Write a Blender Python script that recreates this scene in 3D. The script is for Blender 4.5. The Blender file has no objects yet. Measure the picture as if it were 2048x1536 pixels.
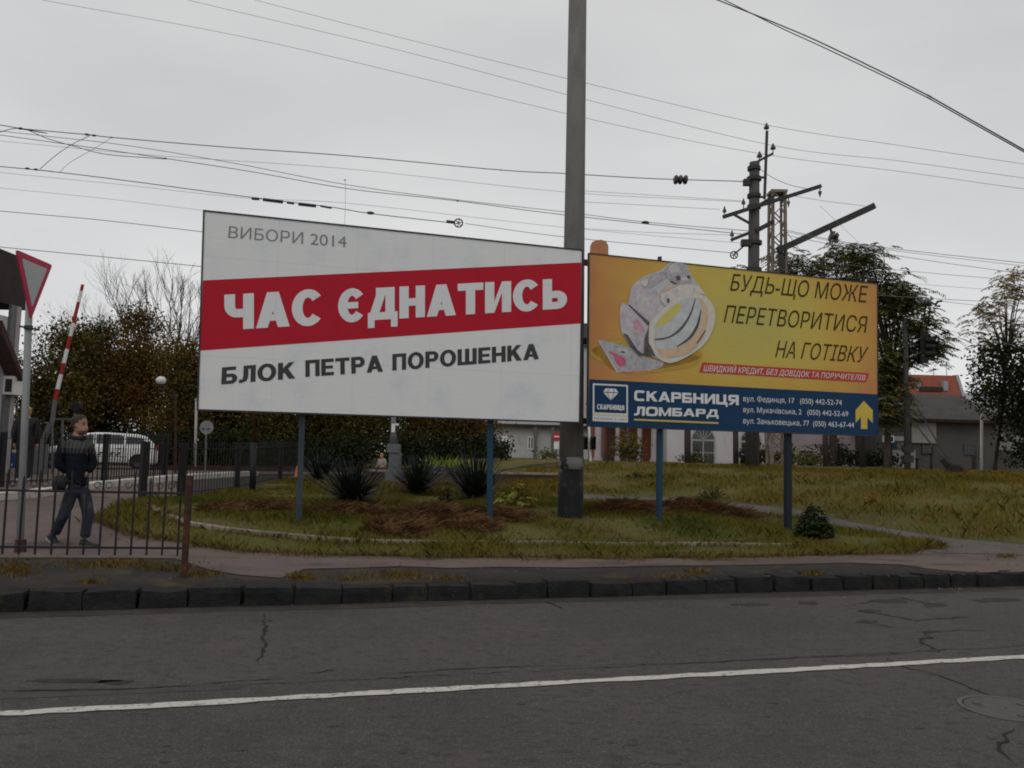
import bpy, bmesh, math, random
import numpy as np
from mathutils import Vector, Matrix, noise
random.seed(7); rng = np.random.default_rng(7)
S = bpy.context.scene; COL = S.collection
PI = math.pi

# ---------------------------------------------------------------- camera
FPX, PITCH, ROLL = 1648.0, math.radians(4.87), math.radians(1.40)
EYE = Vector((0, 0, 1.5))
_r0, _u0 = Vector((1, 0, 0)), Vector((0, -math.sin(PITCH), math.cos(PITCH)))
CF = Vector((0, math.cos(PITCH), math.sin(PITCH)))
CR = _r0*math.cos(ROLL) + _u0*math.sin(ROLL)
CU = -_r0*math.sin(ROLL) + _u0*math.cos(ROLL)
cam = bpy.data.cameras.new("camera"); camo = bpy.data.objects.new("camera", cam); COL.objects.link(camo)
camo.matrix_world = Matrix(((CR.x, CU.x, -CF.x, EYE.x), (CR.y, CU.y, -CF.y, EYE.y), (CR.z, CU.z, -CF.z, EYE.z), (0, 0, 0, 1)))
cam.sensor_width = 36; cam.lens = 36*FPX/2048; cam.clip_start = .05; cam.clip_end = 2000
S.camera = camo

# ---------------------------------------------------------------- sky and light (overcast autumn day)
SUN_EL, SUN_ROT = math.radians(48), math.radians(200)
w = bpy.data.worlds.new("World"); S.world = w; w.use_nodes = True
nt = w.node_tree; N = nt.nodes; L = nt.links; N.clear()
sky = N.new("ShaderNodeTexSky"); sky.sky_type = 'NISHITA'; sky.sun_disc = False
sky.sun_elevation = SUN_EL; sky.sun_rotation = SUN_ROT; sky.dust_density = 3; sky.air_density = 1
hs = N.new("ShaderNodeHueSaturation"); hs.inputs['Saturation'].default_value = .10; hs.inputs['Value'].default_value = 1.0
L.new(sky.outputs[0], hs.inputs['Color'])
tc = N.new("ShaderNodeTexCoord"); mp = N.new("ShaderNodeMapping"); mp.inputs['Scale'].default_value = (1, 1, 2.6)
L.new(tc.outputs['Generated'], mp.inputs[0])
nz = N.new("ShaderNodeTexNoise"); nz.inputs['Scale'].default_value = 2.1; nz.inputs['Detail'].default_value = 5; nz.inputs['Roughness'].default_value = .45
L.new(mp.outputs[0], nz.inputs[0])
rp = N.new("ShaderNodeValToRGB"); rp.color_ramp.elements[0].position = .25; rp.color_ramp.elements[1].position = .75
rp.color_ramp.elements[0].color = (5.0, 5.05, 5.18, 1); rp.color_ramp.elements[1].color = (6.7, 6.7, 6.7, 1)
L.new(nz.outputs[0], rp.inputs[0])
mx = N.new("ShaderNodeMixRGB"); mx.inputs[0].default_value = .9
L.new(hs.outputs[0], mx.inputs[1]); L.new(rp.outputs[0], mx.inputs[2])
sp0 = N.new("ShaderNodeSeparateXYZ"); L.new(tc.outputs['Generated'], sp0.inputs[0])
mr0 = N.new("ShaderNodeMapRange"); mr0.inputs[1].default_value = .0; mr0.inputs[2].default_value = .55; mr0.inputs[3].default_value = 1.16; mr0.inputs[4].default_value = .93; L.new(sp0.outputs[2], mr0.inputs[0])
vm0 = N.new("ShaderNodeVectorMath"); vm0.operation = 'SCALE'; L.new(mx.outputs[0], vm0.inputs[0]); L.new(mr0.outputs[0], vm0.inputs['Scale'])
bg = N.new("ShaderNodeBackground"); bg.inputs['Strength'].default_value = .113
L.new(vm0.outputs[0], bg.inputs[0]); wo = N.new("ShaderNodeOutputWorld"); L.new(bg.outputs[0], wo.inputs[0])
sl = bpy.data.lights.new("sun", 'SUN'); sl.energy = .5; sl.angle = math.radians(40); sl.color = (1, .97, .93)
so = bpy.data.objects.new("sun", sl); COL.objects.link(so)
sd = Vector((math.sin(SUN_ROT)*math.cos(SUN_EL), math.cos(SUN_ROT)*math.cos(SUN_EL), math.sin(SUN_EL)))
so.rotation_euler = sd.to_track_quat('Z', 'Y').to_euler()
S.view_settings.view_transform = 'Standard'; S.view_settings.look = 'None'
S.view_settings.exposure = 0; S.view_settings.gamma = 1
S.cycles.filter_width = 1.9

# ---------------------------------------------------------------- helpers
def ray(px, py): return CF*FPX + CR*(px-1024) + CU*(768-py)
def P(px, py, Y):
    d = ray(px, py); return EYE + d*(Y/d.y)
A16 = math.radians(16)
def UV(x, y): return (math.cos(A16)*x+math.sin(A16)*y, -math.sin(A16)*x+math.cos(A16)*y)
def XY(u, v): return (math.cos(A16)*u-math.sin(A16)*v, math.sin(A16)*u+math.cos(A16)*v)
def sst(a, b, x):
    t = min(1, max(0, (x-a)/(b-a))); return t*t*(3-2*t)
KERB_V, KH = 8.35, .155
def H(x, y):
    u, v = UV(x, y)
    if v < KERB_V: return 0.0
    z = KH + .345*min(1, max(0, (v-13)/19))
    bump = sst(11.5, 13.3, v)*(1-sst(15, 21, v))*sst(-4.4, -2.2, u)*(1-sst(7.5, 9.5, u))
    z += .2*bump
    s = ((x-2.4)*7.8+(y-22)*5)/9.27
    z += .75*sst(0, 9, s)*(1-sst(60, 120, y))
    if v > 10.5: z += .025*noise.noise(Vector((x*.7, y*.7, 0)))*min(1, (v-10.5)/2)
    return z
def G(px, py):
    d = ray(px, py); t0 = 2.0/d.y; t = t0
    if d.z >= -1e-6: return P(px, py, 60)
    while t*d.y < 200:
        p = EYE+d*t
        if p.z <= H(p.x, p.y): break
        t += .05/d.y
    p = EYE+d*t; return Vector((p.x, p.y, H(p.x, p.y)))
def on_ground(x, y): return Vector((x, y, H(x, y)))

ORG = {}
def tag(o, label=None, cat=None, group=None, kind=None):
    if label: o['label'] = label
    if cat: o['category'] = cat
    if group: o['group'] = group
    if kind: o['kind'] = kind
    return o
def thing(name, loc, label, cat, group=None, rotz=0):
    o = bpy.data.objects.new(name, None); COL.objects.link(o); o.location = loc; o.empty_display_size = .2
    o.rotation_euler = (0, 0, rotz)
    ORG[o] = Vector(loc) if rotz == 0 else None
    return tag(o, label, cat, group)
def link(name, me, mats, parent=None, origin=None, smooth=False):
    o = bpy.data.objects.new(name, me); COL.objects.link(o)
    for m in (mats if isinstance(mats, (list, tuple)) else [mats]): me.materials.append(m)
    if parent is not None:
        o.parent = parent; og = ORG.get(parent); ORG[o] = og
        if og is not None: me.transform(Matrix.Translation(-og))
    elif origin is not None:
        me.transform(Matrix.Translation(-Vector(origin))); o.location = origin; ORG[o] = Vector(origin)
    else: ORG[o] = Vector((0, 0, 0))
    if smooth: me.polygons.foreach_set('use_smooth', [True]*len(me.polygons))
    me.update(); return o
class MB:
    def __init__(s): s.v = []; s.f = []; s.m = []
    def add(s, vs, fs, m=0):
        b = len(s.v); s.v += [tuple(v) for v in vs]; s.f += [tuple(b+i for i in f) for f in fs]; s.m += [m]*len(fs); return s
    def box(s, lo, hi, m=0, M=None):
        vs = [Vector((x, y, z)) for z in (lo[2], hi[2]) for y in (lo[1], hi[1]) for x in (lo[0], hi[0])]
        if M is not None: vs = [M @ v for v in vs]
        return s.add(vs, [(0, 2, 3, 1), (4, 5, 7, 6), (0, 1, 5, 4), (1, 3, 7, 5), (3, 2, 6, 7), (2, 0, 4, 6)], m)
    def bar(s, a, b, w, h, m=0, up=(0, 0, 1)):
        a, b = Vector(a), Vector(b); d = (b-a); l = d.length; d.normalize()
        sd = d.cross(Vector(up)); 
        if sd.length < 1e-4: sd = d.cross(Vector((0, 1, 0)))
        sd.normalize(); u = sd.cross(d)
        M = Matrix(((d.x, sd.x, u.x, a.x), (d.y, sd.y, u.y, a.y), (d.z, sd.z, u.z, a.z), (0, 0, 0, 1)))
        return s.box((0, -w/2, -h/2), (l, w/2, h/2), m, M)
    def tube(s, pts, r, n=8, m=0, cap=True):
        pts = [Vector(p) for p in pts]
        rs = r if isinstance(r, (list, tuple)) else [r]*len(pts)
        rings = []; prev = None
        for i, p in enumerate(pts):
            d = (pts[min(i+1, len(pts)-1)]-pts[max(i-1, 0)]).normalized()
            if prev is None:
                a = d.cross(Vector((0, 0, 1)));
                if a.length < .05: a = d.cross(Vector((1, 0, 0)))
            else: a = prev - d*prev.dot(d)
            a.normalize(); prev = a; b = d.cross(a)
            rings.append([p+(a*math.cos(2*PI*k/n)+b*math.sin(2*PI*k/n))*rs[i] for k in range(n)])
        vs = [v for q in rings for v in q]; fs = []
        for i in range(len(pts)-1):
            for k in range(n):
                fs.append((i*n+k, i*n+(k+1) % n, (i+1)*n+(k+1) % n, (i+1)*n+k))
        if cap: fs.append(tuple(range(n-1, -1, -1))); fs.append(tuple((len(pts)-1)*n+k for k in range(n)))
        return s.add(vs, fs, m)
    def lathe(s, prof, c, axis=(0, 0, 1), n=20, m=0):
        ax = Vector(axis).normalized(); a = ax.cross(Vector((0, 0, 1)))
        if a.length < .05: a = Vector((1, 0, 0))
        a.normalize(); b = ax.cross(a); c = Vector(c); vs = []
        for (r, t) in prof:
            for k in range(n): vs.append(c+ax*t+(a*math.cos(2*PI*k/n)+b*math.sin(2*PI*k/n))*r)
        fs = [(i*n+k, i*n+(k+1) % n, (i+1)*n+(k+1) % n, (i+1)*n+k) for i in range(len(prof)-1) for k in range(n)]
        fs.append(tuple(range(n-1, -1, -1))); fs.append(tuple((len(prof)-1)*n+k for k in range(n)))
        return s.add(vs, fs, m)
    def poly(s, pts, m=0): return s.add(pts, [tuple(range(len(pts)))], m)
    def slab(s, pts, ext, m=0):                      # polygon with thickness: pts plus ext vector
        n = len(pts); pts = [Vector(p) for p in pts]; e = Vector(ext)
        return s.add(pts+[p+e for p in pts], [tuple(range(n)), tuple(range(2*n-1, n-1, -1))]+[(i, i+n, (i+1) % n+n, (i+1) % n) for i in range(n)], m)
    def mesh(s, name):
        me = bpy.data.meshes.new(name); me.from_pydata(s.v, [], s.f); me.polygons.foreach_set('material_index', s.m)
        bm = bmesh.new(); bm.from_mesh(me); bmesh.ops.recalc_face_normals(bm, faces=bm.faces); bm.to_mesh(me); bm.free()
        return me
    def build(s, name, mats, parent=None, origin=None, smooth=False): return link(name, s.mesh(name), mats, parent, origin, smooth)

# ---------------------------------------------------------------- materials
def nodes(name):
    m = bpy.data.materials.new(name); m.use_nodes = True; return m, m.node_tree.nodes, m.node_tree.links, m.node_tree.nodes['Principled BSDF']
def mat(name, c, rough=.7, var=.25, scale=6, c2=None, metal=0, bump=0, bscale=40, stretch=(1, 1, 1), spec=.3, detail=6):
    m, n, l, b = nodes(name)
    g = n.new("ShaderNodeNewGeometry"); mp = n.new("ShaderNodeMapping"); mp.inputs['Scale'].default_value = stretch
    l.new(g.outputs['Position'], mp.inputs[0])
    t = n.new("ShaderNodeTexNoise"); t.inputs['Scale'].default_value = scale; t.inputs['Detail'].default_value = detail; t.inputs['Roughness'].default_value = .6
    l.new(mp.outputs[0], t.inputs[0])
    r = n.new("ShaderNodeValToRGB"); e = r.color_ramp.elements; e[0].position = .3; e[1].position = .7
    if c2 is None: lo = [x*(1-var) for x in c]; hi = [x*(1+var) for x in c]
    else: lo, hi = c, c2
    e[0].color = (*lo, 1); e[1].color = (*hi, 1); l.new(t.outputs[0], r.inputs[0]); l.new(r.outputs[0], b.inputs['Base Color'])
    b.inputs['Roughness'].default_value = rough; b.inputs['Metallic'].default_value = metal; b.inputs['Specular IOR Level'].default_value = spec
    if bump:
        t2 = n.new("ShaderNodeTexNoise"); t2.inputs['Scale'].default_value = bscale; t2.inputs['Detail'].default_value = 8
        l.new(mp.outputs[0], t2.inputs[0]); bp = n.new("ShaderNodeBump"); bp.inputs['Strength'].default_value = bump; bp.inputs['Distance'].default_value = .02
        l.new(t2.outputs[0], bp.inputs['Height']); l.new(bp.outputs[0], b.inputs['Normal'])
    return m
def mat_layers(name, layers, rough=.85, bump=.4, bscale=60, spec=.25):
    """layers: [(scale, detail, lo, hi, colour)] mixed one on the other by noise between lo and hi; the first is the base colour"""
    m, n, l, b = nodes(name); g = n.new("ShaderNodeNewGeometry"); prev = None
    for i, (sc, de, lo, hi, c, *st) in enumerate(layers):
        if prev is None:
            q = n.new("ShaderNodeRGB"); q.outputs[0].default_value = (*c, 1); prev = q.outputs[0]; continue
        mp = n.new("ShaderNodeMapping"); mp.inputs['Location'].default_value = (i*7.3, i*3.1, i*1.7)
        if st: mp.inputs['Scale'].default_value = st[0]
        l.new(g.outputs['Position'], mp.inputs[0])
        t = n.new("ShaderNodeTexNoise"); t.inputs['Scale'].default_value = sc; t.inputs['Detail'].default_value = de; t.inputs['Roughness'].default_value = .62
        l.new(mp.outputs[0], t.inputs[0]); mr = n.new("ShaderNodeMapRange"); mr.inputs[1].default_value = lo; mr.inputs[2].default_value = hi
        l.new(t.outputs[0], mr.inputs[0]); x = n.new("ShaderNodeMixRGB"); l.new(mr.outputs[0], x.inputs[0]); l.new(prev, x.inputs[1]); x.inputs[2].default_value = (*c, 1)
        prev = x.outputs[0]
    l.new(prev, b.inputs['Base Color']); b.inputs['Roughness'].default_value = rough; b.inputs['Specular IOR Level'].default_value = spec
    t = n.new("ShaderNodeTexNoise"); t.inputs['Scale'].default_value = bscale; t.inputs['Detail'].default_value = 8; l.new(g.outputs['Position'], t.inputs[0])
    bp = n.new("ShaderNodeBump"); bp.inputs['Strength'].default_value = bump; bp.inputs['Distance'].default_value = .02; l.new(t.outputs[0], bp.inputs['Height']); l.new(bp.outputs[0], b.inputs['Normal'])
    return m
def mat_leaf(name, cols, scale=1.2, rough=.6, fine=14):
    """clump-to-clump hue change plus leaf-to-leaf change"""
    m, n, l, b = nodes(name); g = n.new("ShaderNodeNewGeometry")
    t = n.new("ShaderNodeTexNoise"); t.inputs['Scale'].default_value = scale; t.inputs['Detail'].default_value = 2; l.new(g.outputs['Position'], t.inputs[0])
    t2 = n.new("ShaderNodeTexNoise"); t2.inputs['Scale'].default_value = fine; t2.inputs['Detail'].default_value = 1; l.new(g.outputs['Position'], t2.inputs[0])
    ma = n.new("ShaderNodeMath"); ma.operation = 'MULTIPLY_ADD'; ma.inputs[1].default_value = .55; l.new(t2.outputs[0], ma.inputs[0]); 
    mb = n.new("ShaderNodeMath"); mb.operation = 'MULTIPLY'; mb.inputs[1].default_value = .75; l.new(t.outputs[0], mb.inputs[0]); l.new(mb.outputs[0], ma.inputs[2])
    r = n.new("ShaderNodeValToRGB"); e = r.color_ramp.elements; k = len(cols)
    while len(e) < k: e.new(.5)
    for i, c in enumerate(cols): e[i].position = .40+.5*i/(k-1); e[i].color = (*c, 1)
    l.new(ma.outputs[0], r.inputs[0]); l.new(r.outputs[0], b.inputs['Base Color']); b.inputs['Roughness'].default_value = rough; b.inputs['Specular IOR Level'].default_value = .06
    return m
M = {}
M['asphalt'] = mat_layers('asphalt', [(0, 0, 0, 0, (.074, .0685, .065)), (.45, 4, .42, .62, (.056, .0535, .052)), (2.2, 6, .5, .75, (.086, .078, .074)), (9, 5, .58, .72, (.04, .038, .037), (.5, 1, 1)), (16, 5, .52, .64, (.046, .0435, .042), (.6, 1, 1)), (24, 4, .56, .68, (.105, .097, .09)), (70, 3, .55, .68, (.15, .137, .125)), (60, 3, .58, .72, (.045, .042, .04))], .88, .55, 120)
M['dark_asphalt'] = mat_layers('dark_asphalt', [(0, 0, 0, 0, (.032, .029, .028)), (8, 6, .45, .65, (.05, .045, .043))], .9, .4, 90)
M['crack'] = mat('crack_dark', (.018, .016, .015), .95, .3)
M['sidewalk'] = mat_layers('pinkish_asphalt', [(0, 0, 0, 0, (.135, .102, .09)), (.8, 5, .45, .65, (.10, .076, .068)), (1.3, 6, .56, .62, (.07, .056, .05), (.6, 1.3, 1)), (25, 4, .6, .75, (.20, .165, .15))], .9, .4, 80)
M['dirt'] = mat_layers('dark_earth', [(0, 0, 0, 0, (.027, .023, .021)), (3, 6, .45, .65, (.042, .034, .029)), (1.1, 5, .58, .68, (.065, .052, .024)), (60, 3, .66, .74, (.14, .125, .11))], .95, .6, 60)
M['turf'] = mat_layers('turf_soil', [(0, 0, 0, 0, (.075, .080, .016)), (.7, 5, .42, .62, (.12, .098, .022)), (1.9, 6, .55, .66, (.085, .05, .02)), (30, 3, .5, .8, (.05, .055, .02))], .95, .6, 60)
M['bankturf'] = mat_layers('dry_turf_soil', [(0, 0, 0, 0, (.115, .090, .016)), (.35, 5, .42, .62, (.070, .072, .014)), (1.2, 6, .55, .68, (.125, .080, .020))], .95, .6, 60)
M['gravel'] = mat_layers('gravel', [(0, 0, 0, 0, (.115, .098, .085)), (2, 5, .45, .6, (.08, .068, .056)), (40, 3, .52, .62, (.19, .17, .15)), (45, 2, .56, .66, (.04, .034, .03))], .95, .9, 45)
M['stone'] = mat_layers('kerb_granite', [(0, 0, 0, 0, (.010, .010, .0102)), (5, 6, .4, .65, (.019, .0187, .018)), (30, 4, .62, .74, (.042, .04, .038)), (2, 4, .6, .7, (.034, .029, .02))], .85, .8, 50)
M['concrete'] = mat_layers('pole_concrete', [(0, 0, 0, 0, (.155, .15, .14)), (4, 6, .45, .68, (.115, .11, .103), (1, 1, .35)), (40, 3, .6, .72, (.2, .195, .18))], .85, .35, 70)
M['mastconcrete'] = mat_layers('mast_concrete', [(0, 0, 0, 0, (.075, .073, .07)), (3, 6, .45, .68, (.05, .048, .046), (1, 1, .35))], .85, .35, 70)
M['tar'] = mat_layers('black_paint', [(0, 0, 0, 0, (.012, .012, .013)), (6, 6, .55, .66, (.035, .034, .034)), (3, 6, .64, .67, (.11, .105, .1))], .6, .4, 50)
M['edging'] = mat_layers('kerb_concrete', [(0, 0, 0, 0, (.28, .24, .19)), (3, 6, .45, .6, (.17, .14, .10)), (8, 5, .6, .7, (.08, .075, .04))], .9, .5, 60)
M['whitewash'] = mat_layers('whitewash', [(0, 0, 0, 0, (.52, .49, .45)), (5, 6, .55, .65, (.3, .27, .24))], .9, .5, 60)
M['linepaint'] = mat_layers('road_paint', [(0, 0, 0, 0, (.52, .5, .46)), (14, 6, .57, .63, (.25, .235, .22)), (25, 6, .62, .66, (.09, .085, .08))], .8, .4, 100)
M['iron'] = mat('black_iron', (.012, .011, .011), .6, .4, 30)
M['rustiron'] = mat_layers('rusty_iron', [(0, 0, 0, 0, (.022, .014, .013)), (6, 5, .4, .6, (.06, .025, .017)), (20, 4, .55, .7, (.09, .035, .016))], .75, .5, 80)
M['darkmetal'] = mat('dark_metal', (.03, .029, .028), .6, .35, 12)
M['steelgrey'] = mat('grey_steel', (.11, .113, .117), .5, .2, 8, spec=.5)
M['galv'] = mat_layers('sign_pole_grey', [(0, 0, 0, 0, (.22, .225, .23)), (6, 5, .5, .7, (.17, .17, .175), (1, 1, .3))], .55, .1, 60, .5)
M['whitepaint'] = mat('white_paint', (.72, .71, .68), .6, .06, 5)
M['redpaint'] = mat('red_paint', (.32, .022, .02), .6, .2, 8)
M['glass'] = mat('window_glass', (.03, .034, .038), .12, .3, 2, spec=.6)
M['bark'] = mat('bark', (.05, .041, .034), .95, .35, 10, bump=.6, bscale=30, stretch=(1, 1, .3))
M['twig'] = mat('twig', (.058, .05, .044), .9, .3, 6)
# ---------------------------------------------------------------- ground, road, pavements
def drape(name, poly, step, off, mats, smooth=True, zf=H, kind='structure', xy=False):
    pts = [Vector((p[0], p[1], 0)) for p in poly] if xy else [Vector((*G(*p)[:2], 0)) for p in poly]
    bm = bmesh.new(); vs = [bm.verts.new(p) for p in pts]; es = [bm.edges.new((vs[i], vs[(i+1) % len(vs)])) for i in range(len(vs))]
    bmesh.ops.triangle_fill(bm, use_beauty=True, use_dissolve=False, edges=es, normal=(0, 0, 1))
    for ax in (0, 1):
        lo = min(p[ax] for p in pts); hi = max(p[ax] for p in pts); x = math.ceil(lo/step)*step
        while x < hi:
            no = Vector((0, 0, 0)); no[ax] = 1; co = Vector((0, 0, 0)); co[ax] = x
            bmesh.ops.bisect_plane(bm, geom=bm.verts[:]+bm.edges[:]+bm.faces[:], plane_co=co, plane_no=no, dist=1e-5); x += step
    for v in bm.verts: v.co.z = zf(v.co.x, v.co.y)+off
    bmesh.ops.recalc_face_normals(bm, faces=bm.faces)
    if sum(f.normal.z for f in bm.faces) < 0: bmesh.ops.reverse_faces(bm, faces=bm.faces)
    me = bpy.data.meshes.new(name); bm.to_mesh(me); bm.free()
    o = link(name, me, mats, smooth=smooth); return tag(o, kind=kind)
def axis_vals(segs):
    out = []
    for a, b, s in segs:
        x = a
        while x < b-1e-6: out.append(x); x += s
    return out+[segs[-1][1]]
us = axis_vals([(-300, -60, 30), (-60, -24, 4), (-24, 40, .5), (40, 80, 4), (80, 300, 30)])
vs_ = axis_vals([(KERB_V+.2, 40, .5), (40, 80, 4), (80, 600, 40)])
m = MB(); gv = []
vs_ = [vs_[0]-.001]+vs_
for j_, v in enumerate(vs_):
    for u in us:
        x, y = XY(u, v); gv.append((x, y, H(x, y) if j_ else -.2))
nu = len(us); m.add(gv, [(j*nu+i, j*nu+i+1, (j+1)*nu+i+1, (j+1)*nu+i) for j in range(len(vs_)-1) for i in range(nu-1)])
tag(m.build('ground', M['dirt'], smooth=True), kind='structure')

# the road with its cracks, worn seams and gutter dirt as thin sheets in the same surface
m = MB(); rd = [XY(-300, -25), XY(300, -25), XY(300, KERB_V+.3), XY(-300, KERB_V+.3)]
m.poly([(x, y, 0) for x, y in rd])
def R0(px, py, z=.004):
    d = ray(px, py); t = (z-EYE.z)/d.z; p = EYE+d*t; return Vector((p.x, p.y, z))
def crack(pts, w, z=.004, mi=1, jag=1.0):
    q = [R0(*p, z) for p in pts]; fine = []
    for a, b in zip(q, q[1:]):
        n = max(2, int((b-a).length/.06))
        for i in range(n): fine.append(a.lerp(b, i/n))
    fine.append(q[-1]); l = []; r = []
    for i, p in enumerate(fine):
        d = (fine[min(i+1, len(fine)-1)]-fine[max(i-1, 0)]).normalized(); s = Vector((-d.y, d.x, 0))
        k = w*(.25+1.1*random.random())*min(1, .25+4*min(i, len(fine)-1-i)/len(fine)); o = s*random.uniform(-w, w)*.8*jag
        l.append(p+o+s*k/2); r.append(p+o-s*k/2)
    n = len(fine); m.add(l+r, [(i, i+1, n+i+1, n+i) for i in range(n-1)], mi)
crack([(533, 1228), (527, 1245), (535, 1262), (522, 1272), (536, 1284), (524, 1302), (518, 1322)], .028)
crack([(500, 1243), (535, 1240), (545, 1243)], .02)
crack([(1086, 1203), (1103, 1207), (1122, 1217)], .03)
crack([(1690, 1212), (1720, 1222), (1760, 1228), (1830, 1240), (1950, 1233)], .03)
crack([(1690, 1212), (1740, 1203), (1790, 1200)], .02); crack([(1790, 1193), (1860, 1208), (1890, 1212)], .035)
crack([(1720, 1243), (1760, 1250), (1790, 1255)], .025)
crack([(1850, 1265), (1862, 1275), (1837, 1277), (1842, 1286), (1868, 1297), (1880, 1304)], .03)
crack([(1830, 1262), (1860, 1264), (1920, 1260), (1990, 1261)], .015)
crack([(1770, 1315), (1800, 1331), (1870, 1348), (1930, 1370), (1985, 1393)], .022)
crack([(2030, 1458), (2005, 1468), (2010, 1482), (1992, 1490), (2015, 1512), (2035, 1530)], .02)
crack([(0, 1381), (120, 1380), (260, 1377), (400, 1370)], .03, jag=.3)
crack([(400, 1368), (480, 1361), (570, 1357)], .014, jag=.4)
crack([(610, 1348), (640, 1344), (675, 1338)], .02); crack([(740, 1350), (900, 1338), (1050, 1332), (1180, 1330)], .014, jag=.6)
crack([(1180, 1330), (1400, 1325), (1600, 1315), (1840, 1306)], .012, jag=.6)
def patch(cx, cy, rx, ry, mi=2, z=.004, n=28):
    ph = random.random()*9; pts = []
    for k in range(n):
        a = 2*PI*k/n; q = 1+.45*noise.noise(Vector((math.cos(a)*1.6+ph, math.sin(a)*1.6, ph)))+random.uniform(-.12, .12)
        pts.append(R0(cx+rx*q*math.cos(a), cy+ry*q*math.sin(a), z))
    m.poly(pts, mi)
for a in [(150, 1361, 95, 3.5), (230, 1364, 35, 4), (1780, 1202, 40, 4), (1740, 1222, 22, 3.5), (1870, 1210, 24, 3.5), (1500, 1209, 36, 3), (1620, 1206, 22, 3), (1990, 1200, 50, 4), (1735, 1243, 20, 3), (1855, 1264, 9, 3)]:
    patch(*a, z=.003)
for k in range(26):
    x, y = random.uniform(0, 2040), random.uniform(1400, 1530); patch(x, y, random.uniform(4, 13), random.uniform(1.2, 3), 3, .003, 12)
# a worn seam just beyond the line and the dirt lying in the gutter
edge = [R0(x, 1395-x*.0505+random.uniform(-3, 3)-(0 if x > 700 else (700-x)*.010), .002) for x in range(-100, 2140, 25)]
e2 = [R0(x, 1404-x*.0505-(0 if x > 700 else (700-x)*.008)-9*(x > 480), .002) for x in range(-100, 2140, 25)]
m.add(edge+e2, [(i, i+1, len(edge)+i+1, len(edge)+i) for i in range(len(edge)-1)], 3)
gi = []; go = []
for k in range(400):
    u = -40+k*.25; wv = .26+.1*noise.noise(Vector((u*.6, 3, 0)))+.06*noise.noise(Vector((u*2.3, 9, 0)))
    gi.append((*XY(u, KERB_V), .0025)); go.append((*XY(u, KERB_V-wv), .0025))
m.add(gi+go, [(i, i+1, 400+i+1, 400+i) for i in range(399)], 4)
M['worn'] = mat_layers('worn_asphalt', [(0, 0, 0, 0, (.066, .063, .06)), (6, 6, .45, .65, (.05, .047, .045)), (60, 3, .58, .72, (.1, .09, .08))], .9, .5, 110)
M['gutter'] = mat_layers('gutter_dirt', [(0, 0, 0, 0, (.04, .034, .031)), (5, 6, .45, .65, (.058, .05, .045)), (70, 3, .66, .74, (.11, .10, .09))], .95, .6, 80)
tag(m.build('road', [M['asphalt'], M['crack'], M['dark_asphalt'], M['worn'], M['gutter']]), kind='structure')
m = MB(); a = []; b = []
for k in range(520):
    u = -30+k*.125; x = random.uniform(-.012, .012); o = .02*noise.noise(Vector((u*.35, 0, 5)))
    a.append((*XY(u, 5.32+o+x), .006)); b.append((*XY(u, 5.225+o+random.uniform(-.012, .012)), .006))
m.add(a+b, [(i, i+1, 520+i+1, 520+i) for i in range(519)])
tag(m.build('road_line', M['linepaint']), kind='structure')

SW_NEAR = [(-500, 1128), (-200, 1120), (0, 1117), (350, 1119), (420, 1142), (480, 1152), (560, 1158), (610, 1140), (700, 1138), (800, 1134), (900, 1138), (1000, 1136), (1150, 1137), (1300, 1134), (1500, 1132), (1700, 1127), (1800, 1131), (1850, 1138), (1900, 1143), (1960, 1147), (2048, 1145), (2400, 1139)]
SW_FAR = [(2400, 1098), (2048, 1102), (1890, 1092), (1500, 1085), (1100, 1082), (700, 1070), (500, 1052), (380, 1010), (345, 960), (280, 967), (150, 980), (0, 993), (-500, 1035)]
drape('sidewalk', SW_NEAR+SW_FAR, .5, .008, M['sidewalk'])
drape('gravel_path', [(1040, 978), (1180, 985), (1300, 990), (1400, 995), (1500, 1003), (1600, 1014), (1700, 1035), (1800, 1053), (1900, 1069), (2048, 1081), (2400, 1090), (2400, 1112), (2048, 1112), (1880, 1108), (1700, 1070), (1500, 1035), (1300, 1018), (1100, 1004)], .5, .014, M['gravel'])
VERGE = [(190, 1037), (215, 1052), (250, 1066), (300, 1077), (365, 1086), (420, 1096), (500, 1105), (600, 1109), (750, 1113), (900, 1117), (1050, 1116), (1200, 1118), (1400, 1117), (1550, 1114), (1700, 1110), (1800, 1106), (1862, 1099), (1885, 1092), (1800, 1077), (1700, 1060), (1600, 1038), (1500, 1023), (1400, 1013), (1300, 1007), (1180, 1000), (1060, 992), (1000, 972), (900, 957), (740, 954), (600, 956), (560, 963), (473, 983), (361, 999), (284, 1000), (220, 1018)]
drape('grass_verge', VERGE, .4, .02, M['turf'])
bank_px = [(1040, 982), (1180, 990), (1300, 996), (1400, 1001), (1500, 1010), (1600, 1022), (1700, 1044), (1800, 1062), (1900, 1078), (2048, 1090), (2300, 1098)]
bp = [G(*p) for p in bank_px]
BANK = [(p.x, p.y) for p in bp]+[(28, 18), (60, 26), (60, 44), (8, 40), (-.6, 33), (-.8, 26)]
drape('grass_bank', BANK, .5, .02, M['bankturf'], xy=True)
drape('far_grass', [(-9, 36), (-.6, 34), (8, 41), (30, 45), (60, 46), (60, 70), (-9, 70)], 1.0, .015, M['bankturf'], xy=True)
FARP = [(345, 957), (420, 952), (600, 948), (1000, 946), (1000, 940), (600, 936), (300, 932), (0, 934), (-700, 938), (-700, 1030), (0, 990), (150, 977), (280, 964)]
drape('pavement', FARP, 1.0, .02, M['sidewalk'])

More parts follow.
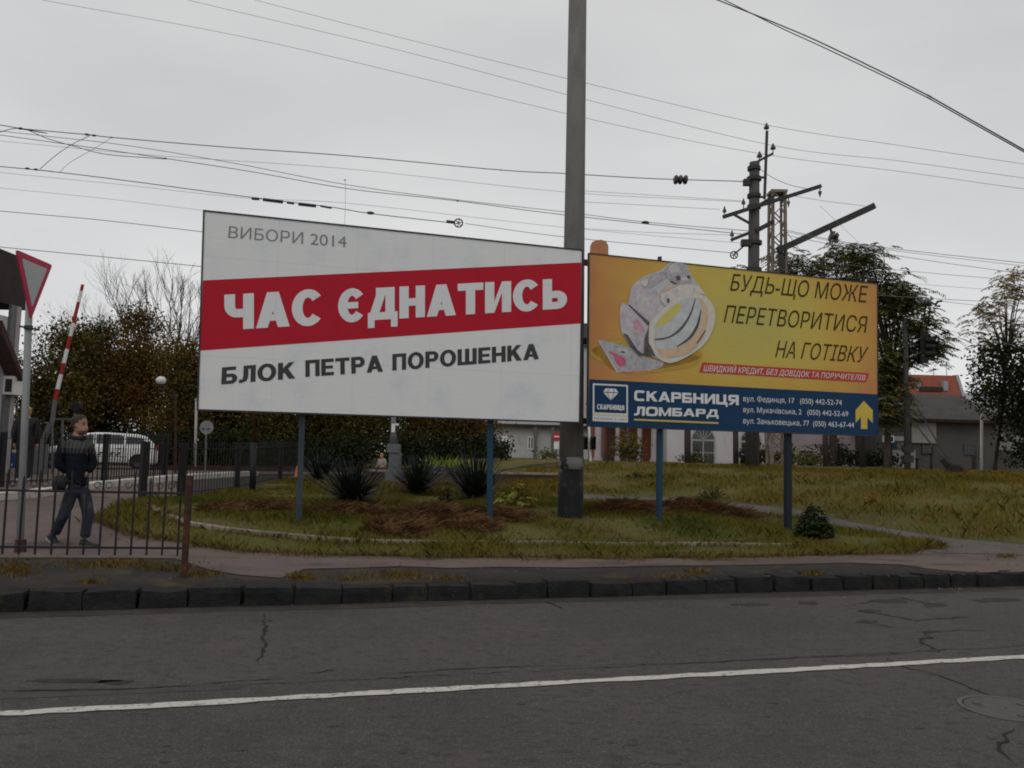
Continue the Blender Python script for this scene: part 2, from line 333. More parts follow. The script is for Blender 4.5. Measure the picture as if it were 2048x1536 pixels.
# kerb stones, one object each
GRP = 'dark granite blocks of the kerb along the road'
u = -16.0; k = 0
while u < 30:
    l = random.uniform(.32, .48); gap = random.uniform(.010, .045); dz = random.uniform(-.018, .014); dv = random.uniform(-.018, .018)
    me = bpy.data.meshes.new('kerb_stone'); bm = bmesh.new(); bmesh.ops.create_cube(bm, size=1)
    bmesh.ops.subdivide_edges(bm, edges=bm.edges[:], cuts=4, use_grid_fill=True)
    for v in bm.verts:
        q = v.co.copy(); rnd = 1-.05*sst(.7, 1, (abs(q.x)*2)**2*(abs(q.z)*2)**2+(abs(q.y)*2)**2*(abs(q.z)*2)**2)
        co = Vector((q.x*l*rnd, q.y*.26*rnd, (q.z)*.30*rnd)); nn = noise.noise_vector(Vector((co.x*5+k*3.1, co.y*5, co.z*6)))
        v.co = co+nn*.016+noise.noise_vector(Vector((co.x*16+k, co.y*16, co.z*16)))*.006
    bm.to_mesh(me); bm.free()
    o = link('kerb_stone', me, M['stone']); x, y = XY(u+l/2, KERB_V+.13+dv); o.location = (x, y, KH-.145+dz+.008); o.rotation_euler = (random.uniform(-.05, .05), random.uniform(-.03, .03), A16+random.uniform(-.04, .04))
    tag(o, 'rough dark granite block set in the kerb between road and pavement', 'kerb stone', GRP); u += l+gap; k += 1

# pale concrete edging round the grass bed
def edging(name, pts, w, h, m_, label, cat, seglen=None, gap=.02, skip=(), group=None):
    q = [G(*p) for p in pts]; fine = []
    for a, b in zip(q, q[1:]):
        n = max(1, int((b-a).length/.2))
        for i in range(n): fine.append(a.lerp(b, i/n))
    fine.append(q[-1]); mb = MB(); acc = 0; i = 0
    while i < len(fine)-1:
        j = min(len(fine)-1, i+max(1, int((seglen or 99)/.2)))
        seg = fine[i:j+1]; L_ = []; 
        for k, p in enumerate(seg):
            d = (seg[min(k+1, len(seg)-1)]-seg[max(k-1, 0)]); d.z = 0; d.normalize(); s = Vector((-d.y, d.x, 0))*w/2
            pp = p+d*(gap if k == 0 else (-gap if k == len(seg)-1 else 0)); z = H(p.x, p.y)+h+.012*noise.noise(p*1.3)
            L_.append([Vector((*(pp+s).xy, z-h-.1)), Vector((*(pp+s).xy, z)), Vector((*(pp-s).xy, z)), Vector((*(pp-s).xy, z-h-.1))])
        n = len(seg); mb.add([v for r in L_ for v in r], [(4*a+c, 4*a+(c+1) % 4, 4*a+4+(c+1) % 4, 4*a+4+c) for a in range(n-1) for c in range(4)]+[(3, 2, 1, 0), (4*n-4, 4*n-3, 4*n-2, 4*n-1)])
        i = j
    return tag(mb.build(name, m_, origin=q[0]), label, cat, group)
edging('bed_edging', [(290, 1012), (330, 1035), (376, 1053), (440, 1063), (509, 1072), (643, 1083), (760, 1089), (849, 1091), (1093, 1092), (1300, 1094), (1409, 1094), (1500, 1095), (1592, 1095)], .13, .065, M['edging'], 'pale worn concrete edging along the front of the grass bed under the billboards', 'edging', 1.0)
edging('white_kerb', [(-300, 1026), (0, 1000), (60, 996), (150, 983), (200, 975), (270, 968), (340, 961), (420, 956), (510, 951)], .32, .16, M['whitewash'], 'whitewashed low kerb behind the walking man', 'kerb', 1.4)

# ---------------------------------------------------------------- billboards
class Plane:
    def __init__(s, p, ang):
        s.p = Vector(p); s.d = Vector((math.cos(ang), math.sin(ang), 0)); s.n = Vector((math.sin(ang), -math.cos(ang), 0))
    def px(s, x, y, off=0.0):
        d = ray(x, y); t = s.n.dot(s.p-EYE)/s.n.dot(d); return EYE+d*t+s.n*off
PL = Plane((-4.63, 12.13, 0), math.radians(16.34)); PR = Plane((1.306, 14.11, 0), math.radians(16.8))
from mathutils.geometry import delaunay_2d_cdt, interpolate_bezier
def text_shape(body, weight=0.0, space=1.0):
    def outl(s):
        c = bpy.data.curves.new('t', 'FONT'); c.body = s; c.space_character = space
        o = bpy.data.objects.new('t', c); COL.objects.link(o); bpy.context.view_layer.update()
        cu = o.evaluated_get(bpy.context.evaluated_depsgraph_get()).to_curve(bpy.context.evaluated_depsgraph_get()); loops = []
        for sp in cu.splines:
            pts = []; bp = sp.bezier_points; n = len(bp)
            for i in range(n):
                p, q = bp[i], bp[(i+1) % n]
                seg = interpolate_bezier(p.co, p.handle_right, q.handle_left, q.co, 6); straight = abs((seg[2]-p.co).normalized().dot((q.co-p.co).normalized())) > .9999 if (q.co-p.co).length > 1e-6 else True
                pts += [(p.co.x, p.co.y)] if straight else [(v.x, v.y) for v in seg[:-1]]
            loops.append(pts)
        o.to_curve_clear() if hasattr(o, 'to_curve_clear') else None
        bpy.data.objects.remove(o); bpy.data.curves.remove(c); return loops
    loops = outl(body); hv = outl('Н')
    y0, y1 = min(p[1] for q in hv for p in q), max(p[1] for q in hv for p in q); x0, x1 = min(p[0] for q in loops for p in q), max(p[0] for q in loops for p in q)
    v = []; e = []
    for q in loops:
        b_ = len(v); v += [Vector(p) for p in q]; e += [(b_+i, b_+(i+1) % len(q)) for i in range(len(q))]
    r = delaunay_2d_cdt(v, e, [], 0, 1e-6); V = r[0]; F = []
    def inside(x, y):
        k = False
        for q in loops:
            for (ax, ay), (bx, by) in zip(q, q[1:]+q[:1]):
                if (ay > y) != (by > y) and x < ax+(y-ay)*(bx-ax)/(by-ay): k = not k
        return k
    for f in r[2]:
        if inside(sum(V[i].x for i in f)/len(f), sum(V[i].y for i in f)/len(f)): F.append(tuple(f))
    global ASPECT; ASPECT = (y1-y0)/(x1-x0)
    return [((q.x-x0)/(x1-x0), (q.y-y0)/(y1-y0)) for q in V], F
def put_text(mb, pl, body, tl, tr, br, bl, off, m=0, weight=0.0, space=1.0):
    v, f = text_shape(body, weight, space); out = []
    for (s, t) in v:
        x = (bl[0]+(br[0]-bl[0])*s)*(1-t)+(tl[0]+(tr[0]-tl[0])*s)*t; y = (bl[1]+(br[1]-bl[1])*s)*(1-t)+(tl[1]+(tr[1]-tl[1])*s)*t
        out.append(pl.px(x, y, off))
    mb.add(out, f, m)
def glyph_line(body, w, t, gap=.09, ex=2.0, wide=1.0):
    """heavy grotesque capitals drawn piece by piece in cap-height units; returns pieces (polygons)"""
    P_ = []; x0 = 0.0
    def R(a, b, c, d): P_.append([(x0+a, b), (x0+c, b), (x0+c, d), (x0+a, d)])
    def Q(*p): P_.append([(x0+a, b) for a, b in p])
    def ring(cx, cy, rx, ry, a0, a1):
        n = max(6, int(abs(a1-a0)/9)); o = []; i = []
        def se(r, s, a):
            c, q = math.cos(a), math.sin(a); return (x0+cx+r*math.copysign(abs(c)**(2/ex), c), cy+s*math.copysign(abs(q)**(2/ex), q))
        for k in range(n+1):
            a = math.radians(a0+(a1-a0)*k/n); o.append(se(rx, ry, a)); i.append(se(rx-w, ry-t, a))
        for k in range(n): P_.append([o[k], o[k+1], i[k+1], i[k]])
    def bowl(W, y0, y1, xs=0):
        h = (y1-y0)/2; r = min(h*1.05, W*.55); R(xs, y0, W-r, y0+t); R(xs, y1-t, W-r, y1); ring(W-r, y0+h, r, h, -90, 90)
    Wd = {'А': .96, 'С': .92, 'Є': .92, 'О': .98, 'Ч': .84, 'Д': .98, 'Н': .84, 'Т': .84, 'И': .86, 'Ь': .8, 'Б': .82, 'Р': .8, 'Л': .86, 'К': .88, 'П': .84, 'Е': .74, 'Ш': 1.16, 'Ц': .9, 'Я': .84, 'М': 1.02}
    for ch in body:
        if ch == ' ': x0 += .42*wide; continue
        W = Wd[ch]*wide
        if ch == 'А':
            a = w*1.1; xl = lambda y: (W/2-a/2)*y+.03
            Q((0, 0), (1.1*w, 0), (W/2+a/2, 1), (W/2-a/2, 1)); Q((W, 0), (W-1.1*w, 0), (W/2-a/2, 1), (W/2+a/2, 1))
            b = .19; Q((xl(b), b), (W-xl(b), b), (W-xl(b+t*.8), b+t*.8), (xl(b+t*.8), b+t*.8))
        elif ch == 'С': ring(W/2, .5, W/2, .525, 38, 322)
        elif ch == 'Є': ring(W/2, .5, W/2, .525, 38, 322); R(w*.6, .5-t*.42, W*.72, .5+t*.42)
        elif ch == 'О': ring(W/2, .5, W/2, .525, 0, 360)
        elif ch == 'Ч':
            R(W-w, 0, W, 1); y = .34; ry = .36; rx = .36*wide; R(0, y+ry, w, 1); ring(rx, y+ry, rx, ry, 180, 270); R(rx, y, W-w, y+t)
        elif ch == 'Д':
            R(0, 0, W, t); R(0, -.24, w*.72, 0); R(W-w*.72, -.24, W, 0); R(W*.9-w, t, W*.9, 1); R(W*.27, 1-t, W*.9-w, 1); Q((W*.08, t), (W*.08+w, t), (W*.27+w, 1-t), (W*.27, 1-t))
        elif ch == 'Н': R(0, 0, w, 1); R(W-w, 0, W, 1); R(w, .5-t*.5, W-w, .5+t*.5)
        elif ch == 'Т': R(0, 1-t, W, 1); R(W/2-w/2, 0, W/2+w/2, 1-t)
        elif ch == 'И': R(0, 0, w, 1); R(W-w, 0, W, 1); Q((w, 0), (w, .36), (W-w, 1), (W-w, .64))
        elif ch == 'Ь': R(0, 0, w, 1); bowl(W, 0, .6, w)
        elif ch == 'Б': R(0, 0, w, 1); R(w, 1-t, W*.9, 1); bowl(W, 0, .6, w)
        elif ch == 'Р': R(0, 0, w, 1); bowl(W, .36, 1, w)
        elif ch == 'Л':
            R(W-w, 0, W, 1); R(W*.26, 1-t, W-w, 1); Q((W*.25, .35), (W*.25+w, .3), (W*.26+w, 1-t), (W*.26, 1-t)); Q((0, 0), (W*.16, 0), (W*.25+w*.7, .1), (W*.25+w, .3), (W*.25, .35), (W*.2, t), (0, t))
        elif ch == 'К': R(0, 0, w, 1); Q((w, .32), (w, .66), (W-1.2*w, 1), (W-.02, 1)); Q((W-1.2*w, 0), (W+.02, 0), (w+.36*(W-w), .70), (w+.05, .44))
        elif ch == 'П': R(0, 0, w, 1); R(W-w, 0, W, 1); R(w, 1-t, W-w, 1)
        elif ch == 'Е': R(0, 0, w, 1); R(w, 0, W, t); R(w, 1-t, W, 1); R(w, .5-t*.45, W*.93, .5+t*.45)
        elif ch == 'Ш': R(0, 0, w, 1); R(W/2-w/2, t, W/2+w/2, 1); R(W-w, 0, W, 1); R(w, 0, W-w, t)
        elif ch == 'Ц': R(0, 0, w, 1); R(W*.9-w, 0, W*.9, 1); R(w, 0, W*.9-w, t); R(W*.9-w*.2, -.22, W*.9+w*.5, t*.9)
        elif ch == 'Я':
            n0 = len(P_); R(0, 0, w, 1); bowl(W, .36, 1, w); P_[n0:] = [[(2*x0+W-a, b) for a, b in p] for p in P_[n0:]]; Q((-.02, 0), (1.15*w, 0), (W-w, .4), (W-w*1.9, .46))
        elif ch == 'М': R(0, 0, w, 1); R(W-w, 0, W, 1); Q((w, 1), (w, .55), (W/2-w*.3, 0), (W/2+w*.4, 0)); Q((W-w, 1), (W-w, .55), (W/2+w*.3, 0), (W/2-w*.4, 0))
        x0 += W+gap
    xs = [p[0] for q in P_ for p in q]; lo, hi = min(xs), max(xs)
    return [[((a-lo)/(hi-lo), b) for a, b in q] for q in P_]
def bold_text(mb, pl, body, tl, tr, br, bl, off, m=0, w=.28, t=.22, **kw):
    for k, q in enumerate(glyph_line(body, w, t, **kw)):
        out = []
        for (s, v) in q:
            x = (bl[0]+(br[0]-bl[0])*s)*(1-v)+(tl[0]+(tr[0]-tl[0])*s)*v; y = (bl[1]+(br[1]-bl[1])*s)*(1-v)+(tl[1]+(tr[1]-tl[1])*s)*v
            out.append(pl.px(x, y, off+(k % 7)*.0003))
        mb.poly(out, m)
def Z8(x, y): return (390+x/2.5924, 420+y/2.5924)
def Z7(x, y): return (1150+x/3.2508, 460+y/3.2508)
def mat_paper(name, c, stain=(.48, .5, .55), amt=.35, rough=.75):
    m_, n, l, b = nodes(name); g = n.new("ShaderNodeNewGeometry")
    t = n.new("ShaderNodeTexNoise"); t.inputs['Scale'].default_value = 1.9; t.inputs['Detail'].default_value = 6; t.inputs['Roughness'].default_value = .6; l.new(g.outputs['Position'], t.inputs[0])
    mr = n.new("ShaderNodeMapRange"); mr.inputs[1].default_value = .5; mr.inputs[2].default_value = .72; mr.inputs[4].default_value = amt; l.new(t.outputs[0], mr.inputs[0])
    x = n.new("ShaderNodeMixRGB"); x.inputs[1].default_value = (*c, 1); x.inputs[2].default_value = (*stain, 1); l.new(mr.outputs[0], x.inputs[0])
    dt = n.new("ShaderNodeVectorMath"); dt.operation = 'DOT_PRODUCT'; dt.inputs[1].default_value = (.96/1.2, .28/1.2, 0); l.new(g.outputs['Position'], dt.inputs[0])
    fr = n.new("ShaderNodeMath"); fr.operation = 'FRACT'; l.new(dt.outputs['Value'], fr.inputs[0]); gt = n.new("ShaderNodeMath"); gt.operation = 'GREATER_THAN'; gt.inputs[1].default_value = .988; l.new(fr.outputs[0], gt.inputs[0])
    sz = n.new("ShaderNodeSeparateXYZ"); l.new(g.outputs['Position'], sz.inputs[0]); dz = n.new("ShaderNodeMath"); dz.operation = 'MULTIPLY_ADD'; dz.inputs[1].default_value = 1/1.5; dz.inputs[2].default_value = .1; l.new(sz.outputs[2], dz.inputs[0]); f2 = n.new("ShaderNodeMath"); f2.operation = 'FRACT'; l.new(dz.outputs[0], f2.inputs[0]); g2 = n.new("ShaderNodeMath"); g2.operation = 'GREATER_THAN'; g2.inputs[1].default_value = .990; l.new(f2.outputs[0], g2.inputs[0])
    mxs = n.new("ShaderNodeMath"); mxs.operation = 'MAXIMUM'; l.new(gt.outputs[0], mxs.inputs[0]); l.new(g2.outputs[0], mxs.inputs[1]); ml = n.new("ShaderNodeMath"); ml.operation = 'MULTIPLY'; ml.inputs[1].default_value = .09; l.new(mxs.outputs[0], ml.inputs[0])
    xs = n.new("ShaderNodeMixRGB"); l.new(ml.outputs[0], xs.inputs[0]); l.new(x.outputs[0], xs.inputs[1]); xs.inputs[2].default_value = (.05, .05, .05, 1); l.new(xs.outputs[0], b.inputs['Base Color'])
    b.inputs['Roughness'].default_value = rough; b.inputs['Specular IOR Level'].default_value = .15
    mp = n.new("ShaderNodeMapping"); mp.inputs['Scale'].default_value = (1, 1, 3); l.new(g.outputs['Position'], mp.inputs[0])
    t2 = n.new("ShaderNodeTexNoise"); t2.inputs['Scale'].default_value = 5; t2.inputs['Detail'].default_value = 4; l.new(mp.outputs[0], t2.inputs[0])
    bp_ = n.new("ShaderNodeBump"); bp_.inputs['Strength'].default_value = .1; bp_.inputs['Distance'].default_value = .03; l.new(t2.outputs[0], bp_.inputs['Height']); l.new(bp_.outputs[0], b.inputs['Normal'])
    return m_
M['paper'] = mat_paper('white_paper', (.68, .685, .68), (.53, .56, .60), .6)
M['redprint'] = mat_paper('red_print', (.42, .014, .03), (.34, .012, .03), .5)
M['paperwhite'] = mat_paper('white_lettering', (.66, .66, .66), (.56, .56, .59), .4)
M['greyprint'] = mat_paper('grey_lettering', (.22, .215, .215), (.3, .3, .3), .4)
M['charcoal'] = mat_paper('charcoal_lettering', (.052, .052, .055), (.075, .075, .08), .4)

b0 = PL.px(598, 1049); b0.z = H(b0.x, b0.y)
bbL = thing('billboard', b0, 'large white election billboard with a slanting red band and grey lettering', 'billboard')
c4 = [PL.px(*Z8(*q)) for q in ((50, 8), (2005, 212), (1990, 1098), (18, 1032))]
m = MB(); m.poly([p+PL.n*.0 for p in c4], 0)
poster = None
m2 = MB(); m2.poly([PL.px(*Z8(*q), .003) for q in ((41, 365), (2002.5, 272), (1998, 588), (27, 729))], 0)
poster = m.build('poster', M['paper'], bbL)
m2.build('red_band', M['redprint'], poster)
def line(name, poster, mt, fn, *args, **kw):
    q = MB(); fn(q, *args, **kw); return q.build(name, mt, poster)
def words(name, poster, mt, pl, body, tl, tr, br, bl, off):       # one object for each word of a line of print
    v, f = text_shape(body); gap = .22*ASPECT; iv = sorted((min(v[i][0] for i in t), max(v[i][0] for i in t), k) for k, t in enumerate(f)); groups = []; hi = -9
    for a, b, k in iv:
        if a > hi+gap: groups.append([])
        groups[-1].append(k); hi = max(hi, b)
    for g_ in groups:
        mb = MB(); used = sorted({i for k in g_ for i in f[k]}); ix = {i: j for j, i in enumerate(used)}; out = []
        for i in used:
            s_, t = v[i]; x = (bl[0]+(br[0]-bl[0])*s_)*(1-t)+(tl[0]+(tr[0]-tl[0])*s_)*t; y = (bl[1]+(br[1]-bl[1])*s_)*(1-t)+(tl[1]+(tr[1]-tl[1])*s_)*t; out.append(pl.px(x, y, off))
        mb.add(out, [tuple(ix[i] for i in f[k]) for k in g_]); mb.build(name, mt, poster)
words('election_word', poster, M['greyprint'], PL, 'ВИБОРИ 2014', Z8(177, 83), Z8(785, 134), Z8(785, 194), Z8(172, 144), .004)
for wd_, q in (('ЧАС', ((152, 440), (652, 412), (652, 594), (152, 624))), ('ЄДНАТИСЬ', ((742, 414), (1928, 354), (1928, 510), (742, 583)))):
    line('headline_word', poster, M['paperwhite'], bold_text, PL, wd_, *[Z8(*p) for p in q], .007, 0, .305, .235, gap=.06)
for wd_, q in (('БЛОК', ((140, 816), (520, 787), (520, 873), (136, 905))), ('ПЕТРА', ((572, 779), (972, 752), (975, 838), (572, 866))), ('ПОРОШЕНКА', ((1023, 747), (1783, 692), (1783, 773), (1023, 833)))):
    line('party_name_word', poster, M['charcoal'], bold_text, PL, wd_, *[Z8(*p) for p in q], .004, 0, .26, .2)
def frame_and_back(pl, c4, root, tw, depth, mf, mb_):
    m = MB(); n = pl.n; tl, tr, br, bl = c4; up = Vector((0, 0, 1)); r = pl.d
    o = lambda p, a, b: p+r*a*tw+up*b*tw
    q = [(tl, tr, o(tr, 1, 1), o(tl, -1, 1)), (bl, br, o(br, 1, -1), o(bl, -1, -1)), (tl, bl, o(bl, -1, -1), o(tl, -1, 1)), (tr, br, o(br, 1, -1), o(tr, 1, 1))]
    for a in q: m.slab([p+n*.012 for p in a], -n*.06)
    m.build('frame', mf, root)
    m = MB(); m.slab([p-n*.004 for p in c4], -n*.03)
    for t in (.06, .35, .65, .94):
        a = tl.lerp(tr, t)-n*depth*.55; b = bl.lerp(br, t)-n*depth*.55; m.bar(a, b, .08, .12)
    for t in (.03, .5, .97):
        a = tl.lerp(bl, t)-n*depth; b = tr.lerp(br, t)-n*depth; m.bar(a, b, .08, .1)
    m.build('backing', mb_, root)
frame_and_back(PL, c4, bbL, .024, .3, M['darkmetal'], M['darkmetal'])
M['bluegrey'] = mat_layers('blue_grey_paint', [(0, 0, 0, 0, (.040, .056, .068)), (5, 5, .5, .7, (.03, .04, .05), (1, 1, .3)), (25, 4, .62, .7, (.07, .045, .035))], .6, .2, 60)
M['bluepaint'] = mat_layers('blue_paint', [(0, 0, 0, 0, (.012, .046, .085)), (5, 5, .5, .7, (.011, .034, .06), (1, 1, .3)), (25, 4, .64, .7, (.07, .05, .05))], .55, .2, 60)
M['darkblue'] = mat_layers('dark_blue_paint', [(0, 0, 0, 0, (.010, .017, .026)), (5, 5, .5, .7, (.015, .024, .034), (1, 1, .3))], .5, .2, 60)
def post(root, pl, xb, yb, xt, yt, wpx, mt, mt2=None):
    a = pl.px(xb, yb)-pl.n*.17; b = pl.px(xt, yt)-pl.n*.17; 
    wd = wpx*(a-EYE).y/FPX; a = Vector((a.x, a.y, H(a.x, a.y)-.2)); top = b+Vector((0, 0, 1.0))
    m = MB(); m.bar(a, top, wd*.8, wd*.9, 0, up=pl.d)
    m.bar(a+Vector((0, 0, .2)), a+Vector((0, 0, .27)), wd*1.0, wd*1.1, 0, up=pl.d)
    return m.build('post', mt, root)
post(bbL, PL, 598, 1049, 604, 825, 12, M['bluegrey'])
post(bbL, PL, 985, 1052, 983, 840, 11, M['bluepaint'])
# right board
b0 = PR.px(1327, 1053); b0.z = H(b0.x, b0.y)
bbR = thing('billboard', b0, 'yellow and dark blue pawnshop billboard with a ring rolled from banknotes', 'billboard')
c4 = [PR.px(*Z7(*q)) for q in ((94, 155), (1963, 352), (1966, 1337), (86, 1272))]
def mat_yellow():
    m_, n, l, b = nodes('yellow_print'); g = n.new("ShaderNodeNewGeometry")
    def nm(op, a, b_=None, v=None):
        q = n.new("ShaderNodeVectorMath" if op in ('DOT_PRODUCT', 'SUBTRACT', 'LENGTH') else "ShaderNodeMath"); q.operation = op; return q
    sb = n.new("ShaderNodeVectorMath"); sb.operation = 'SUBTRACT'; l.new(g.outputs['Position'], sb.inputs[0]); ctr = PR.px(1500, 640); sb.inputs[1].default_value = ctr
    sc = n.new("ShaderNodeVectorMath"); sc.operation = 'MULTIPLY'; sc.inputs[1].default_value = (.34, .34, .5); l.new(sb.outputs[0], sc.inputs[0])
    t = n.new("ShaderNodeTexNoise"); t.inputs['Scale'].default_value = 1.6; t.inputs['Detail'].default_value = 4; l.new(g.outputs['Position'], t.inputs[0])
    ln = n.new("ShaderNodeVectorMath"); ln.operation = 'LENGTH'; l.new(sc.outputs[0], ln.inputs[0])
    ad = n.new("ShaderNodeMath"); ad.operation = 'MULTIPLY_ADD'; ad.inputs[1].default_value = .5; l.new(t.outputs[0], ad.inputs[0]); l.new(ln.outputs['Value'], ad.inputs[2])
    r = n.new("ShaderNodeValToRGB"); e = r.color_ramp.elements; e.new(.5); e.new(.75)
    for i, (p_, c) in enumerate([(.2, (.43, .40, .125)), (.65, (.52, .41, .090)), (1.0, (.53, .33, .070)), (1.35, (.48, .22, .08))]): e[i].position = p_/1.4; e[i].color = (*c, 1)
    dv = n.new("ShaderNodeMath"); dv.operation = 'DIVIDE'; dv.inputs[1].default_value = 1.4; l.new(ad.outputs[0], dv.inputs[0]); l.new(dv.outputs[0], r.inputs[0])
    l.new(r.outputs[0], b.inputs['Base Color']); b.inputs['Roughness'].default_value = .7; b.inputs['Specular IOR Level'].default_value = .2
    mp = n.new("ShaderNodeMapping"); mp.inputs['Scale'].default_value = (1, 1, 4); l.new(g.outputs['Position'], mp.inputs[0])
    t2 = n.new("ShaderNodeTexNoise"); t2.inputs['Scale'].default_value = 5; l.new(mp.outputs[0], t2.inputs[0]); bp_ = n.new("ShaderNodeBump"); bp_.inputs['Strength'].default_value = .1; bp_.inputs['Distance'].default_value = .03
    l.new(t2.outputs[0], bp_.inputs['Height']); l.new(bp_.outputs[0], b.inputs['Normal']); return m_
M['yellow'] = mat_yellow()
M['navy'] = mat_paper('navy_print', (.012, .042, .098), (.02, .055, .11), .5)
M['yellowprint'] = mat_paper('yellow_lettering', (.56, .42, .075), (.5, .38, .08), .5)
M['brownprint'] = mat_paper('brown_lettering', (.05, .036, .012), (.07, .05, .02), .4)
M['stripred'] = mat_paper('light_red_print', (.44, .06, .045), (.4, .07, .05), .4)
m = MB(); m.poly(c4); poster = m.build('poster', M['yellow'], bbR)
m = MB(); m.poly([PR.px(*Z7(*q), .003) for q in ((93, 970), (1964, 1068), (1966, 1336), (86.5, 1271.5))]); m.build('blue_band', M['navy'], poster)
m = MB(); m.poly([PR.px(*Z7(*q), .006) for q in ((827, 861), (1911, 931), (1892, 990), (806, 925))]); m.build('red_strip', M['stripred'], poster)
for body, *q in [('БУДЬ-ЩО МОЖЕ', (1030, 285), (1905, 365), (1890, 472), (1006, 393)), ('ПЕРЕТВОРИТИСЯ', (990, 488), (1902, 562), (1888, 668), (965, 600)), ('НА ГОТІВКУ', (1325, 718), (1908, 762), (1880, 862), (1300, 828))]:
    words('slogan_word', poster, M['brownprint'], PR, body, *[Z7(*p) for p in q], .006)
words('strip_word', poster, M['paperwhite'], PR, 'ШВИДКИЙ КРЕДИТ, БЕЗ ДОВІДОК ТА ПОРУЧИТЕЛІВ', *[Z7(*p) for p in ((842, 877), (1890, 944), (1882, 977), (833, 917))], .009)
for wd_, q in (('СКАРБНИЦЯ', ((385, 1043), (1063, 1074), (1063, 1139), (383, 1109))), ('ЛОМБАРД', ((388, 1147), (932, 1168), (932, 1216), (383, 1206)))):
    line('shop_name_word', poster, M['paperwhite'], bold_text, PR, wd_, *[Z7(*p) for p in q], .006, 0, .26, .23, ex=4.0, wide=1.15)
for body, *q in [('вул. Фединця, 17   (050) 442-52-74', (1093, 1077), (1733, 1104), (1733, 1139), (1093, 1113)), ('вул. Мукачівська, 2   (050) 442-52-69', (1093, 1149), (1775, 1177), (1775, 1212), (1093, 1184)), ('вул. Заньковецька, 77  (050) 463-67-44', (1093, 1221), (1813, 1250), (1813, 1285), (1093, 1257))]:
    words('address_word', poster, M['paperwhite'], PR, body, *[Z7(*p) for p in q], .006)
m = MB(); m.poly([PR.px(*Z7(*q), .006) for q in ((383, 1227), (932, 1250), (932, 1261), (383, 1238))]); m.build('underline', M['yellowprint'], poster)
Z6 = lambda x, y: (1600+x/3.656, 700+y/3.656)
m = MB(); m.poly([PR.px(*Z6(*q), .006) for q in ((465, 372), (530, 440), (530, 535), (491, 492), (491, 578), (444, 577), (444, 490), (405, 533), (405, 440))]); m.build('arrow', M['yellowprint'], poster)
m = MB()
m.poly([PR.px(*Z7(*q), .006) for q in ((115, 997), (343, 1008), (343, 1251), (114, 1242))], 0)
m.poly([PR.px(*Z7(*q), .009) for q in ((125, 1008), (333, 1017), (333, 1193), (125, 1185))], 1)
for q in [((182, 1052), (196, 1031), (222, 1030), (207, 1053)), ((211, 1053), (226, 1030), (244, 1031), (250, 1055)), ((254, 1055), (248, 1031), (264, 1034), (280, 1057)), ((184, 1057), (206, 1058), (226, 1104)), ((211, 1059), (250, 1060), (231, 1108)), ((255, 1060), (278, 1061), (236, 1104))]:
    m.poly([PR.px(*Z7(*p), .012) for p in q], 0)
bold_text(m, PR, 'СКАРБНИЦЯ', *[Z7(*p) for p in ((141, 1132), (318, 1140), (318, 1172), (141, 1165))], .012, 0, .24, .2, wide=.8, gap=.07)
m.poly([PR.px(*Z7(*q), .012) for q in ((114.5, 1191), (342.5, 1200), (342.5, 1213), (114.5, 1204))], 2)
put_text(m, PR, 'ПОЗИКИ З 1993', *[Z7(*p) for p in ((124, 1217), (332, 1226), (332, 1240), (124, 1231))], .012, 3, .0)
M['creamprint'] = mat_paper('cream_print', (.6, .56, .42), (.55, .5, .4), .4)
m.build('logo', [M['paperwhite'], M['navy'], M['creamprint'], M['greyprint']], poster)
# the printed picture: a ring rolled from banknotes
def mat_note(name, c, c2, sc=26):
    return mat(name, c, .75, c2=c2, scale=sc, detail=3)
RM = [mat_note('note_grey', (.40, .395, .39), (.55, .545, .54), 12), mat_note('note_lilac', (.40, .35, .40), (.52, .50, .52), 12), mat_note('note_pink', (.46, .22, .28), (.52, .42, .45), 12), mat_note('note_cream', (.54, .50, .43), (.60, .57, .52), 10),
      mat_note('note_steel', (.40, .42, .43), (.54, .55, .55), 7), mat_note('note_dark', (.06, .055, .055), (.12, .115, .115), 10), mat_note('note_engraving', (.28, .27, .29), (.46, .45, .46), 16), mat_note('note_orange', (.52, .36, .22), (.58, .46, .34), 7),
      mat_note('print_glow', (.50, .45, .10), (.56, .50, .13), 4), mat_note('print_shade', (.24, .12, .02), (.36, .20, .03), 5), mat_note('note_magenta', (.46, .06, .14), (.54, .16, .24), 16), mat_note('print_shade_soft', (.40, .25, .04), (.48, .32, .05), 4)]
Z9 = lambda x, y: (1180+x/6.4, 520+y/6.4)
m = MB(); layer = [0]
def rp_(pts, mi, close=False):
    layer[0] += 1
    q = [Vector((*Z9(*p), 0)) for p in pts]
    m.poly([PR.px(v.x, v.y, .004+layer[0]*.0007) for v in q], mi)
def cat(pts, n=6):                                   # closed Catmull-Rom through the points
    out = []; k = len(pts)
    for i in range(k):
        p0, p1, p2, p3 = [Vector((*pts[(i+j-1) % k], 0)) for j in range(4)]
        for s in range(n):
            t = s/n; out.append(tuple((.5*((2*p1)+(p2-p0)*t+(2*p0-5*p1+4*p2-p3)*t*t+(3*p1-p0-3*p2+p3)*t**3)).xy))
    return out
rp_(cat([(12, 1120), (300, 1010), (800, 1020), (1380, 1170), (1420, 1260), (1300, 1370), (900, 1430), (500, 1450), (200, 1330), (12, 1230)]), 11)
rp_(cat([(30, 1140), (300, 1060), (700, 1150), (1250, 1200), (1400, 1250), (1200, 1330), (700, 1420), (350, 1430), (120, 1250)]), 9)
rp_([(100, 1035), (160, 1030), (420, 1085), (560, 1130), (700, 1240), (960, 1310), (900, 1380), (760, 1418), (340, 1442)], 6)
rp_([(100, 1035), (125, 1032), (360, 1435), (338, 1442)], 1); rp_([(340, 1442), (345, 1415), (760, 1395), (880, 1375), (760, 1418)], 2)
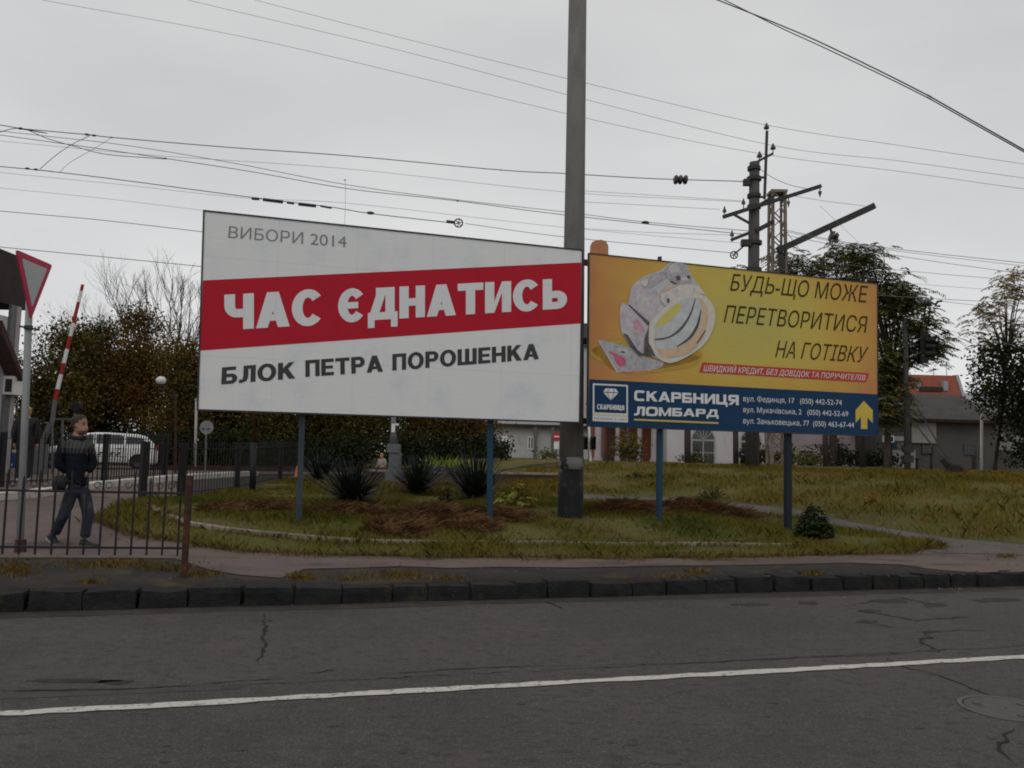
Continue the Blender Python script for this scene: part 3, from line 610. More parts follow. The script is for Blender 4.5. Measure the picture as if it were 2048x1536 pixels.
rp_(cat([(225, 1170), (290, 1185), (420, 1240), (460, 1310), (400, 1372), (340, 1330), (300, 1230)]), 10)
rp_([(330, 1130), (440, 1125), (520, 1215), (430, 1230)], 0); rp_([(390, 1165), (440, 1170), (450, 1195), (400, 1190)], 5)
rp_(cat([(560, 310), (700, 210), (900, 130), (1010, 40), (1120, 28), (1220, 55), (1290, 190), (1340, 260), (1440, 400), (1540, 560), (1590, 720), (1560, 900), (1450, 1100), (1250, 1230), (1000, 1310), (800, 1240), (560, 1130), (420, 960), (380, 760), (395, 580), (480, 560), (510, 420)]), 0)
rp_([(395, 545), (480, 575), (740, 845), (690, 1000), (670, 1215), (560, 1150), (440, 1000), (385, 790), (380, 640)], 1)
rp_(cat([(560, 760), (640, 790), (690, 880), (620, 960), (560, 900)]), 2); rp_(cat([(540, 940), (600, 930), (640, 1060), (600, 1100)]), 6)
rp_([(480, 575), (510, 555), (760, 800), (745, 850)], 5)
rp_([(510, 420), (560, 310), (760, 370), (900, 470), (860, 640), (750, 790), (490, 560)], 1)
rp_(cat([(600, 450), (700, 430), (760, 560), (720, 690), (620, 620)]), 0)
rp_([(640, 290), (760, 190), (930, 150), (980, 230), (760, 370), (690, 350)], 6); rp_(cat([(650, 280), (730, 250), (720, 330), (670, 330)]), 3)
rp_([(760, 380), (980, 240), (1020, 300), (860, 430)], 4)
rp_([(820, 490), (1010, 340), (1130, 320), (900, 440)], 7)
rp_([(930, 140), (1010, 45), (1120, 30), (1225, 55), (1280, 200), (1300, 290), (1130, 310), (1010, 260)], 6)
rp_(cat([(1040, 60), (1100, 50), (1130, 140), (1060, 180), (1000, 120)]), 0); rp_([(1160, 230), (1240, 220), (1240, 260), (1170, 265)], 3)
rp_(cat([(1090, 215), (1140, 205), (1150, 255), (1110, 265)]), 5); rp_(cat([(1235, 205), (1270, 200), (1275, 235), (1245, 240)]), 5)
rp_([(1030, 265), (1100, 300), (1090, 315), (1020, 280)], 5)
# the round front edge of the ring, its inside faces and the opening
def ell(cx, cy, rx, ry, a, n=48):
    c, s = math.cos(a), math.sin(a); return [(cx+rx*math.cos(2*PI*k/n)*c-ry*math.sin(2*PI*k/n)*s, cy+rx*math.cos(2*PI*k/n)*s+ry*math.sin(2*PI*k/n)*c) for k in range(n)]
E0 = cat([(800, 760), (960, 600), (1120, 470), (1300, 420), (1480, 480), (1585, 640), (1575, 850), (1470, 1060), (1250, 1230), (1010, 1320), (820, 1220), (740, 1050), (740, 880)])
rp_(E0, 3)
rp_([(900, 440), (1130, 330), (1300, 310), (1420, 380), (1480, 450), (1300, 415), (1120, 460), (960, 590), (900, 520)], 3)
rp_(cat([(940, 470), (1000, 440), (1010, 530), (960, 560)]), 0); rp_(cat([(1060, 390), (1120, 380), (1110, 440), (1070, 450)]), 0); rp_(cat([(975, 505), (1005, 495), (1008, 540), (985, 548)]), 5); rp_(cat([(1310, 360), (1340, 360), (1335, 400), (1312, 395)]), 6)
E1 = cat([(850, 800), (990, 650), (1150, 520), (1290, 485), (1420, 510), (1500, 640), (1490, 820), (1400, 1010), (1250, 1150), (1060, 1240), (930, 1245), (840, 1130), (820, 950)])
rp_(E1, 7)
rp_(cat([(850, 800), (990, 650), (1150, 520), (1290, 487), (1400, 520), (1420, 650), (1390, 840), (1290, 1000), (1130, 1110), (980, 1140), (840, 1120), (820, 950)]), 4)
rp_(cat([(1405, 640), (1412, 680), (1380, 850), (1280, 1010), (1120, 1112), (1110, 1098), (1250, 990), (1350, 830)], 5), 5)
rp_(cat([(1330, 505), (1338, 520), (1290, 690), (1180, 880), (1010, 1000), (830, 1030), (830, 1012), (1000, 978), (1150, 860), (1270, 680)], 5), 5)
rp_(cat([(850, 860), (860, 790), (990, 650), (1110, 560), (1160, 570), (1110, 680), (1000, 790), (900, 850)]), 8)
rp_([(690, 1000), (745, 850), (740, 1050), (830, 1225), (680, 1210)], 5)
rp_([(415, 940), (470, 960), (600, 1150), (690, 1225), (620, 1225), (520, 1110)], 5)
rp_(cat([(1465, 900), (1470, 930), (1380, 1080), (1230, 1200), (980, 1255), (1200, 1180), (1360, 1050)], 5), 7)
rp_(cat([(1455, 910), (1462, 925), (1370, 1065), (1355, 1060)], 5), 5)
m.build('ring_picture', RM, poster)
frame_and_back(PR, c4, bbR, .018, .28, M['darkmetal'], mat('brown_backing', (.06, .035, .025), .8, .3, 5))
post(bbR, PR, 1327, 1053, 1328, 862, 11, M['bluepaint']); post(bbR, PR, 1587, 1064, 1587, 868, 13, M['darkblue'])
m = MB(); q = [Z7(*p) for p in ((98, 157), (100, 105), (112, 78), (140, 65), (175, 64), (202, 76), (216, 102), (217, 168))]
m.slab([PR.px(*p, .006) for p in q], -PR.n*.02); m.build('topper', mat('orange_board', (.44, .19, .09), .7, .15, 5), bbR)
m = MB(); m.bar(PR.px(*Z7(567, 230), -.1), PR.px(*Z7(567, 166), -.1), .07, .05); m.build('stub', M['darkmetal'], bbR)
# ---------------------------------------------------------------- buildings
M['render_white'] = mat_layers('white_render', [(0, 0, 0, 0, (.50, .495, .50)), (.5, 5, .45, .7, (.42, .415, .42)), (2, 5, .6, .7, (.30, .29, .29), (1, 1, .3))], .9, .2, 20)
M['render_grey'] = mat_layers('grey_render', [(0, 0, 0, 0, (.27, .27, .275)), (.5, 5, .45, .7, (.22, .22, .225))], .9, .2, 20)
M['render_pink'] = mat_layers('pink_render', [(0, 0, 0, 0, (.44, .37, .385)), (.5, 5, .45, .7, (.38, .32, .335)), (2, 5, .6, .72, (.2, .17, .17), (1, 1, .3))], .9, .2, 20)
M['render_red'] = mat_layers('terracotta_render', [(0, 0, 0, 0, (.26, .075, .04)), (.7, 5, .45, .7, (.19, .06, .035))], .9, .2, 20)
M['wall_darkgrey'] = mat_layers('sooty_brick', [(0, 0, 0, 0, (.095, .09, .086)), (.6, 5, .45, .7, (.07, .066, .063)), (6, 4, .55, .7, (.12, .11, .1), (1, 1, 3))], .9, .4, 30)
M['roof_slate'] = mat_layers('grey_roof_sheets', [(0, 0, 0, 0, (.065, .06, .056)), (1.2, 5, .45, .68, (.042, .04, .037)), (7, 4, .55, .7, (.085, .08, .072))], .9, .5, 20)
M['roof_tile'] = mat_layers('red_roof_tiles', [(0, 0, 0, 0, (.25, .075, .052)), (2, 5, .45, .68, (.19, .058, .042))], .9, .4, 20)
M['roof_brown'] = mat_layers('brown_roof', [(0, 0, 0, 0, (.045, .036, .036)), (2, 5, .45, .68, (.03, .025, .025))], .9, .4, 20)
M['roof_pale'] = mat_layers('pale_roof_sheet', [(0, 0, 0, 0, (.30, .31, .32)), (.8, 5, .45, .68, (.25, .26, .265))], .7, .2, 10)
M['timber'] = mat('dark_timber', (.04, .03, .026), .85, .3, 6)
M['column_white'] = mat('pale_column', (.36, .335, .33), .85, .12, 4)
def wallbox(x0, x1, y, d, ztop, zb=None):
    zb = H((x0+x1)/2, y)-.4 if zb is None else zb
    return (x0, y, zb), (x1, y+d, ztop)
def win(root, x0, z0, x1, z1, y, nx=2, nz=2, fw=.07, arch=False, bars=False, mf=None):
    fr = MB(); gl = MB(); mf = mf or M['whitepaint']; yo = y-.06
    gl.box((x0, y-.02, z0), (x1, y+.02, z1))
    for k in range(nx+1):
        x = x0+(x1-x0)*k/nx; fr.box((x-fw/2, yo, z0-fw/2), (x+fw/2, y-.021, z1+fw/2))
    for k in range(nz+1):
        z = z0+(z1-z0)*k/nz
        for j in range(nx): fr.box((x0+(x1-x0)*j/nx+fw/2, yo+.004, z-fw/2), (x0+(x1-x0)*(j+1)/nx-fw/2, y-.021, z+fw/2))
    if arch:
        cx = (x0+x1)/2; r = (x1-x0)/2; pts = [(cx+r*math.cos(PI*k/14), z1+fw+r*math.sin(PI*k/14)) for k in range(15)]
        gl.slab([(a, y-.02, b) for a, b in pts], (0, .04, 0))
        for k in range(14): fr.bar((pts[k][0], y-.04, pts[k][1]), (pts[k+1][0], y-.04, pts[k+1][1]), fw, .04, up=(0, 1, 0))
        for k in (3, 5, 7, 9, 11): fr.bar((cx, y-.05, z1+fw/2), (pts[k][0], y-.05, pts[k][1]), .03, .03, up=(0, 1, 0))
    o = fr.build('window', mf, root); gl.build('pane', M['glass'], o)
    if bars:
        b = MB(); n = int((x1-x0)/.14)
        for k in range(1, n): b.box((x0+(x1-x0)*k/n-.008, yo-.03, z0), (x0+(x1-x0)*k/n+.008, yo-.012, z1))
        b.build('grille', M['iron'], o)
    return o
def zat(px, py, Y): return P(px, py, Y).z
def xat(px, Y, py=900): return P(px, py, Y).x
# station house at the left edge
xw = xat(22, 27.5)
def onX(px, py, off=0.0):
    d = ray(px, py); t = xw/d.x; p = EYE+d*t; return Vector((p.x+off, p.y, p.z))
zt = P(20, 640, 27.5).z; zb = H(xw, 25)-.5; Y0, Y1 = 19.0, 27.5
bd = thing('station_house', (xw-3, 24, H(xw, 24)), 'white station house with a steep dark brown roof at the left edge', 'house')
m = MB(); m.box((xw-7, Y0, zb), (xw, Y1, zt)); m.build('wall', M['render_white'], bd)
m = MB(); xe = xat(38, 27.95); z0 = P(38, 620, 27.9).z; z1 = P(38, 521, 27.9).z
m.add([(xw-7.5, Y0-.5, z0), (xe, Y0-.5, z0), (xe, Y1+.45, z0), (xw-7.5, Y1+.45, z0), (xw-7.5, Y0-.5, z0+.2), (xe, Y0-.5, z0+.2), (xe, Y1+.45, z0+.2), (xw-7.5, Y1+.45, z0+.2), (xw-6, Y0+.6, z1), (xe-.06, Y0+.3, z1), (xe-.06, Y1+.4, z1), (xw-6, Y1-.6, z1)], [(3, 2, 1, 0), (0, 1, 5, 4), (1, 2, 6, 5), (2, 3, 7, 6), (3, 0, 4, 7), (4, 5, 9, 8), (5, 6, 10, 9), (6, 7, 11, 10), (7, 4, 8, 11), (8, 9, 10, 11)])
m.build('roof', M['roof_brown'], bd)
for px in (8, 20):
    q = onX(px, 800); m = MB(); m.box((xw+.003, q.y-.12, zb), (xw+.09, q.y+.12, z0)); m.build('corner_post', M['column_white'] if px == 20 else M['steelgrey'], bd)
m = MB(); m.slab([onX(-30, 640, .05), onX(16, 752, .05), onX(13, 762, .05), onX(-30, 668, .05)], (.5, 0, 0)); m.build('awning', mat('brown_awning', (.06, .03, .028), .8), bd)
p = onX(20, 772, .22); m = MB(); m.box((p.x-.2, p.y-.42, p.z-.3), (p.x+.16, p.y+.42, p.z+.3)); ac = m.build('air_conditioner', M['whitepaint'], bd)
m = MB(); m.box((p.x-.12, p.y-.435, p.z-.22), (p.x+.1, p.y-.423, p.z+.2)); m.build('fan_grille', M['darkmetal'], ac)
m = MB(); q = onX(3, 760); m.box((xw+.003, q.y-.9, q.z-.45), (xw+.03, q.y-.1, q.z+.35)); m.build('window', M['render_grey'], bd)
# white building seen between the billboards
Y = 62; x0, x1 = xat(955, Y), xat(1192, Y); zt = zat(1040, 690, Y)
bd = thing('white_building', ((x0+x1)/2, Y, H((x0+x1)/2, Y)), 'pale grey building with one small window behind the right end of the white billboard', 'building')
m = MB(); m.box(*wallbox(x0, x1, Y, 10, zt)); m.build('wall', M['render_white'], bd)
m = MB(); 
a = [(x0-.5, Y-.3, zt), (x1+.5, Y-.3, zt), (x1+.5, Y+10.5, zt), (x0-.5, Y+10.5, zt), (x0-.5, Y+5, zt+2.6), (x1+.5, Y+5, zt+2.6)]
m.add(a, [(0, 1, 5, 4), (2, 3, 4, 5), (1, 2, 5), (3, 0, 4), (3, 2, 1, 0)]); m.build('roof', M['roof_brown'], bd)
m = MB(); zc = zat(1030, 852, Y); m.box((x0+.3, Y-.6, zc), (x1+.3, Y-.01, zc+.14)); m.build('canopy', M['darkmetal'], bd)
for px in (1070, 1105):
    m = MB(); m.box((xat(px, Y-.4)-.12, Y-.55, 0), (xat(px, Y-.4)+.12, Y-.35, zc)); m.build('canopy_column', M['steelgrey'], bd)
win(bd, xat(1056, Y), zat(1060, 898, Y), xat(1066, Y), zat(1060, 874, Y), Y, 2, 1, .09)
win(bd, xat(1006, Y), zat(1010, 898, Y), xat(1018, Y), zat(1010, 874, Y), Y, 2, 1, .09)
# station arcade, terracotta between pale columns
Y = 50; x0, x1 = xat(1192, Y), xat(1333, Y); zt = zat(1250, 800, Y)
bd = thing('station_building', ((x0+x1)/2, Y, H((x0+x1)/2, Y)), 'terracotta and pink station building with pale columns under the yellow billboard', 'building')
m = MB(); m.box(*wallbox(x0, x1, Y, 5, zt)); m.build('wall', M['render_red'], bd)
m = MB(); a = [(x0-.2, Y-2.4, zt), (x1+.5, Y-2.4, zt), (x1+.5, Y+5.5, zt), (x0-.2, Y+5.5, zt), (x0+.2, Y+1.5, zt+1.6), (x1+.5, Y+1.5, zt+1.6)]
m.add(a, [(0, 1, 5, 4), (2, 3, 4, 5), (1, 2, 5), (3, 0, 4), (3, 2, 1, 0)]); m.build('roof', M['roof_tile'], bd)
for px, wd in ((1196, .42), (1235, .26), (1279, .28), (1309, .42), (1206, .12), (1255, .12)):
    x = xat(px, Y-2); m = MB(); zb = H(x, Y-2)-.1; m.tube([(x, Y-2, zb), (x, Y-2, zb+.3), (x, Y-2, zb+.3), (x, Y-2, zt-.3), (x, Y-2, zt)], [wd*.65, wd*.65, wd*.5, wd*.45, wd*.62], 12); m.build('column', M['render_pink'] if px < 1200 else (M['steelgrey'] if wd < .2 else M['column_white']), bd)
m = MB(); m.box((xat(1213, Y), Y-.05, H(x0, Y)), (xat(1228, Y), Y-.003, zat(1220, 800, Y))); m.build('door', mat('brown_door', (.09, .04, .03), .6), bd)
# white house with the arched windows
Y = 47; x0, x1 = xat(1334, Y), xat(1529, Y); zt = zat(1430, 700, Y)
bd = thing('white_house', ((x0+x1)/2, Y, H((x0+x1)/2, Y)), 'white house with arched barred windows just below the yellow billboard', 'house')
m = MB(); m.box(*wallbox(x0, x1, Y, 9, zt)); m.build('wall', mat_layers('lilac_white_render', [(0, 0, 0, 0, (.54, .52, .54)), (.5, 5, .45, .7, (.47, .455, .47)), (2, 5, .6, .7, (.32, .30, .31), (1, 1, .3))], .9, .2, 20), bd)
m = MB(); a = [(x0-.5, Y-.6, zt), (x1+.5, Y-.6, zt), (x1+.5, Y+9.5, zt), (x0-.5, Y+9.5, zt), (x0+2, Y+4.5, zt+2.4), (x1-2, Y+4.5, zt+2.4)]
m.add(a, [(0, 1, 5, 4), (2, 3, 4, 5), (1, 2, 5), (3, 0, 4), (3, 2, 1, 0)]); m.build('roof', M['roof_tile'], bd)
win(bd, xat(1383, Y), zat(1400, 929, Y), xat(1429, Y), zat(1400, 881, Y), Y, 2, 2, .075, True, True, M['column_white'])
win(bd, xat(1481, Y), zat(1500, 933, Y), xat(1521, Y), zat(1500, 884, Y), Y, 2, 2, .075, True, True, M['column_white'])
# pink outbuilding behind the right post
Y = 53; x0, x1 = xat(1531, Y), xat(1764, Y); zt = zat(1650, 838, Y)
bd = thing('pink_outbuilding', ((x0+x1)/2, Y, H((x0+x1)/2, Y)), 'low pinkish wall building with dark graffiti below the right end of the yellow billboard', 'building')
m = MB(); m.box(*wallbox(x0, x1, Y, 6, zt)); m.build('wall', M['render_pink'], bd)
m = MB(); m.box((x0-.3, Y-.3, zt), (x1+.2, Y+6.3, zt+.16)); m.build('roof', M['roof_slate'], bd)
m = MB()
for (x, y, a) in [(1606, 894, .6), (1612, 892, -.5), (1619, 893, .9), (1626, 891, .2), (1632, 890, -.8), (1638, 891, .5), (1645, 891, 0), (1741, 896, .8), (1746, 899, .3)]:
    p = P(x, y, Y-.012); q = Vector((math.cos(a), 0, math.sin(a)))*.11; m.tube([p-q, p+Vector((0, 0, .06)), p+q], .022, 4)
m.build('graffiti', mat('graffiti_paint', (.07, .06, .075), .8), bd)
m = MB(); m.box((xat(1602, Y), Y-.04, zat(1610, 906, Y)), (xat(1626, Y), Y-.003, zat(1610, 901, Y))); m.build('vent_slot', M['darkmetal'], bd)
# sooty house with hipped grey roof on the right
Y = 50; x0, x1 = xat(1752, Y), xat(1993, Y); zt = zat(1880, 836, Y); zr = zat(1870, 789, Y)
bd = thing('grey_house', ((x0+x1)/2, Y, H((x0+x1)/2, Y)), 'sooty grey house with a hipped grey sheet roof and a white sign panel', 'house')
m = MB(); m.box(*wallbox(x0, x1, Y, 9, zt)); m.build('wall', M['wall_darkgrey'], bd)
m = MB(); xr0, xr1 = xat(1800, Y+4.5), xat(1922, Y+4.5); zr = P(1870, 789, Y+4.5).z
a = [(x0-.5, Y-.6, zt-.1), (x1+.5, Y-.6, zt-.1), (x1+.5, Y+9.6, zt-.1), (x0-.5, Y+9.6, zt-.1), (xr0, Y+4.5, zr), (xr1, Y+4.5, zr)]
m.add(a, [(0, 1, 5, 4), (2, 3, 4, 5), (1, 2, 5), (3, 0, 4), (3, 2, 1, 0)]); m.build('roof', M['roof_slate'], bd)
m = MB(); m.box((x0-.3, Y-.55, zt-.26), (x1+.3, Y-.35, zt-.101)); m.build('eave_board', M['timber'], bd)
m = MB(); m.box((x0+.1, Y-.03, zat(1880, 853, Y)), (x1-.1, Y-.003, zat(1880, 840, Y))); m.build('cornice', mat('brick_band', (.10, .065, .05), .9, .25, 5), bd)
m = MB(); m.box((xat(1822, Y), Y-.14, zat(1840, 886, Y)), (xat(1871, Y), Y-.031, zat(1840, 845, Y))); m.build('sign_panel', mat('pale_panel', (.27, .265, .25), .7, .12, 2), bd)
m = MB(); m.box((xat(1770, Y), Y-.12, zat(1800, 882, Y)), (xat(1819, Y), Y-.031, zat(1800, 873, Y))); m.build('fascia_panel', mat('pale_fascia', (.30, .30, .29), .7, .12, 2), bd)
for a_, b_, mt in ((1783, 1791, M['bluepaint']), (1792, 1806, M['glass']), (1807, 1814, M['bluepaint'])):
    m = MB(); m.box((xat(a_, Y), Y-.09, zat(1800, 899, Y)), (xat(b_, Y), Y-.031, zat(1800, 884, Y))); m.build('shop_panel', mt, bd)
m = MB(); m.box((xat(1784, Y), Y-.07, H(x0, Y)), (xat(1830, Y), Y-.003, zat(1800, 900, Y))); m.build('plinth', M['render_grey'], bd)
m = MB(); q = P(1776, 878, Y-.2); m.box((q.x-.28, q.y-.2, q.z-.2), (q.x+.28, q.y+.17, q.z+.2)); ac = m.build('air_conditioner', M['whitepaint'], bd)
m = MB(); m.box((q.x-.12, q.y-.215, q.z-.15), (q.x+.22, q.y-.203, q.z+.15)); m.build('fan_grille', M['darkmetal'], ac)
win(bd, xat(1844, Y), zat(1855, 908, Y), xat(1864, Y), zat(1855, 889, Y), Y, 1, 1, .05, bars=True, mf=M['timber'])
win(bd, xat(1929, Y), zat(1940, 909, Y), xat(1952, Y), zat(1940, 889, Y), Y, 1, 1, .09, bars=True, mf=M['wall_darkgrey'])
m = MB(); m.box((xat(1944, Y), Y-.05, H(x1, Y)), (xat(1951, Y), Y-.003, zat(1945, 909.5, Y))); m.build('door', M['timber'], bd)
# lower grey annexe further right
Y = 52; x0, x1 = xat(1988, Y), xat(2300, Y); zt = zat(2030, 838, Y)
bd = thing('grey_annexe', ((x0+x1)/2, Y, H((x0+x1)/2, Y)), 'low grey annexe with a flat roof behind the dark tree at the right edge', 'building')
m = MB(); m.box(*wallbox(x0, x1, Y, 8, zt)); m.build('wall', M['wall_darkgrey'], bd)
m = MB(); m.box((x0-.2, Y-.4, zt), (x1, Y+8.2, zt+.2)); m.build('roof', M['timber'], bd)
m = MB(); m.box((xat(1991, Y), Y-.05, zat(2010, 902, Y)), (xat(2046, Y), Y-.003, zat(2010, 868, Y))); m.build('pale_panel', M['render_grey'], bd)
# far buildings
Y = 95; x0, x1 = xat(1800, Y), xat(1921, Y); zt = zat(1860, 786, Y); zr = zat(1860, 750, Y)
bd = thing('red_roofed_building', ((x0+x1)/2, Y, H((x0+x1)/2, Y)), 'far building whose steep red tiled roof rises above the grey house', 'building')
m = MB(); m.box(*wallbox(x0, x1, Y, 10, zt)); m.build('wall', M['render_grey'], bd)
m = MB(); zr = P(1860, 750, Y+.9).z; xe1 = xat(1927, Y)
m.add([(x0-.3, Y-.4, zt-.3), (x1+.1, Y-.4, zt-.3), (x1+.1, Y+10.4, zt-.3), (x0-.3, Y+10.4, zt-.3), (x0-.3, Y+.9, zr), (x1, Y+.9, zr), (x1, Y+9.2, zr), (x0-.3, Y+9.2, zr)], [(0, 1, 5, 4), (2, 3, 7, 6), (4, 5, 6, 7), (1, 2, 6, 5), (3, 0, 4, 7), (3, 2, 1, 0)]); rf = m.build('roof', M['roof_tile'], bd)
m = MB(); m.slab([(x1+.12, Y-.5, zt-.4), (x1+.12, Y+.9, zr+.1), (x1+.12, Y+9.2, zr+.1), (x1+.12, Y+10, zt-.4)], (.35, 0, 0)); m.build('gable_trim', M['roof_pale'], bd)
for px in (1834, 1888):
    q = P(px, 770, Y+.2); m = MB(); m.box((q.x-.26, q.y-.45, q.z-.7), (q.x+.26, q.y+1, q.z+.45)); m.build('dormer', M['roof_pale'], bd)
q = P(1860, 778, Y-.1); m = MB(); m.box((q.x-1.35, q.y-.25, q.z-.25), (q.x+1.35, q.y+1.6, q.z+.25)); m.build('dormer_window', M['timber'], bd)
for px in (1867, 1893):
    q = P(px, 752, Y+5); t_ = P(px, 722 if px == 1893 else 738, Y+5); m = MB(); m.tube([q-Vector((0, 0, .3)), t_], .035, 5); m.bar(t_-Vector((.35, 0, .15)), t_+Vector((.35, 0, -.15)), .03, .03); m.bar(t_-Vector((.25, 0, .5)), t_+Vector((.25, 0, -.5)), .03, .03); m.build('antenna', M['darkmetal'], bd)
Y = 80; x0, x1 = xat(1752, Y), xat(1806, Y); zt = zat(1780, 746, Y)
bd = thing('grey_block', ((x0+x1)/2, Y, H((x0+x1)/2, Y)), 'narrow grey concrete block seen beside the right edge of the yellow billboard', 'building')
m = MB(); m.box(*wallbox(x0, x1, Y, 8, zt)); m.build('wall', M['render_grey'], bd)
m = MB(); m.box((x0-.2, Y-.2, zt), (x1+.2, Y+8.2, zt+.25)); m.build('roof', M['roof_slate'], bd)
m = MB(); q = P(1787, 738, Y+2); m.box((q.x-.5, q.y-.4, zt+.25), (q.x+.5, q.y+.4, q.z+.3)); m.build('chimney', M['render_grey'], bd)
for px in (1797, 1803):
    m = MB(); x = xat(px, Y-.3); m.tube([(x, Y-.3, 0), (x, Y-.3, zt+2)], .07, 6); m.build('pipe', M['darkmetal'], bd)
win(bd, xat(1776, Y), zat(1780, 800, Y), xat(1786, Y), zat(1780, 785, Y), Y, 1, 1, .1)
Y = 110; x0, x1 = xat(1905, Y), xat(2200, Y); zt = zat(2000, 838, Y)
bd = thing('pale_roofed_shed', ((x0+x1)/2, Y, H((x0+x1)/2, Y)), 'far shed with a pale grey sheet roof behind the grey house on the right', 'shed')
m = MB(); m.box(*wallbox(x0, x1, Y, 10, zt)); m.build('wall', M['render_grey'], bd)
zr = P(1950, 786, Y+5).z
m = MB(); m.add([(x0-.5, Y-.5, zt), (x1, Y-.5, zt), (x1, Y+10.5, zt), (x0-.5, Y+10.5, zt), (x0+.2, Y+5, zr), (x1, Y+5, zr)], [(0, 1, 5, 4), (2, 3, 4, 5), (1, 2, 5), (3, 0, 4), (3, 2, 1, 0)]); m.build('roof', M['roof_pale'], bd)

# ---------------------------------------------------------------- low walls, platform, track
M['brickdark'] = mat_layers('dark_brick', [(0, 0, 0, 0, (.07, .04, .035)), (3, 5, .45, .65, (.045, .03, .027))], .9, .5, 30)
p0, p1 = P(735, 952, 28), P(1420, 952, 31)
m = MB(); zt = P(1000, 946, 29).z
a, b = Vector((p0.x, p0.y, 0)), Vector((p1.x, p1.y, 0)); m.bar(Vector((a.x, a.y, zt-.55)), Vector((b.x, b.y, zt-.55)), .3, 1.0)
root = tag(m.build('platform_wall', M['brickdark'], origin=(a.x, a.y, 0)), 'long low dark brick wall with a pale coping behind the flower bed', 'wall')
m = MB(); m.bar(Vector((a.x, a.y, zt)), Vector((b.x, b.y, zt)), .38, .07); m.build('coping', M['edging'], root)
for dv in (0, 1.5):
    m = MB(); a, b = P(300, 935, 33+dv), P(2300, 950, 44+dv); m.bar(Vector((a.x, a.y, H(a.x, a.y)+.1)), Vector((b.x, b.y, H(a.x, a.y)+.5)), .07, .15)
    tag(m.build('rail', M['rustiron'], origin=a), 'rusty steel rail of the track crossing behind the grass bank', 'rail', 'rails of the railway track')
# ---------------------------------------------------------------- poles, mast, wires
p = G(1141, 1024); p = Vector((p.x, max(p.y, 14.9), 0)); p = P(1141, 1024, 15.0); p.z = H(p.x, p.y)
pole = thing('utility_pole', p, 'thick grey concrete utility pole with a black painted foot between the two billboards', 'pole')
top = P(1157, -120, 15.0); ht = top.z-p.z
m = MB(); z1 = P(1141, 938, 15).z-p.z; k = (top-p); q0 = p-Vector((0, 0, .4))
def pp(z): t = z/ht; return p+Vector(((top.x-p.x)*t, 0, z))
m.tube([pp(z1-.002), pp(2), pp(4), pp(6), pp(ht)], [.225, .215, .20, .185, .165], 20); m.build('shaft', M['concrete'], pole, smooth=True)
m = MB(); m.tube([q0, pp(0), pp(z1*.5), pp(z1)], [.237, .235, .231, .228], 20); m.build('painted_foot', M['tar'], pole, smooth=True)
m = MB(); zc = P(1141, 914, 15).z-p.z; m.tube([pp(z1+.003), pp(zc)], [.229, .2275], 20); m.build('pale_band', mat_layers('torn_whitewash', [(0, 0, 0, 0, (.25, .245, .235)), (4, 5, .50, .54, (.05, .048, .046)), (9, 5, .6, .63, (.22, .215, .21))], .9, .4, 50), pole, smooth=True)

# concrete railway mast
Ym = 31.0; bs = P(1504, 940, Ym); bs.z = H(bs.x, bs.y)
mast = thing('catenary_mast', bs, 'dark round concrete railway mast carrying insulators and cross arms', 'mast')
mt = P(1509, 325, Ym); m = MB(); m.tube([bs-Vector((0, 0, .4)), bs.lerp(mt, .5), mt], [.26, .225, .19], 14); m.build('shaft', M['mastconcrete'], mast, smooth=True)
def bar_px(name, a, b, th, ya=Ym, yb=Ym, parent=mast, mt_=None, w2=None):
    m = MB(); m.bar(P(*a, ya), P(*b, yb), th, w2 or th); return m.build(name, mt_ or M['darkmetal'], parent)
def pin(parent, x, y, Y, s=.11, up=1):
    q = P(x, y, Y); m = MB(); m.lathe([(.02, -.32*up), (.02, -.1*up), (s, -.1*up), (s*.85, -.02*up), (s*.45, .04*up), (s*.35, .1*up), (.02, .12*up)], q, n=10); return m.build('insulator', mat_ins, parent, smooth=False)
mat_ins = mat('insulator_brown', (.03, .022, .02), .35, .2, 5, spec=.5)
bar_px('top_rod', (1529, 398), (1534, 262), .09); bar_px('cross_arm', (1513, 324), (1546, 307), .08)
for a in [(1533, 252), (1546, 293), (1519, 309)]: pin(mast, *a, Ym)
bar_px('strut', (1518, 355), (1530, 355), .07); bar_px('strut', (1518, 394), (1531, 394), .07)
bar_px('cross_arm', (1446, 434), (1642, 372), .13, Ym-.25, Ym-.25); bar_px('cross_arm', (1518, 410), (1548, 392), .1, Ym+.2, Ym+.2)
bar_px('brace', (1466, 428), (1500, 447), .08, Ym-.3, Ym-.3)
pin(mast, 1449, 419, Ym-.25, .08); pin(mast, 1487, 403, Ym-.25, .08)
bar_px('cross_arm', (1462, 480), (1498, 466), .11, Ym-.25, Ym-.25); pin(mast, 1464, 467, Ym-.25, .08); bar_px('cross_arm', (1512, 462), (1547, 443), .16, Ym-.25, Ym-.25)
pin(mast, 1640, 388, Ym-.25, .07, -1); pin(mast, 1577, 408, Ym-.25, .06, -1)
for y, w in ((337, .22), (358, .25), (392, .23), (414, .23), (486, .27), (540, .26)):
    q = P(1508, y, Ym); m = MB(); m.lathe([(w+.0, -.07), (w+.03, -.07), (w+.03, .07), (w, .07)], q, n=16); m.build('clamp_band', M['darkmetal'], mast)
q = P(1493, 365, Ym-.1); m = MB(); m.box(q-Vector((.12, .1, .12)), q+Vector((.12, .1, .12))); m.build('bracket', M['darkmetal'], mast)
q = P(1492, 486, Ym-.1); m = MB(); m.box(q-Vector((.18, .12, .12)), q+Vector((.18, .12, .12))); m.build('bracket', M['darkmetal'], mast)
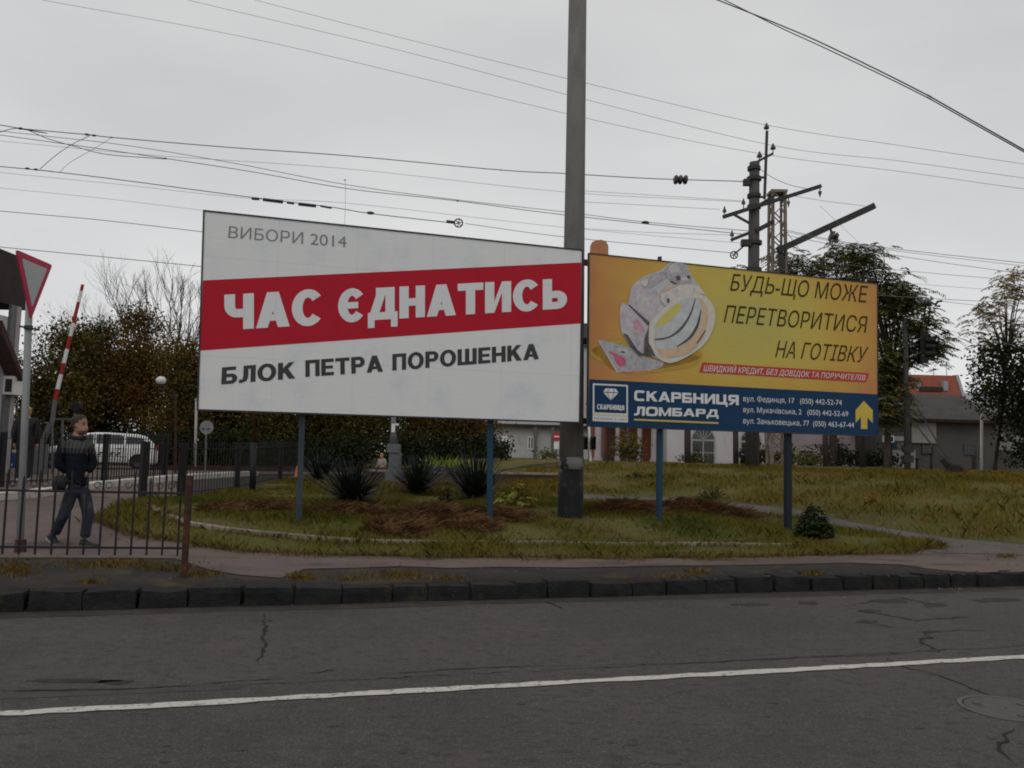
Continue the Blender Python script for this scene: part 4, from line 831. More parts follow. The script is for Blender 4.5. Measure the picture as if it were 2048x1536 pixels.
def wheel(parent, x, y, Y, r):
    q = P(x, y, Y); m = MB(); m.tube([q+Vector((r*math.cos(a), 0, r*math.sin(a))) for a in np.linspace(0, 2*PI, 21)], r*.16, 6)
    for a in (0.3, 1.35, 2.4): m.bar(q-Vector((math.cos(a), 0, math.sin(a)))*r, q+Vector((math.cos(a), 0, math.sin(a)))*r, r*.18, r*.18, up=(0, 1, 0))
    return m.build('pulley_wheel', M['darkmetal'], parent)
wheel(mast, 1468, 510, Ym-.1, .14); bar_px('pulley_arm', (1470, 507), (1490, 490), .06)
# lattice mast
Yl = 36.0; bs = P(1554, 940, Yl); bs.z = H(bs.x, bs.y)
lat = thing('lattice_mast', bs, 'pale rusty steel lattice mast behind the concrete railway mast with a long slanting arm', 'mast')
tp = P(1554, 386, Yl); M['rustpale'] = mat_layers('pale_rusty_steel', [(0, 0, 0, 0, (.17, .15, .12)), (4, 5, .5, .65, (.13, .07, .045)), (2, 5, .5, .7, (.2, .19, .17))], .85, .3, 40)
m = MB(); hh = (tp-bs).length; wb, wt = .33, .27
def leg(sx, sy, t): w_ = wb+(wt-wb)*t; return bs.lerp(tp, t)+Vector((sx*w_, sy*w_, 0))
for sx in (-1, 1):
    for sy in (-1, 1): m.bar(leg(sx, sy, -.02), leg(sx, sy, 1), .11, .11)
n = 22
for f in (((-1, -1), (1, -1)), ((1, -1), (1, 1)), ((1, 1), (-1, 1)), ((-1, 1), (-1, -1))):
    for k in range(n): m.bar(leg(*f[k % 2], k/n), leg(*f[(k+1) % 2], (k+1)/n), .045, .045)
m.build('lattice', M['rustpale'], lat)
q = tp; m = MB(); m.box(q-Vector((.36, .36, .06)), q+Vector((.36, .36, .06))); m.build('cap', M['rustpale'], lat)
bar_px('slanting_arm', (1556, 501), (1748, 412), .26, Yl-.4, Yl-.4, lat); bar_px('arm_bracket', (1560, 497), (1564, 545), .2, Yl-.3, Yl-.3, lat)
q = P(1667, 474, Yl-.4); m = MB(); m.tube([P(1661, 456, Yl-.4), P(1663, 468, Yl-.4)], .05, 6); m.lathe([(.03, -.2), (.22, -.16), (.26, -.05), (.1, -.02), (.1, .02), (.25, .05), (.2, .16), (.03, .2)], q, (1, 0, -.4), 12); m.build('insulator', mat_ins, lat)
# dark pole with a signal head in front of the right tree
Yp = 37.2; bs = P(1815, 932, Yp); bs.z = H(bs.x, bs.y)
sp_ = thing('signal_pole', bs, 'dark pole with a black signal head before the tree by the yellow billboard', 'pole')
m = MB(); m.tube([bs-Vector((0, 0, .3)), P(1810, 640, Yp)], [.14, .11], 10); m.build('shaft', M['mastconcrete'], sp_, smooth=True)
m = MB(); q = P(1846, 693, Yp-.2); m.box(q-Vector((.18, .12, .75)), q+Vector((.18, .12, .75))); hd = m.build('signal_head', M['iron'], sp_); bar_px('arm', (1811, 690), (1846, 690), .07, Yp, Yp-.2, sp_)
for y in (680, 693, 707):
    q = P(1852, y, Yp-.3); m = MB(); m.tube([q, q+Vector((.34, -.2, -.03))], [.15, .13], 10, cap=False); m.build('visor', M['iron'], hd)
for y in (898, 918): 
    q = P(1815, y, Yp); m = MB(); m.box(q-Vector((.2, .17, .16)), q+Vector((.2, .17, .16))); m.build('box', M['darkmetal'], sp_)
# guy wires with tensioning weights
anc = thing('guy_anchor', G(1902, 948), 'dark tensioning block on the grass bank with two guy wires running up left', 'anchor')
g0 = G(1902, 948)
ya = g0.y
m = MB(); m.bar(P(1884, 918, ya+.1), P(1908, 950, ya), .22, .16); m.bar(P(1896, 936, ya-.1), P(1922, 944, ya-.1), .2, .34); m.bar(P(1900, 950, ya-.1), P(1918, 934, ya), .24, .2); m.build('weight', M['iron'], anc)
m = MB(); m.tube([P(1912, 940, ya), P(1875, 886, ya+1), P(1813, 775, Yp)], .03, 5); m.build('guy_wire', M['darkmetal'], anc)
m = MB(); m.tube([P(1893, 925, ya), P(1846, 868, ya+1), P(1813, 825, Yp)], .03, 5); m.build('guy_wire', M['darkmetal'], anc)
# small posts on the right
def simple_post(name, xb, yb, xt, yt, Y, r, mt_, label, cat='post', n=8, cap=None):
    a = P(xb, yb, Y); a.z = H(a.x, a.y); b = P(xt, yt, Y); root = thing(name, a, label, cat)
    m = MB(); m.tube([a-Vector((0, 0, .2)), b], r, n); m.build('shaft', mt_, root, smooth=True)
    m = MB(); m.lathe([(r*1.5, -.02), (r*1.5, .03), (r*.6, .06)], b, n=n); m.build('cap', cap or mt_, root); return root
simple_post('thin_pole', 1962, 925, 1964, 812, 42, .075, M['whitepaint'], 'thin white pole in front of the grey house on the right')
simple_post('iron_post', 1375, 938, 1375, 850, 40, .16, M['timber'], 'dark brown post left of the arched window of the white house')
simple_post('iron_post', 1472, 938, 1471, 850, 40, .14, M['timber'], 'dark brown post between the two arched windows of the white house')
simple_post('iron_post', 1652, 936, 1650, 850, 40, .14, M['timber'], 'dark post in front of the graffiti on the pink outbuilding')
simple_post('iron_post', 1725, 930, 1724, 850, 40, .13, M['timber'], 'dark post at the right end of the pink outbuilding')
simple_post('stub_post', 1834, 934, 1834, 918, 38, .07, M['iron'], 'short dark stub standing right of the signal pole in the grass')
simple_post('stub_post', 1862, 936, 1863, 908, 38, .06, M['iron'], 'short dark post below the small barred window of the grey house')
# wires
M['wire'] = mat('wire', (.16, .16, .165), .6, .1, 3); M['wiredark'] = mat('dark_wire', (.06, .06, .062), .6, .1, 3)
def cat3(pts, n=8):
    out = []
    P4 = [pts[0]*2-pts[1]]+pts+[pts[-1]*2-pts[-2]]
    for i in range(1, len(P4)-2):
        p0, p1, p2, p3 = P4[i-1:i+3]
        for s in range(n):
            t = s/n; out.append(.5*((2*p1)+(p2-p0)*t+(2*p0-5*p1+4*p2-p3)*t*t+(3*p1-p0-3*p2+p3)*t**3))
    return out+[pts[-1]]
GW = 'overhead wires crossing the grey sky'
def wire(pts, Y, r, label, Y2=None, dark=False, ext=True, name='overhead_wire'):
    Y2 = Y2 or Y; x0, x1 = pts[0][0], pts[-1][0]
    q = [P(a, b, Y+(Y2-Y)*(a-x0)/(x1-x0)) for a, b in pts]
    if ext:
        if x0 <= 5: q = [q[0]+(q[0]-q[1]).normalized()*22]+q
        if x1 >= 2040: q = q+[q[-1]+(q[-1]-q[-2]).normalized()*22]
    m = MB(); m.tube(cat3(q) if len(q) > 2 else q, r*.8, 5); o = m.build(name, M['wiredark'] if dark else M['wire'], origin=q[0], smooth=True)
    return tag(o, label, 'wire', GW)
wire([(0, 250), (41, 257), (182, 270), (225, 275), (460, 295), (700, 312), (1000, 340), (1130, 347), (1300, 357), (1490, 363)], 30, .022, 'carrier wire ending in three dark discs just left of the concrete mast', 31, True)
w1 = thing('disc_insulator', P(1362, 359, 30.8), 'string of three dark insulator discs on the wire left of the concrete mast', 'insulator')
for k, x in enumerate((1352, 1361, 1371)):
    m = MB(); m.lathe([(.03, -.11), (.15, -.07), (.19, 0), (.15, .06), (.03, .1)], P(x, 359.5, 30.8), (1, 0, -.08), 12); m.build('disc', mat_ins, w1)
wire([(0, 262), (239, 289), (460, 325), (690, 369), (900, 398), (1130, 424), (1290, 444), (1500, 462)], 31, .016, 'messenger wire running from the left edge through the clamps to the right')
wire([(0, 270), (160, 292), (331, 317), (500, 343), (700, 378), (915, 402), (1130, 430), (1500, 470)], 31.5, .018, 'x', dark=True)['label'] = 'darker contact wire with a small clamp left of the white billboard top'
wire([(0, 282), (300, 310), (697, 338), (1130, 384), (1490, 404)], 33, .010, 'faint thin wire above the messenger wires')
wire([(-60, 285), (-10, 267), (41, 257), (95, 277), (150, 293), (215, 309), (331, 318)], 30, .018, 'dipping jumper wire hanging from the carrier wire at the upper left', dark=True, ext=False)
wire([(182, 270), (140, 291), (105, 316), (80, 338)], 30, .016, 'left one of two bowed jumper wires at the upper left', ext=False)
wire([(222, 276), (185, 299), (140, 325), (120, 344)], 30, .010, 'right thinner one of two bowed jumper wires at the upper left', ext=False)
wire([(0, 333), (53, 338), (120, 345), (250, 361), (490, 393), (660, 414), (740, 427), (905, 446)], 29, .020, 'wire carrying ribbed insulators above the white billboard', dark=True)
wire([(0, 345), (250, 370), (490, 396), (700, 407), (1130, 455), (1490, 487)], 32, .009, 'faint thin wire just under the ribbed insulator wire')
wire([(930, 447), (1130, 474), (1465, 506)], 29, .014, 'wire running from the pulley wheel to the right behind the concrete pole', ext=False)
wire([(0, 376), (200, 396), (408, 421)], 34, .009, 'faint thin wire left of the white billboard, topmost of three', ext=True)
wire([(0, 422), (200, 440), (408, 464), (560, 482)], 32, .018, 'wire meeting the left edge of the white billboard below its corner')
wire([(0, 494), (200, 513), (402, 533), (560, 550)], 31, .018, 'lowest wire passing behind the give way sign')
wire([(690, 360), (691, 400), (688, 470)], 31, .008, 'thin vertical dropper hanging above the white billboard', ext=False)
wire([(85, 0), (540, 85), (1175, 237), (1519, 307), (1800, 343), (2048, 378)], 34, .011, 'power line to the lower left pin of the concrete mast', 31)
wire([(375, 0), (800, 101), (1175, 200), (1546, 291), (1800, 322), (2048, 356)], 34, .011, 'power line to the right pin of the concrete mast', 31)
wire([(510, 0), (800, 75), (1175, 167), (1533, 250), (1800, 291), (2048, 328)], 34, .011, 'power line to the topmost pin of the concrete mast', 31)
wire([(1425, -4), (1560, 50), (1660, 94), (1850, 188), (2048, 300)], 20, .020, 'upper strand of the dark cable pair at the upper right', 16, True)
wire([(1441, -4), (1560, 55), (1660, 101), (1850, 193), (2048, 304)], 20, .016, 'lower strand of the dark cable pair at the upper right', 16, True)
wire([(1518, 337), (1545, 355), (1580, 370), (1612, 377)], Ym, .014, 'sagging jumper from the mast top to the end of the upper cross arm', ext=False)
wire([(1575, 390), (1650, 402), (1730, 412)], Yl, .012, 'stay from the lattice mast top to the end of the slanting arm', ext=False)
wire([(1567, 455), (1600, 500), (1640, 545)], Yl-.5, .016, 'stay dropping from the lattice mast behind the slanting arm', ext=False)
for y0, y1, r, l in [(486, 526, .016, 'topmost of the wires fanning out right of the slanting arm'), (489, 532, .012, 'second of the wires fanning out right of the slanting arm'), (496, 548, .014, 'third of the wires fanning out right of the slanting arm'), (530, 562, .012, 'fourth of the wires fanning out right of the slanting arm'), (556, 584, .008, 'faint wire below the fan of wires on the right'), (586, 607, .014, 'wire passing just above the right disc insulators')]:
    wire([(1560, y0-28 if y0 < 500 else y0-18), (1700, y0), (1870, (y0+y1)/2+1), (2048, y1)], 33, r, l)
wire([(1878, 602), (1990, 615), (2048, 620)], 34, .012, 'wire leaving the right disc insulators towards the right edge')
wire([(1640, 412), (1845, 605)], 34, .008, 'thin straight wire from the cross arm down to the right disc insulators', ext=False)
wire([(1168, 404), (1300, 411), (1440, 419)], 31, .010, 'thin wire ending at the left pin of the upper cross arm', ext=False)
wire([(1168, 382), (1300, 390), (1487, 402)], 31, .010, 'thin wire ending at the second pin of the upper cross arm', ext=False)
wire([(1168, 457), (1300, 465), (1462, 470)], 31, .010, 'thin wire ending at the pin of the lower cross arm', ext=False)
wire([(1870, 655), (2000, 684), (2060, 698)], 36, .010, 'thin wire crossing between the two right hand trees')
w2 = thing('disc_insulator', P(1850, 606, 34), 'string of three dark insulator discs against the sky right of the middle tree', 'insulator')
for x in (1844, 1851, 1858):
    m = MB(); m.lathe([(.03, -.11), (.13, -.07), (.17, 0), (.13, .06), (.03, .1)], P(x, 606, 34), (1, 0, -.05), 12); m.build('disc', mat_ins, w2)
m = MB(); m.tube([P(1861, 606, 34), P(1871, 608, 34)], .04, 6); m.tube([P(1884, 602, 34), P(1875, 603, 34), P(1871, 612, 34), P(1880, 612, 34)], .05, 6); m.build('fork', M['darkmetal'], w2)
w3 = thing('rod_insulator', P(600, 407, 29), 'two ribbed rod insulators in line on the wire above the white billboard', 'insulator')
for a, b in (((526, 399), (566, 404)), ((597, 408), (632, 412))):
    A_, B_ = P(*a, 29), P(*b, 29); d = B_-A_; m = MB(); pr = []
    for k in range(10): pr += [(.045, d.length*k/10), (.075, d.length*(k+.5)/10)]
    m.lathe(pr+[(.045, d.length)], A_, d, 8); m.build('ribbed_rod', mat_ins, w3)
m = MB(); m.bar(P(504, 397, 29), P(518, 398, 29), .1, .08); m.bar(P(574, 405, 29), P(588, 407, 29), .07, .07); m.bar(P(641, 412, 29), P(663, 416, 29), .06, .06); m.build('link', M['darkmetal'], w3)
w4 = thing('tension_pulley', P(917, 446, 29), 'spoked pulley wheel hanging on a wire above the middle of the white billboard', 'pulley')
wheel(w4, 917, 446, 29, .15); m = MB(); m.bar(P(893, 443, 29), P(910, 445, 29), .12, .08); m.build('link', M['darkmetal'], w4)
GC = 'small clamps on the overhead wires'
for x, y, s, l in [(41, 257, .09, 'small clamp where the dipping jumper meets the carrier wire at the upper left'), (174, 269, .08, 'left one of two clamps where the bowed jumper leaves the carrier wire'), (188, 271, .08, 'right one of two clamps where the bowed jumper leaves the carrier wire'), (223, 275, .05, 'tiny clamp right of the pair on the carrier wire'), (55, 337, .08, 'left clamp on the second wire below the bowed jumper'), (72, 339, .08, 'right clamp on the second wire below the bowed jumper'), (331, 317, .06, 'clamp at the low end of the dipping jumper'), (741, 426, .12, 'oblong clamp between the ribbed rods and the pulley wheel'), (915, 402, .05, 'tiny clamp above the pulley wheel'), (1002, 340, .04, 'tiny clamp on the carrier wire left of the concrete pole'), (1291, 445, .12, 'flat dark clamp on the wires right of the concrete pole'), (690, 360, .04, 'tiny clamp at the head of the vertical dropper')]:
    q = P(x, y, 29.9); m = MB(); m.tube([q-Vector((s*1.2, 0, -.01)), q-Vector((s*.5, 0, 0)), q+Vector((s*.5, 0, 0)), q+Vector((s*1.2, 0, -.01))], [s*.2, s*.5, s*.5, s*.2], 6)
    tag(m.build('wire_clamp', M['darkmetal'], origin=q), l, 'clamp', GC)

# ---------------------------------------------------------------- give way sign
bs = P(40, 1106, 10.25); bs.z = H(bs.x, bs.y)
sg = thing('give_way_sign', bs, 'grey pole with a red bordered give way triangle beside the walking man', 'road sign')
m = MB(); tp = P(62, 515, 10.52); m.tube([bs-Vector((0, 0, .2)), bs.lerp(tp, .5), tp], .043, 14); m.build('pole', M['galv'], sg, smooth=True)
A_, B_, C_ = P(33, 499, 10.0), P(105, 530, 10.75), P(62.5, 639, 10.37); nrm = (B_-A_).cross(C_-A_).normalized()
if nrm.dot(EYE-A_) < 0: nrm = -nrm
def tri(f, r=.045):
    c = (A_+B_+C_)/3; out = []; T = [c+(v-c)*f for v in (A_, B_, C_)]
    for i in range(3):
        v, a, b = T[i], T[i-1], T[(i+1) % 3]; ua, ub = (a-v).normalized(), (b-v).normalized()
        for t in (0, .25, .5, .75, 1): out.append(v+ua*r*(1-t)**2+ub*r*t**2)
    return out
m = MB(); m.slab([p_-nrm*.0 for p_ in tri(1)], -nrm*.02); pl_ = m.build('sign_plate', mat('sign_red', (.40, .02, .065), .45, .08, 5), sg)
m = MB(); m.slab([p_+nrm*.003 for p_ in tri(.70, .02)], -nrm*.002); m.build('white_field', mat_layers('worn_white_field', [(0, 0, 0, 0, (.40, .41, .42)), (6, 5, .62, .68, (.25, .25, .25))], .5, .05, 30), pl_)
m = MB(); q = P(57, 656, 10.45); m.tube([q+Vector((-.08, -.06, .01)), q+Vector((.0, -.07, 0)), q+Vector((.17, -.05, -.03))], .014, 6); m.tube([q-Vector((0, 0, .02)), q+Vector((0, 0, .03))], .052, 12); m.build('clamp', M['darkmetal'], sg)
m = MB(); q = bs; m.tube([q-Vector((0, 0, .1)), q+Vector((0, 0, .16))], [.075, .06], 12); m.build('foot_sleeve', M['rustiron'], sg)

# ---------------------------------------------------------------- iron fences
def fence(name, base, hgt, label, sp=.13, r=.009, posts=(), low=.12, pr=.035, scroll=False, group=None, post_mat=None, alt=0.0, top_off=.12, pm=None):
    root = thing(name, base[0], label, 'fence', group)
    pm = pm or M['iron']
    for zz in (low, hgt-top_off):
        m = MB()
        for a, b in zip(base, base[1:]): m.bar(a+Vector((0, 0, zz)), b+Vector((0, 0, zz)), .03, .022)
        m.build('rail', pm, root)
    i = 0
    for a, b in zip(base, base[1:]):
        L_ = (b-a).length; n = max(1, round(L_/sp)); d = (b-a).normalized()
        for k in range(n):
            q = a.lerp(b, (k+.5)/n); i += 1; e = alt*(i % 2)
            m = MB(); m.bar(q+Vector((0, 0, low-.075)), q+Vector((0, 0, hgt-e)), r*2, r*2, up=d); t = q+Vector((0, 0, hgt-e))
            m.lathe([(r*1.7, 0), (r*1.2, .02), (r*.2, .06)], t, n=4); m.build('picket', pm, root)
            if scroll and i % 2 == 0:
                c = q+Vector((0, 0, hgt-top_off+.07))
                for s in (-1, 1):
                    m = MB(); cc = c+d*s*(sp*.36); m.tube([cc+d*math.cos(a_)*.032*(1-.05*a_)+Vector((0, 0, math.sin(a_)*.032*(1-.05*a_))) for a_ in np.linspace(-1.5, 5.2, 15)], .004, 4); m.build('scroll', pm, root)
    for q in posts:
        m = MB(); m.bar(q-Vector((0, 0, .2)), q+Vector((0, 0, hgt+.03)), pr*2, pr*2, up=(base[1]-base[0]).normalized()); m.build('post', post_mat or M['rustiron'], root)
    return root
A_ = P(368, 1150, 8.6); A_.z = H(A_.x, A_.y); B_ = P(0, 1166, 8.35); B_.z = H(B_.x, B_.y); d = (B_-A_).normalized(); E_ = A_+d*4.1
fr = fence('front_fence', [A_, E_], 1.02, 'black iron picket fence with rusty end post in front of the walking man', .154, .0085, [], .30, .024, True, top_off=.16, alt=.055, pm=M['iron'])
M['postrust'] = mat_layers('rusty_post', [(0, 0, 0, 0, (.075, .026, .012)), (5, 5, .42, .6, (.035, .018, .014)), (20, 4, .55, .7, (.11, .045, .02))], .8, .5, 80)
m = MB(); m.bar(A_-Vector((0, 0, .2)), A_+Vector((0, 0, .55)), .056, .056, up=d); m.build('post', M['postrust'], fr); m = MB(); m.bar(A_+Vector((0, 0, .551)), A_+Vector((0, 0, 1.04)), .058, .058, up=d); m.build('post', M['rustiron'], fr)
q = [G(284, 1001), G(361, 999), G(473, 984), G(560, 961), G(598, 953)]
fence('side_fence', q[1:], 1.25, 'black iron fence running back along the left side of the grass bed', .165, .007, q[1:4], .14, .055, post_mat=M['iron'])
fence('gate_fence', q[:2], 1.25, 'short black iron fence panel between two thick posts behind the front fence', .14, .010, q[:2], .14, .07, post_mat=M['iron'])
q = [G(-260, 990), G(0, 976), G(207, 967), G(329, 955)]
fence('rear_fence', q, 1.38, 'black iron fence behind the walking man in front of the white car', .15, .011, q[1:], .16, .06, post_mat=M['iron'])

# ---------------------------------------------------------------- left background furniture
def on(px, py, Y): q = P(px, py, Y); q.z = H(q.x, q.y); return q
# globe lamp
Yg = 30; b_ = on(352, 945, Yg); lp = thing('globe_lamp', b_, 'rusty lamp post with a white glass globe on a short arm', 'street lamp')
m = MB(); m.tube([b_-Vector((0, 0, .2)), P(351, 800, Yg), P(349, 782, Yg)], [.05, .045, .04], 8); m.tube([P(350, 800, Yg), P(341, 790, Yg), P(330, 786, Yg), P(323, 778, Yg), P(322, 770, Yg)], .025, 6); m.tube([P(349, 783, Yg), P(323, 783, Yg)], .018, 6); m.build('post', M['rustiron'], lp)
q = P(322, 761, Yg); r = .175; m = MB(); m.lathe([(r*math.sin(a)+.001, -r*.88*math.cos(a)) for a in np.linspace(0, PI, 13)], q, n=20); m.build('globe', mat('milk_glass', (.62, .62, .60), .25, .04, 3, spec=.5), lp, smooth=True)
m = MB(); m.lathe([(.09, -.04), (.09, .03), (.05, .05)], q-Vector((0, 0, .18)), n=12); m.build('collar', M['iron'], lp)
# rusty pole
b_ = on(505, 985, 21.8); rp = thing('rusty_pole', b_, 'thick rusty brown pole rising behind the white billboard from the grass', 'pole')
m = MB(); m.tube([b_-Vector((0, 0, .2)), P(507, 885, 21.8)], .085, 12); m.build('sleeve', M['iron'], rp, smooth=True); m = MB(); m.tube([P(507, 884.9, 21.8), P(510, 640, 21.8)], .052, 12); m.build('shaft', M['postrust'], rp, smooth=True)
b_ = on(391, 935, 34); simple_post('white_post', 390, 938, 393, 800, 34, .055, M['column_white'], 'pale post just left of the round sign under the white billboard')
b_ = on(411, 940, 33); rs = thing('round_sign', b_, 'back of a round grey traffic sign on a thin post', 'road sign')
m = MB(); m.tube([b_-Vector((0, 0, .2)), P(413, 845, 33)], .035, 8); m.build('post', M['steelgrey'], rs); m = MB(); m.lathe([(.27, 0), (.275, .01), (.27, .02)], P(413, 855, 32.9), (0, 1, 0), 24); pl_ = m.build('disc', mat('sign_back', (.2, .205, .21), .6, .08, 4), rs)
for dx in (-.12, .08): 
    q = P(413, 856, 32.9)+Vector((dx, -.02, -.03)); m = MB(); m.box(q-Vector((.05, .01, .02)), q+Vector((.05, .012, .02))); m.build('bracket', M['darkmetal'], pl_)
# signal box
b_ = on(788, 950, 27); sb = thing('crossing_cabinet', b_, 'grey level crossing post with a wide cabinet below the white billboard', 'signal post')
m = MB(); q0 = P(788, 948, 27); w_ = .33; 
m.box((b_.x-.26, 26.8, b_.z-.2), (b_.x+.28, 27.4, P(788, 941, 27).z)); m.box((b_.x-.17, 26.85, P(788, 941, 27).z), (b_.x+.19, 27.35, P(788, 905, 27).z)); m.build('base', M['steelgrey'], sb)
m = MB(); m.box((P(775, 905, 27).x, 26.8, P(788, 905, 27).z), (P(798, 905, 27).x, 27.4, P(788, 888, 27).z)); m.build('cabinet', M['steelgrey'], sb)
m = MB(); m.tube([P(787, 888.1, 27), P(787, 866, 27), P(787, 822, 27)], [.16, .085, .075], 12); m.build('post', M['steelgrey'], sb, smooth=True)
m = MB(); q = P(786.5, 856, 26.9); m.box(q-Vector((.055, .02, .14)), q+Vector((.055, .02, .14))); m.build('notice', M['whitepaint'], sb)
m = MB(); q = P(794, 849, 26.9); m.box(q-Vector((.06, .03, .03)), q+Vector((.06, .03, .03))); m.build('lamp', M['whitepaint'], sb)
# striped crossing barrier
Yb = 27; b_ = on(92, 955, Yb); cb = thing('crossing_barrier', b_, 'raised red and white striped level crossing barrier', 'barrier')
st = [(165.5, 569, 581), (162, 581, 604), (159, 604, 645), (150, 645, 673), (141, 673, 698), (134, 698, 727), (126, 727, 750), (119, 750, 778), (114, 778, 803)]
top_, bot_ = Vector((165.5, 569, 0)), Vector((109, 803, 0)); ys = [569, 582, 604, 646, 672, 698, 726, 749, 778, 803]
def ax(y): return top_.x+(bot_.x-top_.x)*(y-569)/(803-569)
for k in range(9):
    m = MB(); a, b = P(ax(ys[k]), ys[k], Yb), P(ax(ys[k+1]), ys[k+1], Yb); r0 = .05+.02*k/9; m.tube([a, b], [r0, r0+.002], 8); m.build('arm', M['redpaint'] if k % 2 == 0 else M['whitepaint'], cb)
m = MB(); m.tube([P(110, 800, Yb), P(104, 845, Yb)], .075, 8); m.bar(P(101, 848, Yb), P(84, 888, Yb), .16, .12); m.bar(P(90, 845, Yb), P(101, 846, Yb), .08, .06); m.build('counter_arm', M['steelgrey'], cb)
m = MB(); m.bar(P(84, 888, Yb), P(80, 950, Yb), .3, .3); m.build('stand', M['steelgrey'], cb)
lb = thing('crossing_lights', on(128, 950, 27.6), 'pair of black round warning lights on a grey frame behind the barrier', 'signal')
for x, y in ((110, 812), (153, 814)):
    m = MB(); m.lathe([(.02, -.02), (.19, -.02), (.19, .03), (.15, .06), (.02, .06)], P(x, y, 27.6), (0, -1, 0), 20); m.build('light_disc', M['iron'], lb)
m = MB(); m.bar(P(105, 838, 27.7), P(153, 838, 27.7), .06, .05); m.build('cross_bar', M['steelgrey'], lb)
for x in (105, 125, 150):
    m = MB(); a = on(x, 940, 27.7); m.tube([a, P(x, 812 if x == 150 else 838, 27.7)], .04, 6); m.build('upright', M['steelgrey'], lb)
wb_ = thing('white_rail', on(60, 940, 29), 'low white crossing rail at the left edge behind the fence', 'rail')
m = MB(); m.bar(P(-120, 899, 29), P(92, 903, 29), .09, .10); m.build('beam', M['whitepaint'], wb_)
for x in (-100, 5, 85):
    m = MB(); a = on(x, 940, 29.05); m.tube([a, P(x, 901, 29.05)], .035, 6); m.build('leg', M['steelgrey'], wb_)
bb = thing('blue_container', on(0, 940, 31), 'blue container cut by the left edge of the picture behind the fence', 'container')
m = MB(); a, b = P(-60, 936, 31), P(16, 909, 31); m.box((a.x, 31, H(a.x, 31)), (b.x, 32, b.z)); m.box((a.x-.04, 30.96, b.z), (b.x+.04, 32.04, b.z+.07)); m.build('body', mat('blue_plastic', (.015, .06, .16), .5, .15, 3), bb)
m = MB(); m.bar(P(2, 922, 30.97), P(24, 930, 30.97), .03, .06); m.build('stripe', M['whitepaint'], bb)
# no entry sign, traffic lights, diamond sign
b_ = on(1113, 935, 45); ne = thing('no_entry_sign', b_, 'red round no entry sign left of the concrete pole', 'road sign')
m = MB(); m.tube([b_, P(1113, 865, 45)], .04, 8); m.build('post', M['steelgrey'], ne); q = P(1114, 873, 44.9); m = MB(); m.lathe([(.23, 0), (.235, .01), (.23, .02)], q, (0, 1, 0), 24); dk = m.build('disc', mat('no_entry_red', (.45, .02, .04), .5, .05, 5), ne)
m = MB(); m.box(q+Vector((-.15, -.012, -.035)), q+Vector((.15, -.003, .035))); m.build('white_bar', M['whitepaint'], dk)
q = P(1113, 890, 44.9); m = MB(); m.box(q-Vector((.14, .01, .22)), q+Vector((.14, .01, .18))); m.build('lower_plate', M['whitepaint'], ne)
b_ = on(1181, 940, 40); tl = thing('traffic_lights', b_, 'pair of dark traffic light heads just right of the concrete pole', 'traffic lights')
m = MB(); m.tube([b_, P(1178, 850, 40)], .06, 8); m.build('post', M['whitepaint'], tl)
for x in (1170, 1186):
    q = P(x, 886, 39.8); m = MB(); m.box(q-Vector((.13, .1, .32)), q+Vector((.13, .1, .32))); h_ = m.build('light_head', M['iron'], tl)
    for dz in (-.2, 0, .2):
        m = MB(); m.tube([q+Vector((0, -.1, dz)), q+Vector((.04, -.3, dz))], [.1, .09], 8, cap=False); m.build('visor', M['iron'], h_)
b_ = on(878, 935, 47); ds = thing('diamond_sign', b_, 'faint grey diamond sign with a square plate against the dark trees', 'road sign')
m = MB(); m.tube([b_, P(878, 852, 47)], .04, 8); m.build('post', M['steelgrey'], ds); q = P(879, 861, 46.9); r = .24
dkm = mat('dim_sign_back', (.07, .07, .072), .6, .08, 4)
m = MB(); m.slab([q+Vector((r, 0, 0)), q+Vector((0, 0, r)), q+Vector((-r, 0, 0)), q-Vector((0, 0, r))], (0, .02, 0)); m.build('plate', dkm, ds); q = P(878, 880, 46.9); m = MB(); m.box(q-Vector((.2, .01, .2)), q+Vector((.2, .01, .2))); m.build('lower_plate', dkm, ds)
b_ = on(1010, 935, 48); bx = thing('white_box_sign', b_, 'small white notice on a post right of the blue billboard leg', 'sign')
m = MB(); m.tube([b_, P(1010, 872, 48)], .04, 6); m.build('post', M['darkmetal'], bx); m = MB(); q = P(1010, 878, 47.9); m.box(q-Vector((.16, .02, .16)), q+Vector((.16, .02, .16))); m.build('plate', M['whitepaint'], bx)
# ---------------------------------------------------------------- people
def skin(verts, edges, radii, sub=2, root=0, sm=True):
    me = bpy.data.meshes.new('s'); me.from_pydata([tuple(v) for v in verts], edges, []); o = bpy.data.objects.new('s', me); COL.objects.link(o)
    md = o.modifiers.new('k', 'SKIN'); md.use_smooth_shade = sm
    for i, r in enumerate(radii):
        q = me.skin_vertices[0].data[i]; q.radius = r if isinstance(r, tuple) else (r, r); q.use_root = (i == root)
    sb = o.modifiers.new('b', 'SUBSURF'); sb.levels = sb.render_levels = sub
    bpy.context.view_layer.update(); out = bpy.data.meshes.new_from_object(o.evaluated_get(bpy.context.evaluated_depsgraph_get()))
    bpy.data.objects.remove(o); bpy.data.meshes.remove(me); return out
def mesh_add(mb, me, m=0, M_=None):
    mb.add([(M_ @ v.co) if M_ else v.co.copy() for v in me.vertices], [tuple(p.vertices) for p in me.polygons], m)
M['skin'] = mat('skin', (.30, .165, .115), .55, .08, 20); M['skin_pale'] = mat('skin_pale', (.36, .21, .15), .55, .08, 20)
M['hair'] = mat('brown_hair', (.022, .014, .01), .6, .3, 40); M['blond'] = mat('blond_hair', (.36, .22, .08), .6, .2, 30)
M['eye'] = mat('eye_dark', (.02, .018, .016), .3, .1, 5)
